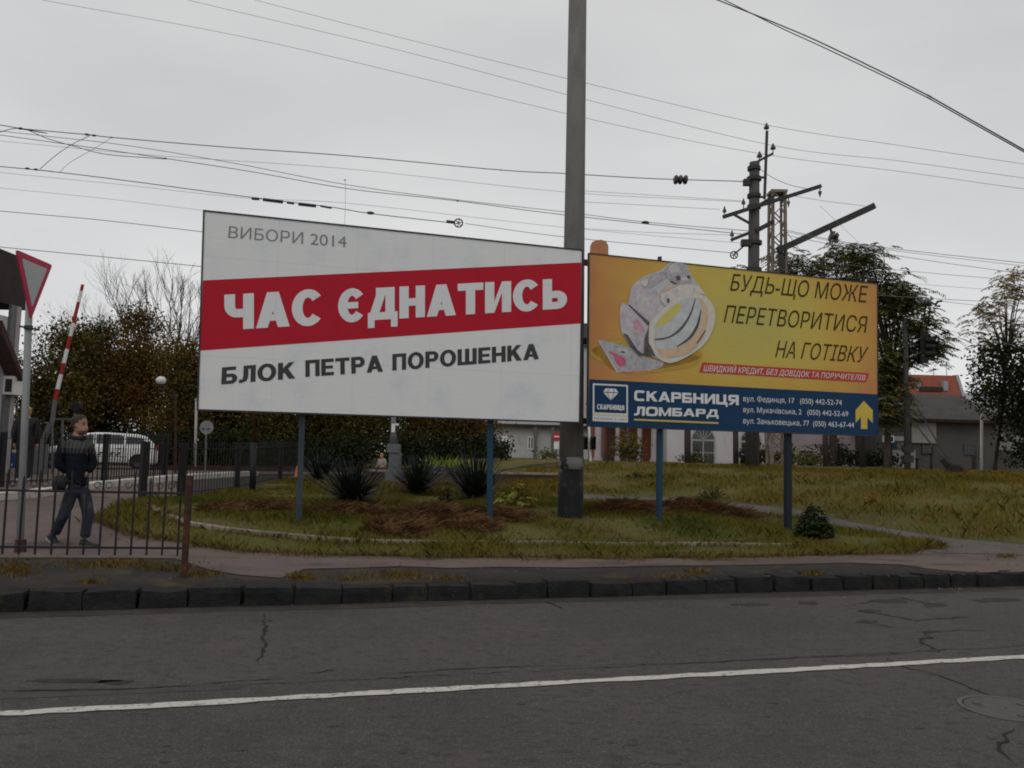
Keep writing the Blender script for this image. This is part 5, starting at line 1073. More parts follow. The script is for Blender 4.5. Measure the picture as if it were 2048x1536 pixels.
def head_mesh(c, yaw, pitch=0.0, s=1.0):
    """loft of head rings, facing local +x; c = middle of the skull base line"""
    Z = [(-.125, -.01, .035, .03), (-.118, -.03, .075, .048), (-.10, -.045, .088, .058), (-.08, -.055, .088, .064), (-.06, -.068, .086, .068), (-.035, -.082, .083, .071), (-.01, -.09, .080, .073), (.02, -.096, .082, .075), (.05, -.096, .08, .075), (.075, -.088, .07, .07), (.098, -.07, .05, .056), (.112, -.045, .022, .034), (.117, -.015, -.005, .01)]
    n = 28; vs = []
    for z, bk, fr, hw in Z:
        cx, rx = (bk+fr)/2, (fr-bk)/2
        for k in range(n):
            a = 2*PI*k/n; x = cx+rx*math.cos(a); y = hw*math.sin(a); da = abs((a+PI) % (2*PI)-PI)
            if da < .5:
                w = (1-da/.5)
                if -.062 < z < -.03: x += .026*w**1.2*(1 if z < -.05 else .8)
                elif -.02 < z < 0: x += .012*w
                elif -.09 < z < -.065: x += .007*w
                if .0 < z < .03 and da > .18: x -= .0
            if -.02 < z < .0 and .3 < da < .75: x -= .008
            vs.append(Vector((x, y, z)))
    fs = [(i*n+k, i*n+(k+1) % n, (i+1)*n+(k+1) % n, (i+1)*n+k) for i in range(len(Z)-1) for k in range(n)]+[tuple(range(n-1, -1, -1)), tuple((len(Z)-1)*n+k for k in range(n))]
    R_ = Matrix.Translation(c) @ Matrix.Rotation(yaw, 4, 'Z') @ Matrix.Rotation(-pitch, 4, 'Y') @ Matrix.Scale(s, 4)
    return vs, fs, R_
def head_parts(mb, c, yaw, pitch=0.0, s=1.0, m=0):
    vs, fs, R_ = head_mesh(c, yaw, pitch, s); mb.add([R_ @ v for v in vs], fs, m)
    for sy in (-1, 1):                                                 # ears
        pr = []
        for k in range(10):
            a = 2*PI*k/10; pr.append((-.008+.017*math.cos(a)-.004*math.sin(a), .030*math.sin(a)-.02))
        o = [R_ @ Vector((x, sy*(.071+.006), z)) for x, z in pr]; i = [R_ @ Vector((x*.6, sy*.066, z*.75)) for x, z in pr]
        mb.add(o+i, [(k, (k+1) % 10, 10+(k+1) % 10, 10+k) for k in range(10)]+[tuple(range(10)), tuple(range(19, 9, -1))], m)
    return R_
def hair_mesh(mb, R_, front=.055, low=-.06, m=0, thick=.009):
    n = 28; rows = []
    Z = [(-.095, .05), (-.07, .066), (-.04, .074), (-.01, .078), (.02, .081), (.05, .081), (.075, .076), (.1, .06), (.118, .035), (.124, .008)]
    B = {-.095: -.05, -.07: -.075, -.04: -.092, -.01: -.1, .02: -.106, .05: -.106, .075: -.098, .1: -.08, .118: -.05, .124: -.015}
    F = {-.095: .02, -.07: .06, -.04: .07, -.01: .08, .02: .086, .05: .088, .075: .08, .1: .06, .118: .03, .124: .0}
    vs = []; ok = []
    for z, hw in Z:
        bk, fr = B[z], F[z]; cx, rx = (bk+fr)/2, (fr-bk)/2
        for k in range(n):
            a = 2*PI*k/n; j = 1+.05*noise.noise(Vector((k*1.7, z*60, 3))); vs.append(R_ @ Vector((cx+rx*math.cos(a)*j, hw*math.sin(a)*j, z)))
            da = abs((a+PI) % (2*PI)-PI); lim = {True: 2.05}.get(z < low+.02, 1.55 if z < -.005 else (.95 if z < front-.015 else (.5 if z < front+.02 else -1)))
            ok.append(da >= lim)
    fs = []
    for i in range(len(Z)-1):
        for k in range(n):
            f = (i*n+k, i*n+(k+1) % n, (i+1)*n+(k+1) % n, (i+1)*n+k)
            if all(ok[q] for q in f) and Z[i][0] >= low-.04: fs.append(f)
    fs.append(tuple((len(Z)-1)*n+k for k in range(n))); mb.add(vs, fs, m)
def hand(mb, w_, d, side, m=0, s=1.0):
    """hand with palm, four curled fingers and a thumb"""
    d = d.normalized(); sd = Vector(side).normalized(); nrm = d.cross(sd).normalized(); parts = []
    mb.tube([w_, w_+d*.03*s, w_+d*.09*s], [.024*s, .036*s, .034*s], 8, m)
    for k, l in enumerate((.066, .075, .070, .055)):
        o = w_+d*.085*s+sd*(.028-.0187*k)*s; mb.tube([o, o+d*l*.45*s, o+d*l*.8*s+nrm*.016*s, o+d*l*.95*s+nrm*.035*s], [.0095*s, .009*s, .008*s, .006*s], 6, m)
    o = w_+d*.03*s+sd*.03*s; mb.tube([o, o+d*.03*s+sd*.022*s, o+d*.062*s+sd*.026*s+nrm*.012*s], [.012*s, .010*s, .007*s], 6, m)
# the walking man
YM = 10.9
def J(x, y, dy=0.0): return P(x, y, YM+dy)
gm = P(160, 1090, YM); gm.z = H(gm.x, gm.y)
man = thing('person', gm, 'person walking in a dark hooded jacket with grey checked shoulders, jeans and black shoes', 'person')
neck, chest, waist, hip = J(155, 868), J(152, 900), J(154, 945), J(156, 975)
shR, shL, elR, elL, wrR, wrL = J(124, 888, -.1), J(179, 889, .12), J(116, 930, -.13), J(186, 930, .10), J(136, 944, -.06), J(173, 944, .0)
hpR, hpL, knR, knL, akR, akL = J(146, 978, -.06), J(166, 979, .06), J(129, 1026, -.05), J(177, 1029, .03), J(109, 1069, .02), J(170, 1077, -.02)
V_ = [hip, waist, chest, neck, J(158, 858), shR, elR, wrR, shL, elL, wrL, hpR, knR, akR, hpL, knL, akL]
E_ = [(0, 1), (1, 2), (2, 3), (3, 4), (2, 5), (5, 6), (6, 7), (2, 8), (8, 9), (9, 10), (0, 11), (11, 12), (12, 13), (0, 14), (14, 15), (15, 16)]
m = MB(); mesh_add(m, skin(V_, E_, [.10, .11, .12, .058, .056, .06, .043, .03, .06, .043, .03, .075, .052, .04, .075, .052, .04]))
R_ = head_parts(m, J(160, 849), math.radians(-8), math.radians(6), 1.09)
hand(m, wrR, Vector((.4, -.3, -.8)), (1, .3, 0)); hand(m, wrL, Vector((-.3, -.4, -.8)), (-1, .3, 0))
m.build('body', M['skin'], man, smooth=True)
m = MB(); hair_mesh(m, R_, .052, -.07); m.build('hair', M['hair'], man, smooth=True)
m = MB()
for sy in (-1, 1):
    q = R_ @ Vector((.073, sy*.031, -.008)); m.lathe([(.0015, -.008), (.009, -.004), (.0105, 0), (.009, .004), (.0015, .008)], q, (0, 0, 1), 8)
    a, b = R_ @ Vector((.081, sy*.018, .012)), R_ @ Vector((.068, sy*.047, .010)); m.tube([a, (a+b)/2+Vector((0, 0, .004)), b], .0045, 5)
m.build('eyes', M['eye'], man)
m = MB(); a = [R_ @ Vector((.088-.02*abs(t)*abs(t), t*.024, -.078)) for t in (-1, -.5, 0, .5, 1)]; m.tube(a, .0042, 5); m.build('mouth', mat('lips', (.2, .07, .055), .5, .1, 20), man)
m = MB(); vs, fs, _ = head_mesh(Vector((0, 0, 0)), 0); sel = [f for f in fs if len(f) == 4 and all(vs[i].z < -.06 and vs[i].x > .01 for i in f)]
m.add([R_ @ (v*1.015) for v in vs], sel); m.build('beard', mat('stubble', (.12, .062, .04), .8, .2, 60), man, smooth=True)
# jacket: torso and sleeves in one piece, checked over the shoulders
def mat_jacket():
    m_, n, l, b = nodes('checked_jacket'); g = n.new("ShaderNodeNewGeometry"); sx = n.new("ShaderNodeSeparateXYZ"); l.new(g.outputs['Position'], sx.inputs[0])
    z0 = J(152, 906).z; k = n.new("ShaderNodeMath"); k.operation = 'GREATER_THAN'; k.inputs[1].default_value = z0; l.new(sx.outputs[2], k.inputs[0])
    xa, xb = J(134, 900).x, J(184, 900).x
    k2 = n.new("ShaderNodeMath"); k2.operation = 'GREATER_THAN'; k2.inputs[1].default_value = xa; l.new(sx.outputs[0], k2.inputs[0]); k3 = n.new("ShaderNodeMath"); k3.operation = 'LESS_THAN'; k3.inputs[1].default_value = xb; l.new(sx.outputs[0], k3.inputs[0])
    f = None
    for q in (k2, k3):
        t = n.new("ShaderNodeMath"); t.operation = 'MULTIPLY'; l.new((f or k).outputs[0], t.inputs[0]); l.new(q.outputs[0], t.inputs[1]); f = t
    def stripes(ch, sc, th):
        a = n.new("ShaderNodeMath"); a.operation = 'MULTIPLY'; a.inputs[1].default_value = sc; l.new(sx.outputs[ch], a.inputs[0]); s_ = n.new("ShaderNodeMath"); s_.operation = 'SINE'; l.new(a.outputs[0], s_.inputs[0]); gt = n.new("ShaderNodeMath"); gt.operation = 'GREATER_THAN'; gt.inputs[1].default_value = th; l.new(s_.outputs[0], gt.inputs[0]); return gt
    a = stripes(0, 150, .2); c = stripes(2, 22, .2); ad = n.new("ShaderNodeMath"); ad.operation = 'ADD'; l.new(a.outputs[0], ad.inputs[0]); l.new(c.outputs[0], ad.inputs[1])
    r = n.new("ShaderNodeValToRGB"); r.color_ramp.elements[0].color = (.016, .017, .02, 1); r.color_ramp.elements[1].color = (.075, .073, .07, 1); hv = n.new("ShaderNodeMath"); hv.operation = 'MULTIPLY'; hv.inputs[1].default_value = .5; l.new(ad.outputs[0], hv.inputs[0]); l.new(hv.outputs[0], r.inputs[0])
    x = n.new("ShaderNodeMixRGB"); x.inputs[1].default_value = (.006, .007, .011, 1); l.new(f.outputs[0], x.inputs[0]); l.new(r.outputs[0], x.inputs[2]); l.new(x.outputs[0], b.inputs['Base Color']); b.inputs['Roughness'].default_value = .85; b.inputs['Specular IOR Level'].default_value = .15
    t = n.new("ShaderNodeTexNoise"); t.inputs['Scale'].default_value = 14; l.new(g.outputs['Position'], t.inputs[0]); bp_ = n.new("ShaderNodeBump"); bp_.inputs['Strength'].default_value = .7; bp_.inputs['Distance'].default_value = .03; l.new(t.outputs[0], bp_.inputs['Height']); l.new(bp_.outputs[0], b.inputs['Normal']); return m_
V_ = [J(155, 982), J(155, 952), J(153, 925), J(152, 900), J(154, 878), shR, elR, wrR, shL, elL, wrL]
E_ = [(0, 1), (1, 2), (2, 3), (3, 4), (3, 5), (5, 6), (6, 7), (3, 8), (8, 9), (9, 10)]
me = skin(V_, E_, [(.155, .14), (.155, .14), .155, .148, .07, .074, .064, .052, .074, .064, .052]); m = MB(); mesh_add(m, me); m.build('jacket', mat_jacket(), man, smooth=True)
m = MB(); c = J(154, 874); m.tube([c+Vector((.085*math.cos(a), .075*math.sin(a)+.01, .02*math.cos(a-2.4))) for a in np.linspace(0, 2*PI, 17)], .028, 8); m.build('hood', mat('hood_cloth', (.014, .015, .02), .9, .2, 20), man, smooth=True)
M['jeans'] = mat_layers('blue_jeans', [(0, 0, 0, 0, (.020, .025, .037)), (6, 5, .48, .70, (.055, .063, .080)), (4, 5, .5, .68, (.012, .015, .023))], .9, .5, 30)
V_ = [J(156, 966), hip, hpR, knR, J(112, 1062, .02), akR, hpL, knL, J(171, 1066, -.02), akL]
E_ = [(0, 1), (1, 2), (2, 3), (3, 4), (4, 5), (1, 6), (6, 7), (7, 8), (8, 9)]
m = MB(); mesh_add(m, skin(V_, E_, [.13, .13, .10, .074, .066, .07, .10, .076, .066, .072])); m.build('jeans', M['jeans'], man, smooth=True)
M['shoe'] = mat('black_shoe', (.014, .013, .014), .5, .3, 20); M['sole'] = mat('pale_sole', (.28, .27, .25), .7, .1, 20)
def shoe(ank, toe_dir, lift, tilt):
    d = Vector(toe_dir).normalized(); R2 = Matrix.Translation(ank) @ Matrix.Rotation(math.atan2(d.y, d.x), 4, 'Z') @ Matrix.Rotation(tilt, 4, 'Y'); mb = MB()
    prof = [(-.085, .030, .075), (-.07, .042, .10), (-.02, .045, .105), (.04, .047, .075), (.10, .05, .055), (.15, .046, .042), (.185, .03, .03)]; n = 12; vs = []
    for x, hw, hz in prof:
        for k in range(n):
            a = 2*PI*k/n; zz = hz*.5+hz*.5*math.sin(a); yy = hw*math.cos(a)*(1 if math.sin(a) < .3 else .8); vs.append(R2 @ Vector((x, yy, zz-.085)))
    mb.add(vs, [(i*n+k, i*n+(k+1) % n, (i+1)*n+(k+1) % n, (i+1)*n+k) for i in range(len(prof)-1) for k in range(n)]+[tuple(range(n-1, -1, -1)), tuple((len(prof)-1)*n+k for k in range(n))])
    o = mb.build('shoe', M['shoe'], man, smooth=True); mb = MB(); lo = [R2 @ Vector((x, hw*s_, -.096)) for s_ in (-1, 1) for x, hw, _ in (prof if s_ < 0 else prof[::-1])]; mb.slab(lo, (R2.to_3x3() @ Vector((0, 0, .018)))); mb.build('sole', M['sole'], o)
shoe(J(172, 1081, -.02)+Vector((0, 0, .005)), (1, -.22, 0), 0, -.05); shoe(J(110, 1072, .02), (1, -.3, 0), 0, .55)
m = MB(); q = J(119, 966, -.24); m.lathe([(.02, -.10), (.075, -.09), (.09, 0), (.08, .08), (.03, .1)], q, n=14); m.build('bag', M['iron'], man, smooth=True)

def standing(name, foot, hgt, yaw, coat, trousers, hairm, label, long_hair=False):
    root = thing(name, foot, label, 'person'); s = hgt/1.75; f = Vector((math.cos(yaw), math.sin(yaw), 0)); l_ = Vector((-f.y, f.x, 0))
    q = lambda a, b, z: foot+f*a*s+l_*b*s+Vector((0, 0, z*s))
    V_ = [q(0, 0, .95), q(0, 0, 1.15), q(0, 0, 1.36), q(.0, 0, 1.5), q(.01, 0, 1.56), q(0, -.19, 1.42), q(-.03, -.24, 1.13), q(.08, -.22, .9), q(0, .19, 1.42), q(-.03, .24, 1.13), q(.08, .22, .9), q(0, -.09, .9), q(.02, -.1, .5), q(0, -.1, .09), q(0, .09, .9), q(.03, .1, .5), q(.02, .1, .09)]
    E_ = [(0, 1), (1, 2), (2, 3), (3, 4), (2, 5), (5, 6), (6, 7), (2, 8), (8, 9), (9, 10), (0, 11), (11, 12), (12, 13), (0, 14), (14, 15), (15, 16)]
    m = MB(); mesh_add(m, skin(V_, E_, [r*s for r in [.11, .12, .13, .06, .055, .06, .045, .03, .06, .045, .03, .08, .055, .04, .08, .055, .04]], 1))
    R_ = head_parts(m, q(.02, 0, 1.625), yaw, 0, s); hand(m, V_[7], Vector((.1, 0, -1)), f, s=s); hand(m, V_[10], Vector((.1, 0, -1)), f, s=s); m.build('body', M['skin_pale'], root, smooth=True)
    m = MB(); hair_mesh(m, R_, .05, -.11 if long_hair else -.07); m.build('hair', hairm, root, smooth=True)
    V2 = [q(0, 0, .72), q(0, 0, .95), q(0, 0, 1.15), q(0, 0, 1.36), q(0, 0, 1.5)]+V_[5:11]; E2 = [(0, 1), (1, 2), (2, 3), (3, 4), (3, 5), (5, 6), (6, 7), (3, 8), (8, 9), (9, 10)]
    m = MB(); mesh_add(m, skin(V2, E2, [r*s for r in [.2, .19, .18, .185, .07, .085, .07, .055, .085, .07, .055]], 2)); m.build('coat', coat, root, smooth=True)
    m = MB(); mesh_add(m, skin([q(0, 0, .93)]+V_[11:17], [(0, 1), (1, 2), (2, 3), (0, 4), (4, 5), (5, 6)], [r*s for r in [.13, .1, .075, .065, .1, .075, .065]], 2)); m.build('trousers', trousers, root, smooth=True)
    for b in (-.1, .1):
        m = MB(); mesh_add(m, skin([q(-.06, b, .05), q(.05, b, .05), q(.17, b, .035)], [(0, 1), (1, 2)], [.045*s, .045*s, .035*s], 1)); m.build('shoe', M['sole'] if coat is M['coat'] else M['shoe'], root, smooth=True)
    return root
M['coat'] = mat('dark_coat', (.022, .02, .02), .9, .3, 8); M['trou'] = mat('dark_trousers', (.025, .024, .024), .9, .3, 8)
ft = P(46, 949, 23.2); ft.z = H(ft.x, ft.y)
standing('person', ft, (P(40, 812, 23.2)-ft).z, 2.0, M['coat'], M['trou'], M['blond'], 'blond person in a dark coat standing behind the give way sign pole')
def sitting(foot, yaw, label, top, legs, hairm):
    root = thing('person', foot, label, 'person'); f = Vector((math.cos(yaw), math.sin(yaw), 0)); l_ = Vector((-f.y, f.x, 0)); q = lambda a, b, z: foot+f*a+l_*b+Vector((0, 0, z))
    V_ = [q(0, 0, .5), q(.02, 0, .72), q(.03, 0, .92), q(.05, 0, 1.05), q(.06, 0, 1.1), q(.03, -.18, .95), q(.05, -.22, .7), q(.28, -.14, .62), q(.03, .18, .95), q(.05, .22, .7), q(.28, .14, .62), q(.05, -.1, .5), q(.42, -.1, .52), q(.42, -.1, .08), q(.05, .1, .5), q(.42, .1, .52), q(.44, .1, .08)]
    E_ = [(0, 1), (1, 2), (2, 3), (3, 4), (2, 5), (5, 6), (6, 7), (2, 8), (8, 9), (9, 10), (0, 11), (11, 12), (12, 13), (0, 14), (14, 15), (15, 16)]
    m = MB(); mesh_add(m, skin(V_, E_, [.11, .12, .13, .06, .055, .06, .045, .03, .06, .045, .03, .08, .055, .04, .08, .055, .04], 1)); R_ = head_parts(m, q(.08, 0, 1.17), yaw)
    hand(m, V_[7], f, l_); hand(m, V_[10], f, -l_); m.build('body', M['skin_pale'], root, smooth=True)
    m = MB(); hair_mesh(m, R_, .05, -.11); m.build('hair', hairm, root, smooth=True)
    m = MB(); mesh_add(m, skin([q(0, 0, .5)]+V_[1:4]+V_[5:7]+V_[8:10], [(0, 1), (1, 2), (2, 3), (2, 4), (4, 5), (2, 6), (6, 7)], [.15, .15, .15, .065, .075, .06, .075, .06], 2)); m.build('top', top, root, smooth=True)
    m = MB(); mesh_add(m, skin([q(0, 0, .5)]+V_[11:17], [(0, 1), (1, 2), (2, 3), (0, 4), (4, 5), (5, 6)], [.14, .1, .075, .06, .1, .075, .06], 2)); m.build('trousers', legs, root, smooth=True)
    m = MB(); m.box(q(-.3, 0, 0)-Vector((.35, .25, .25)), q(-.05, 0, .4)+Vector((.2, .2, 0))); return root
ft = P(764, 942, 40); ft.z = P(764, 907, 40).z-1.27
sitting(ft, -2.0, 'blond person in a pale top sitting beside the grey crossing cabinet', mat('pale_top', (.3, .27, .25), .8, .1, 10), mat('pink_trousers', (.28, .15, .14), .8, .15, 10), M['blond'])
q = P(594, 942, 29.5); q.z = H(q.x, q.y); oc = thing('orange_marker', q, 'small orange pointed marker half hidden behind the left billboard leg', 'marker')
m = MB(); m.lathe([(.17, 0), (.17, .03), (.10, .03), (.03, .42), (.02, .43)], q, n=16); m.build('cone', mat('orange_plastic', (.5, .17, .07), .6, .1, 5), oc)

# ---------------------------------------------------------------- cars
def make_car(loc, rotz, paint, label, decal=True, L_=4.15):
    root = thing('parked_car', (0, 0, 0), label, 'car'); h = L_/2
    st = [(-h, .60, .30, .62), (-h+.06, .74, .24, .70), (-h+.35, .82, .20, .82), (-h+.95, .845, .19, .93), (-h+1.25, .85, .19, .98), (0, .855, .19, 1.0), (h-.9, .855, .19, 1.0), (h-.25, .84, .20, 1.0), (h-.05, .80, .24, .98), (h, .70, .32, .9)]
    vs = []; n = 14
    for x, hw, zb, zt in st:
        prof = [(-.72, 0), (-.94, .10), (-1, .32), (-1, .62), (-.985, .86), (-.93, .97), (-.75, 1.0), (.75, 1.0), (.93, .97), (.985, .86), (1, .62), (1, .32), (.94, .10), (.72, 0)]
        vs += [(x, hw*a, zb+(zt-zb)*b) for a, b in prof]
    fs = [(i*n+k, i*n+(k+1) % n, (i+1)*n+(k+1) % n, (i+1)*n+k) for i in range(len(st)-1) for k in range(n)]+[tuple(range(n-1, -1, -1)), tuple((len(st)-1)*n+k for k in range(n))]
    m = MB(); m.add(vs, fs)
    gh = [(-h+1.05, .70, .98, .985), (-h+1.35, .70, .97, 1.18), (-h+1.8, .68, .97, 1.42), (-h+2.2, .66, .97, 1.475), (.4, .66, .97, 1.48), (h-.75, .65, .97, 1.44), (h-.45, .64, .97, 1.36), (h-.2, .66, .97, 1.12), (h-.12, .66, .97, .99)]
    vs = []; wt = lambda z: .80-.17*(z-.98)/.5
    for x, hw, zb, zt in gh: vs += [(x, -.80, zb), (x, -wt(zt), zt-.05*(zt > 1.2)), (x, -wt(zt)+.1, zt), (x, wt(zt)-.1, zt), (x, wt(zt), zt-.05*(zt > 1.2)), (x, .80, zb)]
    fs = [(i*6+k, i*6+(k+1) % 6, (i+1)*6+(k+1) % 6, (i+1)*6+k) for i in range(len(gh)-1) for k in range(6)]+[(5, 4, 3, 2, 1, 0), tuple(len(gh)*6-6+k for k in range(6))]
    m.add(vs, fs); o = m.mesh('body')
    m.build('body', paint, root, smooth=False)
    sidey = lambda z: .80-.17*(z-.98)/.5
    for s in (-1, 1):
        for nm, pts in (('side_window', [(-h+1.42, 1.03), (-h+1.85, 1.36), (-h+2.12, 1.40), (-h+2.12, 1.03)]), ('side_window', [(-h+2.22, 1.03), (-h+2.22, 1.40), (.78, 1.40), (.95, 1.34), (.95, 1.03)]), ('rear_quarter_window', [(1.04, 1.03), (1.04, 1.34), (h-.62, 1.30), (h-.40, 1.06)])):
            q = MB(); q.slab([(x, s*(sidey(z)+.006), z) for x, z in pts], (0, -s*.008, 0)); q.build(nm, M['glass'], root)
        for x in (-h+1.32, -h+2.17, .99):
            q = MB(); q.box((x-.006, s*.858-.003, .28), (x+.006, s*.858+.003, .97)); q.build('door_gap', M['iron'], root)
        for x in (-h+2.0, .82):
            q = MB(); q.box((x-.09, s*.862-.012, .84), (x+.09, s*.862+.012, .87)); q.build('handle', M['darkmetal'], root)
        q = MB(); q.box((-h+1.3, s*.96-.06 if s > 0 else -1.02, .99), (-h+1.48, s*.96+.06 if s > 0 else -.86, 1.10)); q.build('mirror', paint, root)
        for x in (-h+.78, h-.72):
            q = MB(); q.lathe([(.02, -.1), (.31, -.1), (.315, -.02), (.30, .02), (.2, .02)], (x, s*.79, .31), (0, s, 0), 22); t = q.build('wheel', mat_tyre, root); q = MB(); q.lathe([(.02, .0), (.19, .0), (.17, .035), (.04, .045), (.02, .045)], (x, s*.805, .31), (0, s, 0), 14); q.build('rim', M['steelgrey'], t)
            q = MB(); pts = [(x+.345*math.cos(a), s*.862, .31+.345*math.sin(a)) for a in np.linspace(0, PI, 13)]; q.slab(pts, (0, -s*.02, 0)); q.build('wheel_arch', M['iron'], root)
        q = MB(); q.slab([(-h+.03, s*.40, .68), (-h+.04, s*.66, .68), (-h+.32, s*.80, .76), (-h+.30, s*.70, .82), (-h+.06, s*.42, .78)], (-.03, s*.02, .005)); q.build('headlight', M['lamp_glass'], root)
        q = MB(); q.box((h-.10, s*.70-.08, .80), (h+.005, s*.70+.08, 1.04)); q.build('tail_light', M['redpaint'], root)
        if decal:
            q = MB(); y = s*.8605
            q.box((-h+1.36, y-.004, .52), (h-1.15, y+.004, .54))
            for k in range(8):
                x = -h+1.42+k*.215; q.slab([(x, y, .58), (x+.13, y, .58), (x+.17, y, .63), (x+.04, y, .63)], (0, s*.006, 0)); q.slab([(x+.05, y, .65), (x+.18, y, .65), (x+.19, y, .70), (x+.06, y, .70)], (0, s*.006, 0))
            q.build('side_decal', M['iron'], root)
        q = MB(); q.box((-h+1.2, s*.855-.012, .20), (h-1.1, s*.855+.012, .30)); q.build('sill', M['darkmetal'], root)
    q = MB(); z = lambda t: .99+.42*t; q.slab([(-h+1.10, -.68, 1.03), (-h+1.10, .68, 1.03), (-h+1.78, .56, 1.40), (-h+1.78, -.56, 1.40)], (-.015, 0, .012)); q.build('windscreen', M['glass'], root)
    q = MB(); q.slab([(h-.20, -.60, 1.10), (h-.20, .60, 1.10), (h-.46, .54, 1.36), (h-.46, -.54, 1.36)], (.02, 0, .01)); q.build('rear_window', M['glass'], root)
    q = MB(); q.box((-h-.012, -.36, .60), (-h+.05, .36, .66)); q.box((-h+.0, -.5, .36), (-h+.08, .5, .46)); q.build('grille', M['iron'], root)
    q = MB(); q.box((-h-.02, -.74, .26), (-h+.12, .74, .34)); q.build('bumper_lip', M['darkmetal'], root)
    q = MB(); q.box((-h-.02, -.26, .48), (-h-.006, .26, .58)); q.build('number_plate', M['whitepaint'], root)
    root.location = loc; root.rotation_euler = (0, 0, rotz); return root
mat_tyre = mat('tyre_rubber', (.018, .018, .018), .85, .2, 20); M['lamp_glass'] = mat('lamp_glass', (.45, .46, .46), .15, .1, 8, spec=.6)
wp = mat('white_car_paint', (.80, .80, .79), .35, .03, 1, spec=.5)
c = P(192, 940, 33.5); c.z = H(c.x, c.y); make_car(c, math.radians(24), wp, 'white estate car with dark slanted stripes on its doors parked behind the fence', L_=4.5)
c = P(1050, 930, 86); c.z = H(c.x, c.y)+.1; make_car(c, math.radians(80), mat('red_car_paint', (.40, .12, .12), .35, .05, 1, spec=.5), 'small red car far behind the grass, right of the blue billboard leg', False)
c = P(1106, 930, 78); c.z = H(c.x, c.y)+.1; make_car(c, math.radians(70), mat('silver_car_paint', (.42, .43, .44), .3, .05, 1, spec=.5), 'silver car far behind the grass, half hidden by the concrete pole', False)
# ---------------------------------------------------------------- vegetation
def leaves_mesh(C, size, n_, frac=.5, elong=1.6, droop=.25):
    """n leaf quads (two-triangle lozenges) at centres C"""
    n = len(C); d = rng.normal(size=(n, 3)); d[:, 2] -= droop; d /= np.linalg.norm(d, axis=1)[:, None]
    a = rng.normal(size=(n, 3)); s = np.cross(d, a); s /= np.linalg.norm(s, axis=1)[:, None]
    L_ = (size*rng.uniform(.6, 1.35, n))[:, None]; W_ = L_/elong
    v = np.empty((n, 4, 3)); v[:, 0] = C-d*L_/2; v[:, 1] = C+s*W_/2-d*L_*.05; v[:, 2] = C+d*L_/2; v[:, 3] = C-s*W_/2-d*L_*.05
    return v.reshape(-1, 3), np.arange(4*n).reshape(n, 4)
def np_mesh(name, v, f, mi=None):
    me = bpy.data.meshes.new(name); nf, k = f.shape
    me.vertices.add(len(v)); me.vertices.foreach_set('co', v.astype(np.float32).ravel()); me.loops.add(nf*k); me.loops.foreach_set('vertex_index', f.astype(np.int32).ravel())
    me.polygons.add(nf); me.polygons.foreach_set('loop_start', np.arange(0, nf*k, k, dtype=np.int32)); me.polygons.foreach_set('loop_total', np.full(nf, k, dtype=np.int32))
    if mi is not None: me.polygons.foreach_set('material_index', mi.astype(np.int32))
    me.update(calc_edges=True); me.validate(); return me
def clump_points(blobs, Y, ncl, depth=.85, shell=.62):
    """clump centres spread through the crown's volume, more of them towards its outside"""
    ws = np.array([b[2]*b[3] for b in blobs], float); ws /= ws.sum(); out = []
    for k in range(ncl):
        b = blobs[rng.choice(len(blobs), p=ws)]; d = rng.normal(size=3); d /= np.linalg.norm(d); r = rng.uniform(0, 1)**(1/3)*(1-shell)+shell*rng.uniform(.75, 1.0)*(rng.random() < .8)
        r = min(r, 1.0); c = P(b[0], b[1], Y); rx, rz = b[2]*Y/FPX, b[3]*Y/FPX
        out.append((c.x+d[0]*rx*r, c.y+d[1]*(rx+rz)/2*depth*r, c.z+d[2]*rz*r))
    return np.array(out)
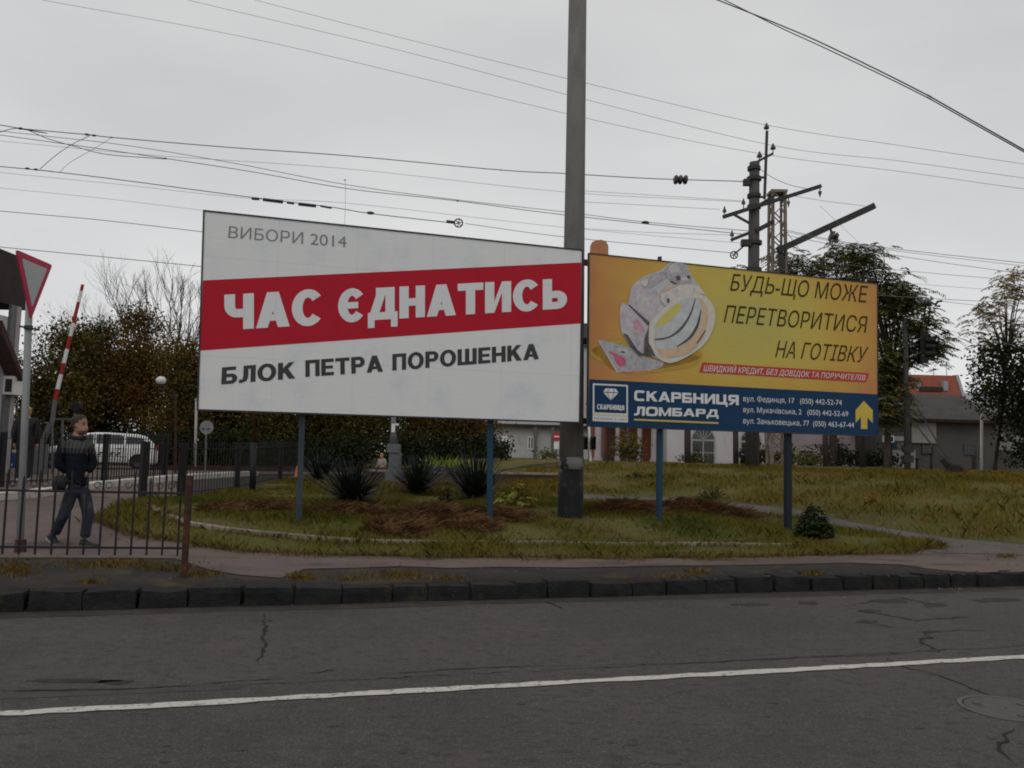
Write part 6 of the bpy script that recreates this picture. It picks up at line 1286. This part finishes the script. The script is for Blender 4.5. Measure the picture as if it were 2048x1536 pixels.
def tree_px(name, label, base, Y, blobs, mt, ncl, per, size, cr, trunk=.14, cat='tree', group=None, frond=False, limbs=14, elong=1.6, droop=.25, fork=.45):
    bx, by = base; b = P(bx, by, Y); b.z = H(b.x, b.y); root = thing(name, b, label, cat, group)
    cl = clump_points(blobs, Y, ncl)
    cl = cl[cl[:, 2] > b.z+.15]
    if frond:
        Cs = []; Ds = []
        for c in cl:
            for j in range(per):
                yaw = rng.uniform(0, 2*PI); o = np.array([math.cos(yaw), math.sin(yaw), 0]); l = rng.uniform(.45, .8)*cr*2; s0 = c+rng.normal(size=3)*cr*.35
                for t in np.linspace(.15, 1, 9):
                    p_ = s0+o*l*t+np.array([0, 0, .22*l*t-.5*l*t*t]); side = np.array([-o[1], o[0], 0])
                    for sg in (-1, 1): Cs.append(p_+side*sg*size*.45); Ds.append(side*sg+o*.3+np.array([0, 0, -.45]))
        C = np.array(Cs); d = np.array(Ds)+rng.normal(size=(len(Cs), 3))*.15; d /= np.linalg.norm(d, axis=1)[:, None]; a = np.tile([0, 0, 1.], (len(C), 1))+rng.normal(size=C.shape)*.35; s = np.cross(d, a); s /= np.linalg.norm(s, axis=1)[:, None]
        L_ = (size*rng.uniform(.8, 1.2, len(C)))[:, None]; v = np.stack([C-d*L_/2, C+s*L_*.17, C+d*L_/2, C-s*L_*.17], 1).reshape(-1, 3); f = np.arange(len(v)).reshape(-1, 4)
    else:
        C = np.repeat(cl, per, 0)+rng.normal(size=(len(cl)*per, 3))*np.array([cr, cr, cr*.7]); v, f = leaves_mesh(C, size, 1, elong=elong, droop=droop)
    k = v.reshape(-1, 4, 3)[:, :, 2].min(1) > b.z+.02; v = v.reshape(-1, 4, 3)[k].reshape(-1, 3); f = np.arange(len(v)).reshape(-1, 4)
    link('crown', np_mesh('crown', v, f), mt, root)
    m = MB(); zt = cl[:, 2].max(); zc = np.median(cl[:, 2]); cx, cy = cl[:, 0].mean(), cl[:, 1].mean()
    tpt = Vector((cx, cy, b.z+(zc-b.z)*fork*2*.9)); mid = b.lerp(tpt, .5)+Vector((random.uniform(-.15, .15), random.uniform(-.15, .15), 0))
    m.tube([b-Vector((0, 0, .2)), b+Vector((0, 0, .25)), mid, tpt], [trunk*1.4, trunk, trunk*.8, trunk*.55], 9)
    for c in cl[rng.choice(len(cl), min(limbs, len(cl)), replace=False)]:
        c = Vector(c); t = random.uniform(.45, 1.0); s = mid.lerp(tpt, t) if t > .3 else b.lerp(mid, .9); h = s.lerp(c, .5)+Vector((0, 0, .12*(c-s).length)); m.tube([s, h, c], [trunk*.4, trunk*.24, trunk*.07], 5)
    m.build('trunk', M['bark'], root, smooth=True); return root
def bare_tree(name, label, base, Y, tops, trunk, spread=.5, depth=6, group=None, fork=.3):
    b = P(*base, Y); b.z = H(b.x, b.y); root = thing(name, b, label, 'tree', group); m = MB(); mt = MB()
    def grow(p, d, l, r, k, mb):
        e = p+d*l; c = p+d*l*.5+Vector((random.uniform(-1, 1), random.uniform(-1, 1), random.uniform(-.3, .3)))*l*.07
        mb.tube([p, c, e], [r, r*.85, r*.66], 5 if r > .03 else 3, cap=False)
        if k == 0 or r < .004: return
        for j in range(random.choice((2, 2, 3))):
            q = (d+Vector((random.uniform(-1, 1), random.uniform(-1, 1), random.uniform(-.35, .75)))*spread).normalized(); grow(e if j else p.lerp(e, random.uniform(.6, .95)), q, l*random.uniform(.62, .85), r*random.uniform(.52, .7), k-1, mt)
    t0 = b+Vector((0, 0, 0))
    for (x, y) in tops:
        tp = P(x, y, Y); st = b.lerp(Vector((tp.x, tp.y, tp.z)), fork); st.x = b.x+(tp.x-b.x)*.15; d = (tp-st); m.tube([b-Vector((0, 0, .2)), b.lerp(st, .5), st], [trunk, trunk*.85, trunk*.7], 8); grow(st, d.normalized(), d.length*.34, trunk*.6, depth, mt)
    tr = m.build('trunk', M['bark'], root, smooth=True); mt.build('branches', M['twig'], root); return root
LO = lambda *c: list(c)
DG, OL, BR, OR, YE, LG = (.034, .038, .012), (.088, .074, .017), (.090, .050, .014), (.15, .068, .014), (.17, .105, .020), (.05, .075, .02)
M['leaf_dark'] = mat_leaf('dark_green_leaves', [DG, (.014, .018, .008), (.032, .034, .013), OL], .35)
M['leaf_autumn'] = mat_leaf('autumn_leaves', [DG, (.06, .05, .013), (.10, .06, .015), OL, (.17, .085, .017)], .4)
M['leaf_orange'] = mat_leaf('orange_leaves', [(.040, .036, .012), (.075, .050, .013), BR, (.15, .075, .016), (.20, .095, .018)], .5)
M['leaf_olive'] = mat_leaf('olive_leaves', [DG, (.03, .03, .011), OL, (.085, .062, .016), YE], .45)
M['leaf_pinnate'] = mat_leaf('pinnate_leaves', [(.042, .052, .022), (.068, .080, .030), (.096, .098, .034), (.12, .115, .036), (.20, .145, .034)], .6)
M['leaf_yellow'] = mat_leaf('yellowing_leaves', [(.08, .08, .03), (.15, .13, .04), (.26, .18, .05), (.32, .17, .045)], .8)
M['leaf_hedge'] = mat_leaf('hedge_leaves', [(.012, .015, .007), (.02, .024, .01), (.03, .036, .014)], .8)
GL = 'autumn trees behind the fences and the white billboard'
for nm, lb, base, Y, bl, mt, ncl in [
    ('autumn_tree', 'dark olive tree behind the station house and the striped barrier', (110, 935), 46, [(95, 750, 48, 70), (140, 790, 62, 85), (75, 830, 45, 80), (150, 680, 40, 45)], M['leaf_olive'], 190),
    ('autumn_tree', 'dark green tree rising right of the striped barrier arm', (200, 935), 50, [(195, 720, 48, 75), (215, 800, 62, 90), (180, 850, 55, 60)], M['leaf_dark'], 170),
    ('autumn_tree', 'tall orange brown tree left of the globe lamp', (280, 935), 48, [(285, 690, 52, 62), (315, 745, 62, 62), (255, 770, 62, 72), (300, 830, 62, 60), (275, 640, 26, 24)], M['leaf_orange'], 200),
    ('autumn_tree', 'dark brown green tree touching the left edge of the white billboard', (385, 935), 45, [(375, 745, 42, 60), (400, 810, 52, 80), (350, 850, 55, 55), (430, 740, 40, 60)], M['leaf_autumn'], 180),
    ('autumn_tree', 'dark tree under the left end of the white billboard', (470, 935), 47, [(460, 800, 60, 90), (480, 870, 62, 55)], M['leaf_dark'], 150),
    ('autumn_tree', 'yellow orange tree behind the rusty pole', (548, 935), 45, [(545, 800, 60, 70), (555, 856, 62, 40), (520, 890, 45, 35)], M['leaf_olive'], 150),
    ('autumn_tree', 'brown green tree right of the left billboard leg', (640, 935), 47, [(640, 790, 62, 90), (650, 870, 66, 55)], M['leaf_autumn'], 160),
    ('autumn_tree', 'orange tinged tree left of the grey crossing cabinet', (730, 935), 45, [(728, 800, 55, 70), (738, 858, 56, 50)], M['leaf_olive'], 150),
    ('autumn_tree', 'rust coloured tree behind the diamond sign', (845, 935), 47, [(840, 790, 60, 85), (850, 865, 66, 55)], M['leaf_autumn'], 160),
    ('autumn_tree', 'reddish brown tree left of the blue billboard leg', (930, 935), 49, [(925, 800, 50, 80), (935, 862, 52, 50)], M['leaf_orange'], 120)]:
    tree_px(nm, lb, base, Y, bl, mt, int(ncl*1.3), 105, .155, .50, .2, group=GL)
GB = 'dark bushes along the back of the crossing'
for k, (x, y, rx, ry, Y, lb) in enumerate([(345, 905, 40, 32, 40, 'dark bush right of the white car'), (430, 900, 40, 30, 40, 'dark feathery bush behind the round sign'), (520, 905, 55, 30, 40, 'dark bush behind the rusty pole'), (610, 905, 50, 30, 40, 'dark bush behind the left billboard leg'), (700, 905, 55, 30, 41, 'dark bush behind the biggest spiky plant'), (820, 905, 50, 30, 42, 'dark bush right of the grey crossing cabinet'), (900, 905, 50, 28, 44, 'dark bush below the diamond sign'), (965, 905, 40, 28, 44, 'dark bush left of the blue billboard leg'), (100, 900, 60, 38, 42, 'dark bush behind the striped barrier foot'), (250, 900, 70, 40, 43, 'dark bush behind the white car roof'), (30, 900, 50, 38, 41, 'dark bush behind the blond person in the dark coat')]):
    tree_px('bush', lb, (x, 938), Y, [(x, y, rx, ry), (x-rx*.4, y+8, rx*.6, ry*.8)], M['leaf_hedge'], 80, 60, .16, .38, .06, cat='bush', group=GB, limbs=6)
bare_tree('bare_tree', 'leafless tree with fine upright twigs left of the white billboard', (285, 930), 56, [(274, 540), (300, 560), (240, 575)], .16, .42, 6, 'bare trees against the sky')
bare_tree('bare_tree', 'leafless spreading tree just behind the left edge of the white billboard', (345, 930), 54, [(360, 560), (395, 570), (330, 600), (400, 640)], .17, .48, 6, 'bare trees against the sky')
bare_tree('bare_tree', 'faint leafless tree behind the striped barrier arm', (190, 930), 60, [(165, 620), (200, 600), (130, 640)], .12, .5, 6, 'bare trees against the sky')
bare_tree('bare_tree', 'small leafless tree right of the give way sign pole', (95, 930), 58, [(90, 650), (110, 630), (75, 690)], .10, .5, 5, 'bare trees against the sky')
tree_px('pinnate_tree', 'tall tree with drooping pinnate leaves behind the right end of the yellow billboard', (1775, 935), 38, [(1735, 520, 60, 30), (1770, 575, 60, 42), (1800, 640, 70, 48), (1835, 700, 50, 45), (1775, 730, 45, 70), (1765, 820, 45, 50), (1800, 600, 85, 34), (1850, 665, 42, 55), (1765, 780, 40, 70)], M['leaf_pinnate'], 235, 7, .20, .55, .16, frond=True, limbs=34)
tree_px('pinnate_tree', 'yellow tinged tree whose crown shows above the yellow billboard behind the masts', (1668, 935), 44, [(1575, 530, 45, 28), (1630, 545, 60, 28), (1490, 545, 28, 16), (1680, 520, 40, 32), (1700, 560, 50, 40), (1660, 640, 80, 80)], M['leaf_pinnate'], 170, 6, .21, .58, .22, frond=True, limbs=34)
tree_px('dense_tree', 'dense dark tree cut by the right edge of the picture', (2075, 945), 40, [(2025, 745, 70, 60), (2050, 820, 62, 70), (2000, 700, 40, 25), (2070, 900, 50, 50), (1985, 770, 35, 50), (2110, 780, 80, 110)], M['leaf_dark'], 250, 60, .17, .36, .2)
tree_px('pinnate_tree', 'thin tree with yellowing pinnate leaves above the dense dark tree on the right', (1990, 940), 41.5, [(1975, 620, 35, 25), (2010, 585, 45, 30), (2040, 550, 40, 25), (2000, 650, 45, 30), (1960, 690, 25, 25), (2060, 640, 45, 60), (1955, 650, 18, 25)], M['leaf_yellow'], 62, 5, .19, .5, .09, frond=True, limbs=30)
# low bushes at the buildings
for x, y, rx, ry, Y, mt, nm, lb, bs in [(1258, 895, 22, 30, 44, M['leaf_pinnate'], 'bush', 'leafy green shrub before the terracotta columns', 940), (1282, 925, 26, 16, 43, M['leaf_dark'], 'bush', 'low dark bush at the foot of the pale column', 942), (1385, 925, 18, 12, 43, M['leaf_pinnate'], 'bush', 'small green bush below the first arched window', 942), (1507, 918, 14, 22, 40, M['leaf_dark'], 'bush', 'dark thin bush before the concrete mast', 942), (1620, 924, 28, 16, 44, M['leaf_pinnate'], 'bush', 'green bush under the graffiti', 942), (1700, 920, 42, 16, 44, M['leaf_hedge'], 'bush', 'dark bush between the dark posts on the right', 942), (1770, 922, 36, 16, 44, M['leaf_hedge'], 'bush', 'dark bush at the corner of the grey house', 940), (1002, 915, 24, 24, 40, M['leaf_hedge'], 'bush', 'dark bush below the small white notice', 942), (1085, 920, 22, 14, 44, M['leaf_pinnate'], 'bush', 'low green bush right of the small red car', 940), (1570, 915, 26, 22, 46, M['leaf_olive'], 'bush', 'brownish bush behind the foot of the lattice mast', 940), (1665, 905, 22, 26, 47, M['leaf_hedge'], 'bush', 'dark upright bush hiding the trunk behind the graffiti wall', 940)]:
    tree_px(nm, lb, (x, bs), Y, [(x, y, rx, ry)], mt, 26, 34, .17, .26, .04, cat='bush', limbs=8)

# grass, built blade by blade
def inpoly(x, y, poly):
    k = np.zeros(len(x), bool); n = len(poly)
    for i in range(n):
        ax, ay = poly[i]; bx, by = poly[(i+1) % n]; c = ((ay > y) != (by > y)); k ^= c & (x < ax+(y-ay)*(bx-ax)/((by-ay) if by != ay else 1e-9))
    return k
def scatter(poly, n):
    xs, ys = [p[0] for p in poly], [p[1] for p in poly]; x = rng.uniform(min(xs), max(xs), n); y = rng.uniform(min(ys), max(ys), n); k = inpoly(x, y, poly); return x[k], y[k]
def blades(x, y, h, wd, lean=.5, z0=None):
    n = len(x); z = np.array([H(a, b) for a, b in zip(x, y)]) if z0 is None else z0; a = rng.uniform(0, 2*PI, n); s = np.stack([np.cos(a), np.sin(a), np.zeros(n)], 1); b = rng.uniform(0, 2*PI, n)
    ln = (h*lean*rng.uniform(.1, 1.2, n)); p = np.stack([x, y, z], 1); o = np.stack([np.cos(b)*ln, np.sin(b)*ln, h*.98], 1); mid = p+o*np.array([.35, .35, .6]); w_ = wd[:, None]/2
    v = np.stack([p-s*w_, p+s*w_, mid+s*w_*.7, p+o, mid-s*w_*.7], 1)
    f = np.arange(5*n).reshape(n, 5); return v.reshape(-1, 3), f
def patchy(x, y, sc, seed): return np.array([noise.noise(Vector((a*sc, b*sc, seed))) for a, b in zip(x, y)])
M['grass'] = mat_leaf('verge_grass', [(.055, .078, .012), (.080, .096, .015), (.125, .112, .019), (.170, .128, .026), (.12, .080, .020)], .55, .7, 60)
M['drygrass'] = mat_leaf('dry_bank_grass', [(.062, .070, .012), (.100, .088, .014), (.150, .112, .018), (.185, .128, .022), (.12, .075, .016)], .38, .7, 40)
vp = [tuple(G(*p).xy) for p in VERGE]
HAY = [(535, 1022, 60, 9), (455, 1024, 40, 5), (700, 1036, 95, 17), (860, 1040, 70, 22), (800, 1062, 60, 10), (990, 1042, 80, 20), (1255, 1030, 70, 22), (1390, 1028, 80, 26), (1470, 1036, 40, 12), (930, 1056, 60, 14)]
hay = [(G(x, y), rx) for x, y, rx, ry in HAY]
x, y = scatter(vp, 330000); pn = patchy(x, y, .8, 2.0); k = np.ones(len(x), bool)
for c, rx in hay: k &= (np.abs(x-c.x) > rx*c.y/FPX*.8) | (np.abs(y-c.y) > .38)
k &= rng.random(len(x)) < np.clip(.7+pn*1.0, .35, 1); x, y, pn = x[k], y[k], pn[k]
h = (.055+.10*np.clip(pn+.35, 0, 1))*rng.uniform(.5, 1.5, len(x)); v, f = blades(x, y, h, rng.uniform(.005, .011, len(x)), .8)
tag(link('grass', np_mesh('grass', v, f), M['grass']), kind='stuff')
x, y = scatter(BANK, 620000); near = (y < 34); x, y = x[near], y[near]; pn = patchy(x, y, .5, 7.0); pf = patchy(x, y, 1.7, 4.0)
k = rng.random(len(x)) < np.clip(.75+pn*.8+pf*.5, .2, 1); x, y, pn, pf = x[k], y[k], pn[k], pf[k]
h = (.07+.12*np.clip(pn+pf*.7+.3, 0, 1))*rng.uniform(.5, 1.5, len(x)); v, f = blades(x, y, h, rng.uniform(.006, .013, len(x)), .9)
tag(link('grass', np_mesh('grass', v, f), M['drygrass']), kind='stuff')
# ragged fringe hanging over the edge of the pavement and tufts in the dirt strip
xs, ys = [], []
for a, b in zip(VERGE[:18], VERGE[1:18]):
    A_, B_ = G(*a), G(*b); n = int((B_-A_).length*420)
    for _ in range(n):
        t = random.random(); q = A_.lerp(B_, t); w_ = .22*(.5+noise.noise(Vector((q.x*1.7, q.y*1.7, 1)))); d = abs(random.gauss(0, 1))*w_; xs.append(q.x+random.gauss(0, .03)); ys.append(q.y-d)
nf_ = len(xs)
for cx, cy, rx, ry, n in [(400, 1150, 40, 7, 420), (600, 1157, 28, 6, 380), (800, 1153, 60, 9, 600), (1395, 1147, 28, 5, 300), (1625, 1150, 26, 4, 260), (30, 1140, 45, 16, 600), (230, 1131, 130, 7, 900), (330, 1140, 60, 5, 300), (180, 1166, 30, 4, 150), (900, 1160, 40, 3, 150), (1340, 1155, 40, 3, 120), (2010, 1115, 30, 5, 260), (700, 1158, 50, 4, 160)]:
    for _ in range(n):
        q = G(cx+random.gauss(0, .5)*rx, cy+random.gauss(0, .5)*ry); xs.append(q.x); ys.append(q.y)
nt_ = len(xs)
for cx, cy in ((598, 1050), (985, 1053), (1327, 1054), (1587, 1065), (1141, 1026)):
    for _ in range(150):
        q = G(cx+random.gauss(0, 1)*(14 if cx != 1141 else 26), cy+random.uniform(-1, 5)); xs.append(q.x); ys.append(q.y)
EDG = [(290, 1012), (376, 1053), (509, 1072), (643, 1083), (760, 1089), (1093, 1092), (1409, 1094), (1592, 1095)]
for a, b in zip(EDG, EDG[1:]):
    A_, B_ = G(*a), G(*b); L_ = (B_-A_).length
    for _ in range(int(L_*330)):
        q = A_.lerp(B_, random.random()); 
        if noise.noise(Vector((q.x*.9, q.y*.9, 11))) < -.08+random.uniform(-.2, .2): continue
        xs.append(q.x+random.gauss(0, .03)); ys.append(q.y-abs(random.gauss(.09, .06)))
x, y = np.array(xs), np.array(ys); h = rng.uniform(.03, .13, len(x)); h[nf_:nt_] *= .5; v, f = blades(x, y, h, rng.uniform(.005, .010, len(x)), 1.1)
M['tuft'] = mat_leaf('yellowed_tufts', [(.075, .068, .018), (.13, .095, .024), (.16, .105, .028), (.11, .06, .018)], 1.2, .7, 60)
tag(link('grass', np_mesh('grass', v, f), M['tuft']), kind='stuff')
# bank grass also beyond the path where it thins out at the left, around the low wall
x, y = scatter([(-6, 22), (.5, 22), (2, 25), (2, 29), (-6, 30)], 16000); h = rng.uniform(.08, .26, len(x)); v, f = blades(x, y, h, rng.uniform(.010, .018, len(x)), .8)
tag(link('grass', np_mesh('grass', v, f), M['drygrass']), kind='stuff')

# heaps of dry cut grass
M['hay'] = mat_leaf('dry_cut_grass', [(.045, .022, .011), (.085, .042, .020), (.13, .072, .032), (.20, .125, .058)], 2.5, .85, 50)
HL = ['small brown heap of cut grass between side fence and left billboard leg', 'low smear of cut grass farthest left in the bed', 'long tawny heap of cut grass below the biggest spiky plant', 'brown heap of cut grass midway under the white billboard', 'low strip of cut grass in front of the brown heap', 'reddish heap of cut grass around the foot of the blue leg', 'dark brown heap of cut grass just right of the concrete pole', 'biggest dark heap of cut grass right of the bright blue leg', 'small heap of cut grass trailing towards the dark blue leg', 'strawy reddish strip of cut grass left of the blue leg']
for k, (cx, cy, rx, ry) in enumerate(HAY):
    c = G(cx, cy); wx = rx*c.y/FPX; wy = .34+.12*random.random(); hz = ry*c.y/FPX*1.25; mb = MB(); nx, ny = 18, 8; vs = []
    hgt = lambda a, b: hz*max(0, 1-a*a-b*b)**.8*(.7+.6*noise.noise(Vector((a*3+k*5, b*2.5, k))))
    for j in range(ny+1):
        for i in range(nx+1):
            a, b = -1+2*i/nx, -1+2*j/ny; X, Y_ = c.x+a*wx, c.y+b*wy; vs.append((X, Y_, H(X, Y_)+hgt(a, b)-.01+.02*(a*a+b*b < .95)))
    mb.add(vs, [(j*(nx+1)+i, j*(nx+1)+i+1, (j+1)*(nx+1)+i+1, (j+1)*(nx+1)+i) for j in range(ny) for i in range(nx)])
    for s in range(int(2600*max(.5, wx))):
        r = math.sqrt(random.random())*1.08; t = random.random()*2*PI; a, b = r*math.cos(t), r*math.sin(t); X, Y_ = c.x+a*wx, c.y+b*wy; z = H(X, Y_)+hgt(a, b)+random.uniform(.01, .04)
        yaw = random.random()*2*PI; l = random.uniform(.08, .30); d = Vector((math.cos(yaw), math.sin(yaw), random.uniform(-.25, .55)))*l; s_ = Vector((-d.y, d.x, 0)).normalized()*random.uniform(.003, .006); p_ = Vector((X, Y_, z)); mb.add([p_-s_, p_+s_, p_+d*.6+s_+Vector((0, 0, l*.08)), p_+d], [(0, 1, 2, 3)])
    tag(mb.build('grass_heap', M['hay'], origin=c), HL[k], 'grass heap', 'heaps of dry cut grass in the bed')
# spiky yuccas
def strap(mb, p, yaw, el, l, w_, bend, m=0, n=5):
    d = Vector((math.cos(yaw), math.sin(yaw), 0)); s = Vector((-d.y, d.x, 0)); L_, R_ = [], []
    for i in range(n+1):
        t = i/n; e = el-bend*t*t; q = p+d*(l*t*math.cos(el-bend*t*.5))+Vector((0, 0, l*t*math.sin(el-bend*t*.6))); ww = w_*(1-t)**.6*(.6+.8*t if t < .5 else 1.0); L_.append(q-s*ww/2); R_.append(q+s*ww/2)
    mb.add(L_+R_, [(i, i+1, n+2+i, n+1+i) for i in range(n)], m)
M['yucca'] = mat_leaf('yucca_leaves', [(.010, .014, .012), (.018, .024, .020), (.030, .038, .032), (.07, .075, .066)], 3.5, .45, 9)
for x, y, wpx, top, n, lb in [(703, 1013, 66, 936, 420, 'biggest spiky yucca in the bed, with a few pale bent leaves'), (835, 992, 50, 914, 380, 'round dark yucca between the biggest yucca and the blue leg'), (950, 1006, 48, 905, 400, 'tall dark yucca just left of the blue billboard leg'), (640, 965, 38, 900, 280, 'small yucca behind the left billboard leg'), (1215, 926, 10, 905, 26, 'tiny spiky plant right of the concrete pole')]:
    c = G(x, y) if y > 950 else P(x, y, 34); c.z = H(c.x, c.y); R = wpx*1.1*c.y/FPX; Hh = (y-top)*1.1*c.y/FPX; mb = MB()
    for k in range(n):
        el = math.radians(random.triangular(0, 88, 34)); l = (R*math.cos(el)+Hh*math.sin(el))*random.uniform(.72, 1.02); strap(mb, c+Vector((random.gauss(0, .06), random.gauss(0, .06), random.uniform(.02, .14))), random.random()*2*PI, el, l, random.uniform(.034, .054), random.uniform(-.1, .35) if random.random() < .9 else 1.2)
    tag(mb.build('yucca', M['yucca'], origin=c), lb, 'yucca', 'spiky yuccas in the grass bed')
# broad leaved plants
def broad(name, label, x, y, wpx, top, n, mt, lw=.13, cat='plant', cone=1.0):
    c = G(x, y); R = wpx*c.y/FPX; Hh = (y-top)*c.y/FPX; mb = MB()
    for k in range(n):
        r = math.sqrt(random.random()); a = random.random()*2*PI; q = c+Vector((R*r*math.cos(a)*.9, R*r*math.sin(a)*.7, Hh*(1-r*r*.75)*random.uniform(.35, 1.0))); out = Vector((math.cos(a), math.sin(a), random.uniform(-.7, .25))).normalized(); s = Vector((-math.sin(a), math.cos(a), random.uniform(-.3, .3))).normalized(); l = lw*random.uniform(.7, 1.3); up = out.cross(s)*l*.12
        pts = [q-out*l*.5, q-out*l*.2+s*l*.34, q+out*l*.15+s*l*.3, q+out*l*.6, q+out*l*.15-s*l*.3, q-out*l*.2-s*l*.34]; mid = [q-out*l*.2-up, q+out*l*.15-up]
        mb.add(pts+mid, [(0, 1, 6), (1, 2, 7, 6), (2, 3, 7), (3, 4, 7), (4, 5, 6, 7), (5, 0, 6)])
        if k % 3 == 0: mb.tube([c+Vector((0, 0, .02)), q], .006, 4)
    return tag(mb.build(name, mt, origin=c), label, cat)
M['hosta'] = mat_leaf('pale_green_leaves', [(.17, .19, .04), (.25, .26, .06), (.33, .29, .08), (.36, .25, .07)], 3, .5, 16)
broad('hosta', 'pale yellow green hosta right of the blue billboard leg', 1030, 1017, 50, 966, 110, M['hosta'], .17)
broad('leafy_shrub', 'dark green leafy shrub at the foot of the dark blue billboard leg', 1628, 1084, 44, 1006, 420, mat_leaf('dark_shrub_leaves', [(.018, .030, .012), (.030, .046, .018), (.045, .062, .024)], 3, .5, 12), .085, 'shrub')
broad('leafy_shrub', 'small dark bushy plant left of the tall yucca', 893, 1012, 20, 975, 110, M['leaf_hedge'], .06, 'shrub')
broad('leafy_shrub', 'dark low plant behind the foot of the blue leg', 965, 1042, 20, 1010, 70, M['leaf_hedge'], .07, 'shrub')
broad('weed_clump', 'green weed clump with pale flower specks on the bank under the yellow billboard', 1425, 1000, 34, 968, 160, mat_leaf('weed_leaves', [(.03, .04, .014), (.05, .06, .02), (.08, .085, .03)], 3, .6, 14), .07, 'weeds')
broad('weed_clump', 'dark green weed clump beside the path left of the yellow billboard', 1273, 957, 24, 940, 80, M['leaf_pinnate'], .10, 'weeds')
# raised flower bed
c = P(880, 944, 25.5); c.z = H(c.x, c.y); Yf = 25.5
mb = MB()
for k in range(420):
    q = P(random.uniform(850, 940), 938, Yf+random.uniform(-.4, .6)); q.z = P(880, 944, Yf).z; strap(mb, q, random.random()*2*PI, math.radians(random.uniform(45, 88)), random.uniform(.35, .70)*(.6+.5*random.random()), .045, random.uniform(.2, 1.1))
tag(mb.build('strap_plant', mat_leaf('bright_strap_leaves', [(.10, .15, .018), (.15, .21, .025), (.20, .25, .04)], 2, .5, 14), origin=c), 'bright green grassy plant in the low flower bed', 'plant')
mb = MB(); vfl = []
for k in range(420):
    q = P(random.uniform(852, 942), 944, Yf-.5+random.uniform(-.25, .25)); q.z = P(880, 948, Yf-.5).z+random.uniform(.05, .34)*(.6+.4*noise.noise(q*2)); l = random.uniform(.03, .06); d = Vector((random.gauss(0, 1), random.gauss(0, 1), random.gauss(0, 1))).normalized()*l; s = d.cross(Vector((.3, .5, .8))).normalized()*l*.7; mb.add([q-d, q+s, q+d, q-s], [(0, 1, 2, 3)])
tag(mb.build('flower_clump', mat_leaf('pale_lilac_flowers', [(.05, .06, .03), (.16, .15, .18), (.26, .24, .28)], 3, .6, 20), origin=c), 'pale lilac flower clump along the coping of the low flower bed', 'flowers')
# small litter and loose stones
mb = MB()
for k in range(170):
    px, py = (random.gauss(1905, 22), random.gauss(1172, 4)) if k < 90 else (random.uniform(0, 2040), random.choice([random.uniform(1196, 1216), random.uniform(1120, 1165)]))
    q = G(px, py) if py < 1168 else R0(px, py, 0.0); s = random.uniform(.006, .016); pts = [q+Vector((random.uniform(-1, 1)*s, random.uniform(-1, 1)*s, z)) for z in (0, 0, 0, s*.9, s*.8, s)]
    mb.add(pts, [(0, 1, 4, 3), (1, 2, 5, 4), (2, 0, 3, 5), (3, 4, 5)])
tag(mb.build('grit', mat('pale_grit', (.16, .15, .135), .9, .4, 40)), kind='stuff')
mb = MB()
for k in range(520):
    q = G(random.uniform(0, 2040), random.choice([random.uniform(1112, 1166), random.uniform(1030, 1110)])); a = random.random()*2*PI; l = random.uniform(.014, .035); d = Vector((math.cos(a), math.sin(a), random.uniform(-.2, .4)))*l; s = Vector((-math.sin(a), math.cos(a), random.uniform(-.3, .3)))*l*.6; q = q+Vector((0, 0, .035)); mb.add([q-d, q+s, q+d, q-s], [(0, 1, 2, 3)])
tag(mb.build('fallen_leaves', mat_leaf('fallen_leaves', [(.06, .03, .012), (.12, .06, .018), (.18, .11, .03)], 5, .7, 50)), kind='stuff')
# manhole cover in the road
c = R0(2012, 1418, 0.0); mh = thing('manhole_cover', c, 'round cast iron manhole cover in the road at the lower right', 'manhole cover')
r = (2012-1928)*c.y/FPX
m = MB(); m.lathe([(r*.90, .0), (r*.90, .008), (r*1.0, .008), (r*1.0, .0)], c, n=48); m.build('ring', mat('worn_cast_iron', (.088, .084, .082), .6, .2, 12), mh)
m = MB(); m.lathe([(.01, .001), (.01, .006), (r*.87, .006), (r*.87, .001)], c, n=48)
for k in range(3):
    a = 2*PI*k/3+2.6; q = c+Vector((r*.6*math.cos(a), r*.6*math.sin(a), .0065)); m.box(q-Vector((.018, .018, 0)), q+Vector((.018, .018, .005)))
m.build('lid', mat('cast_iron_lid', (.07, .067, .065), .65, .25, 12), mh)
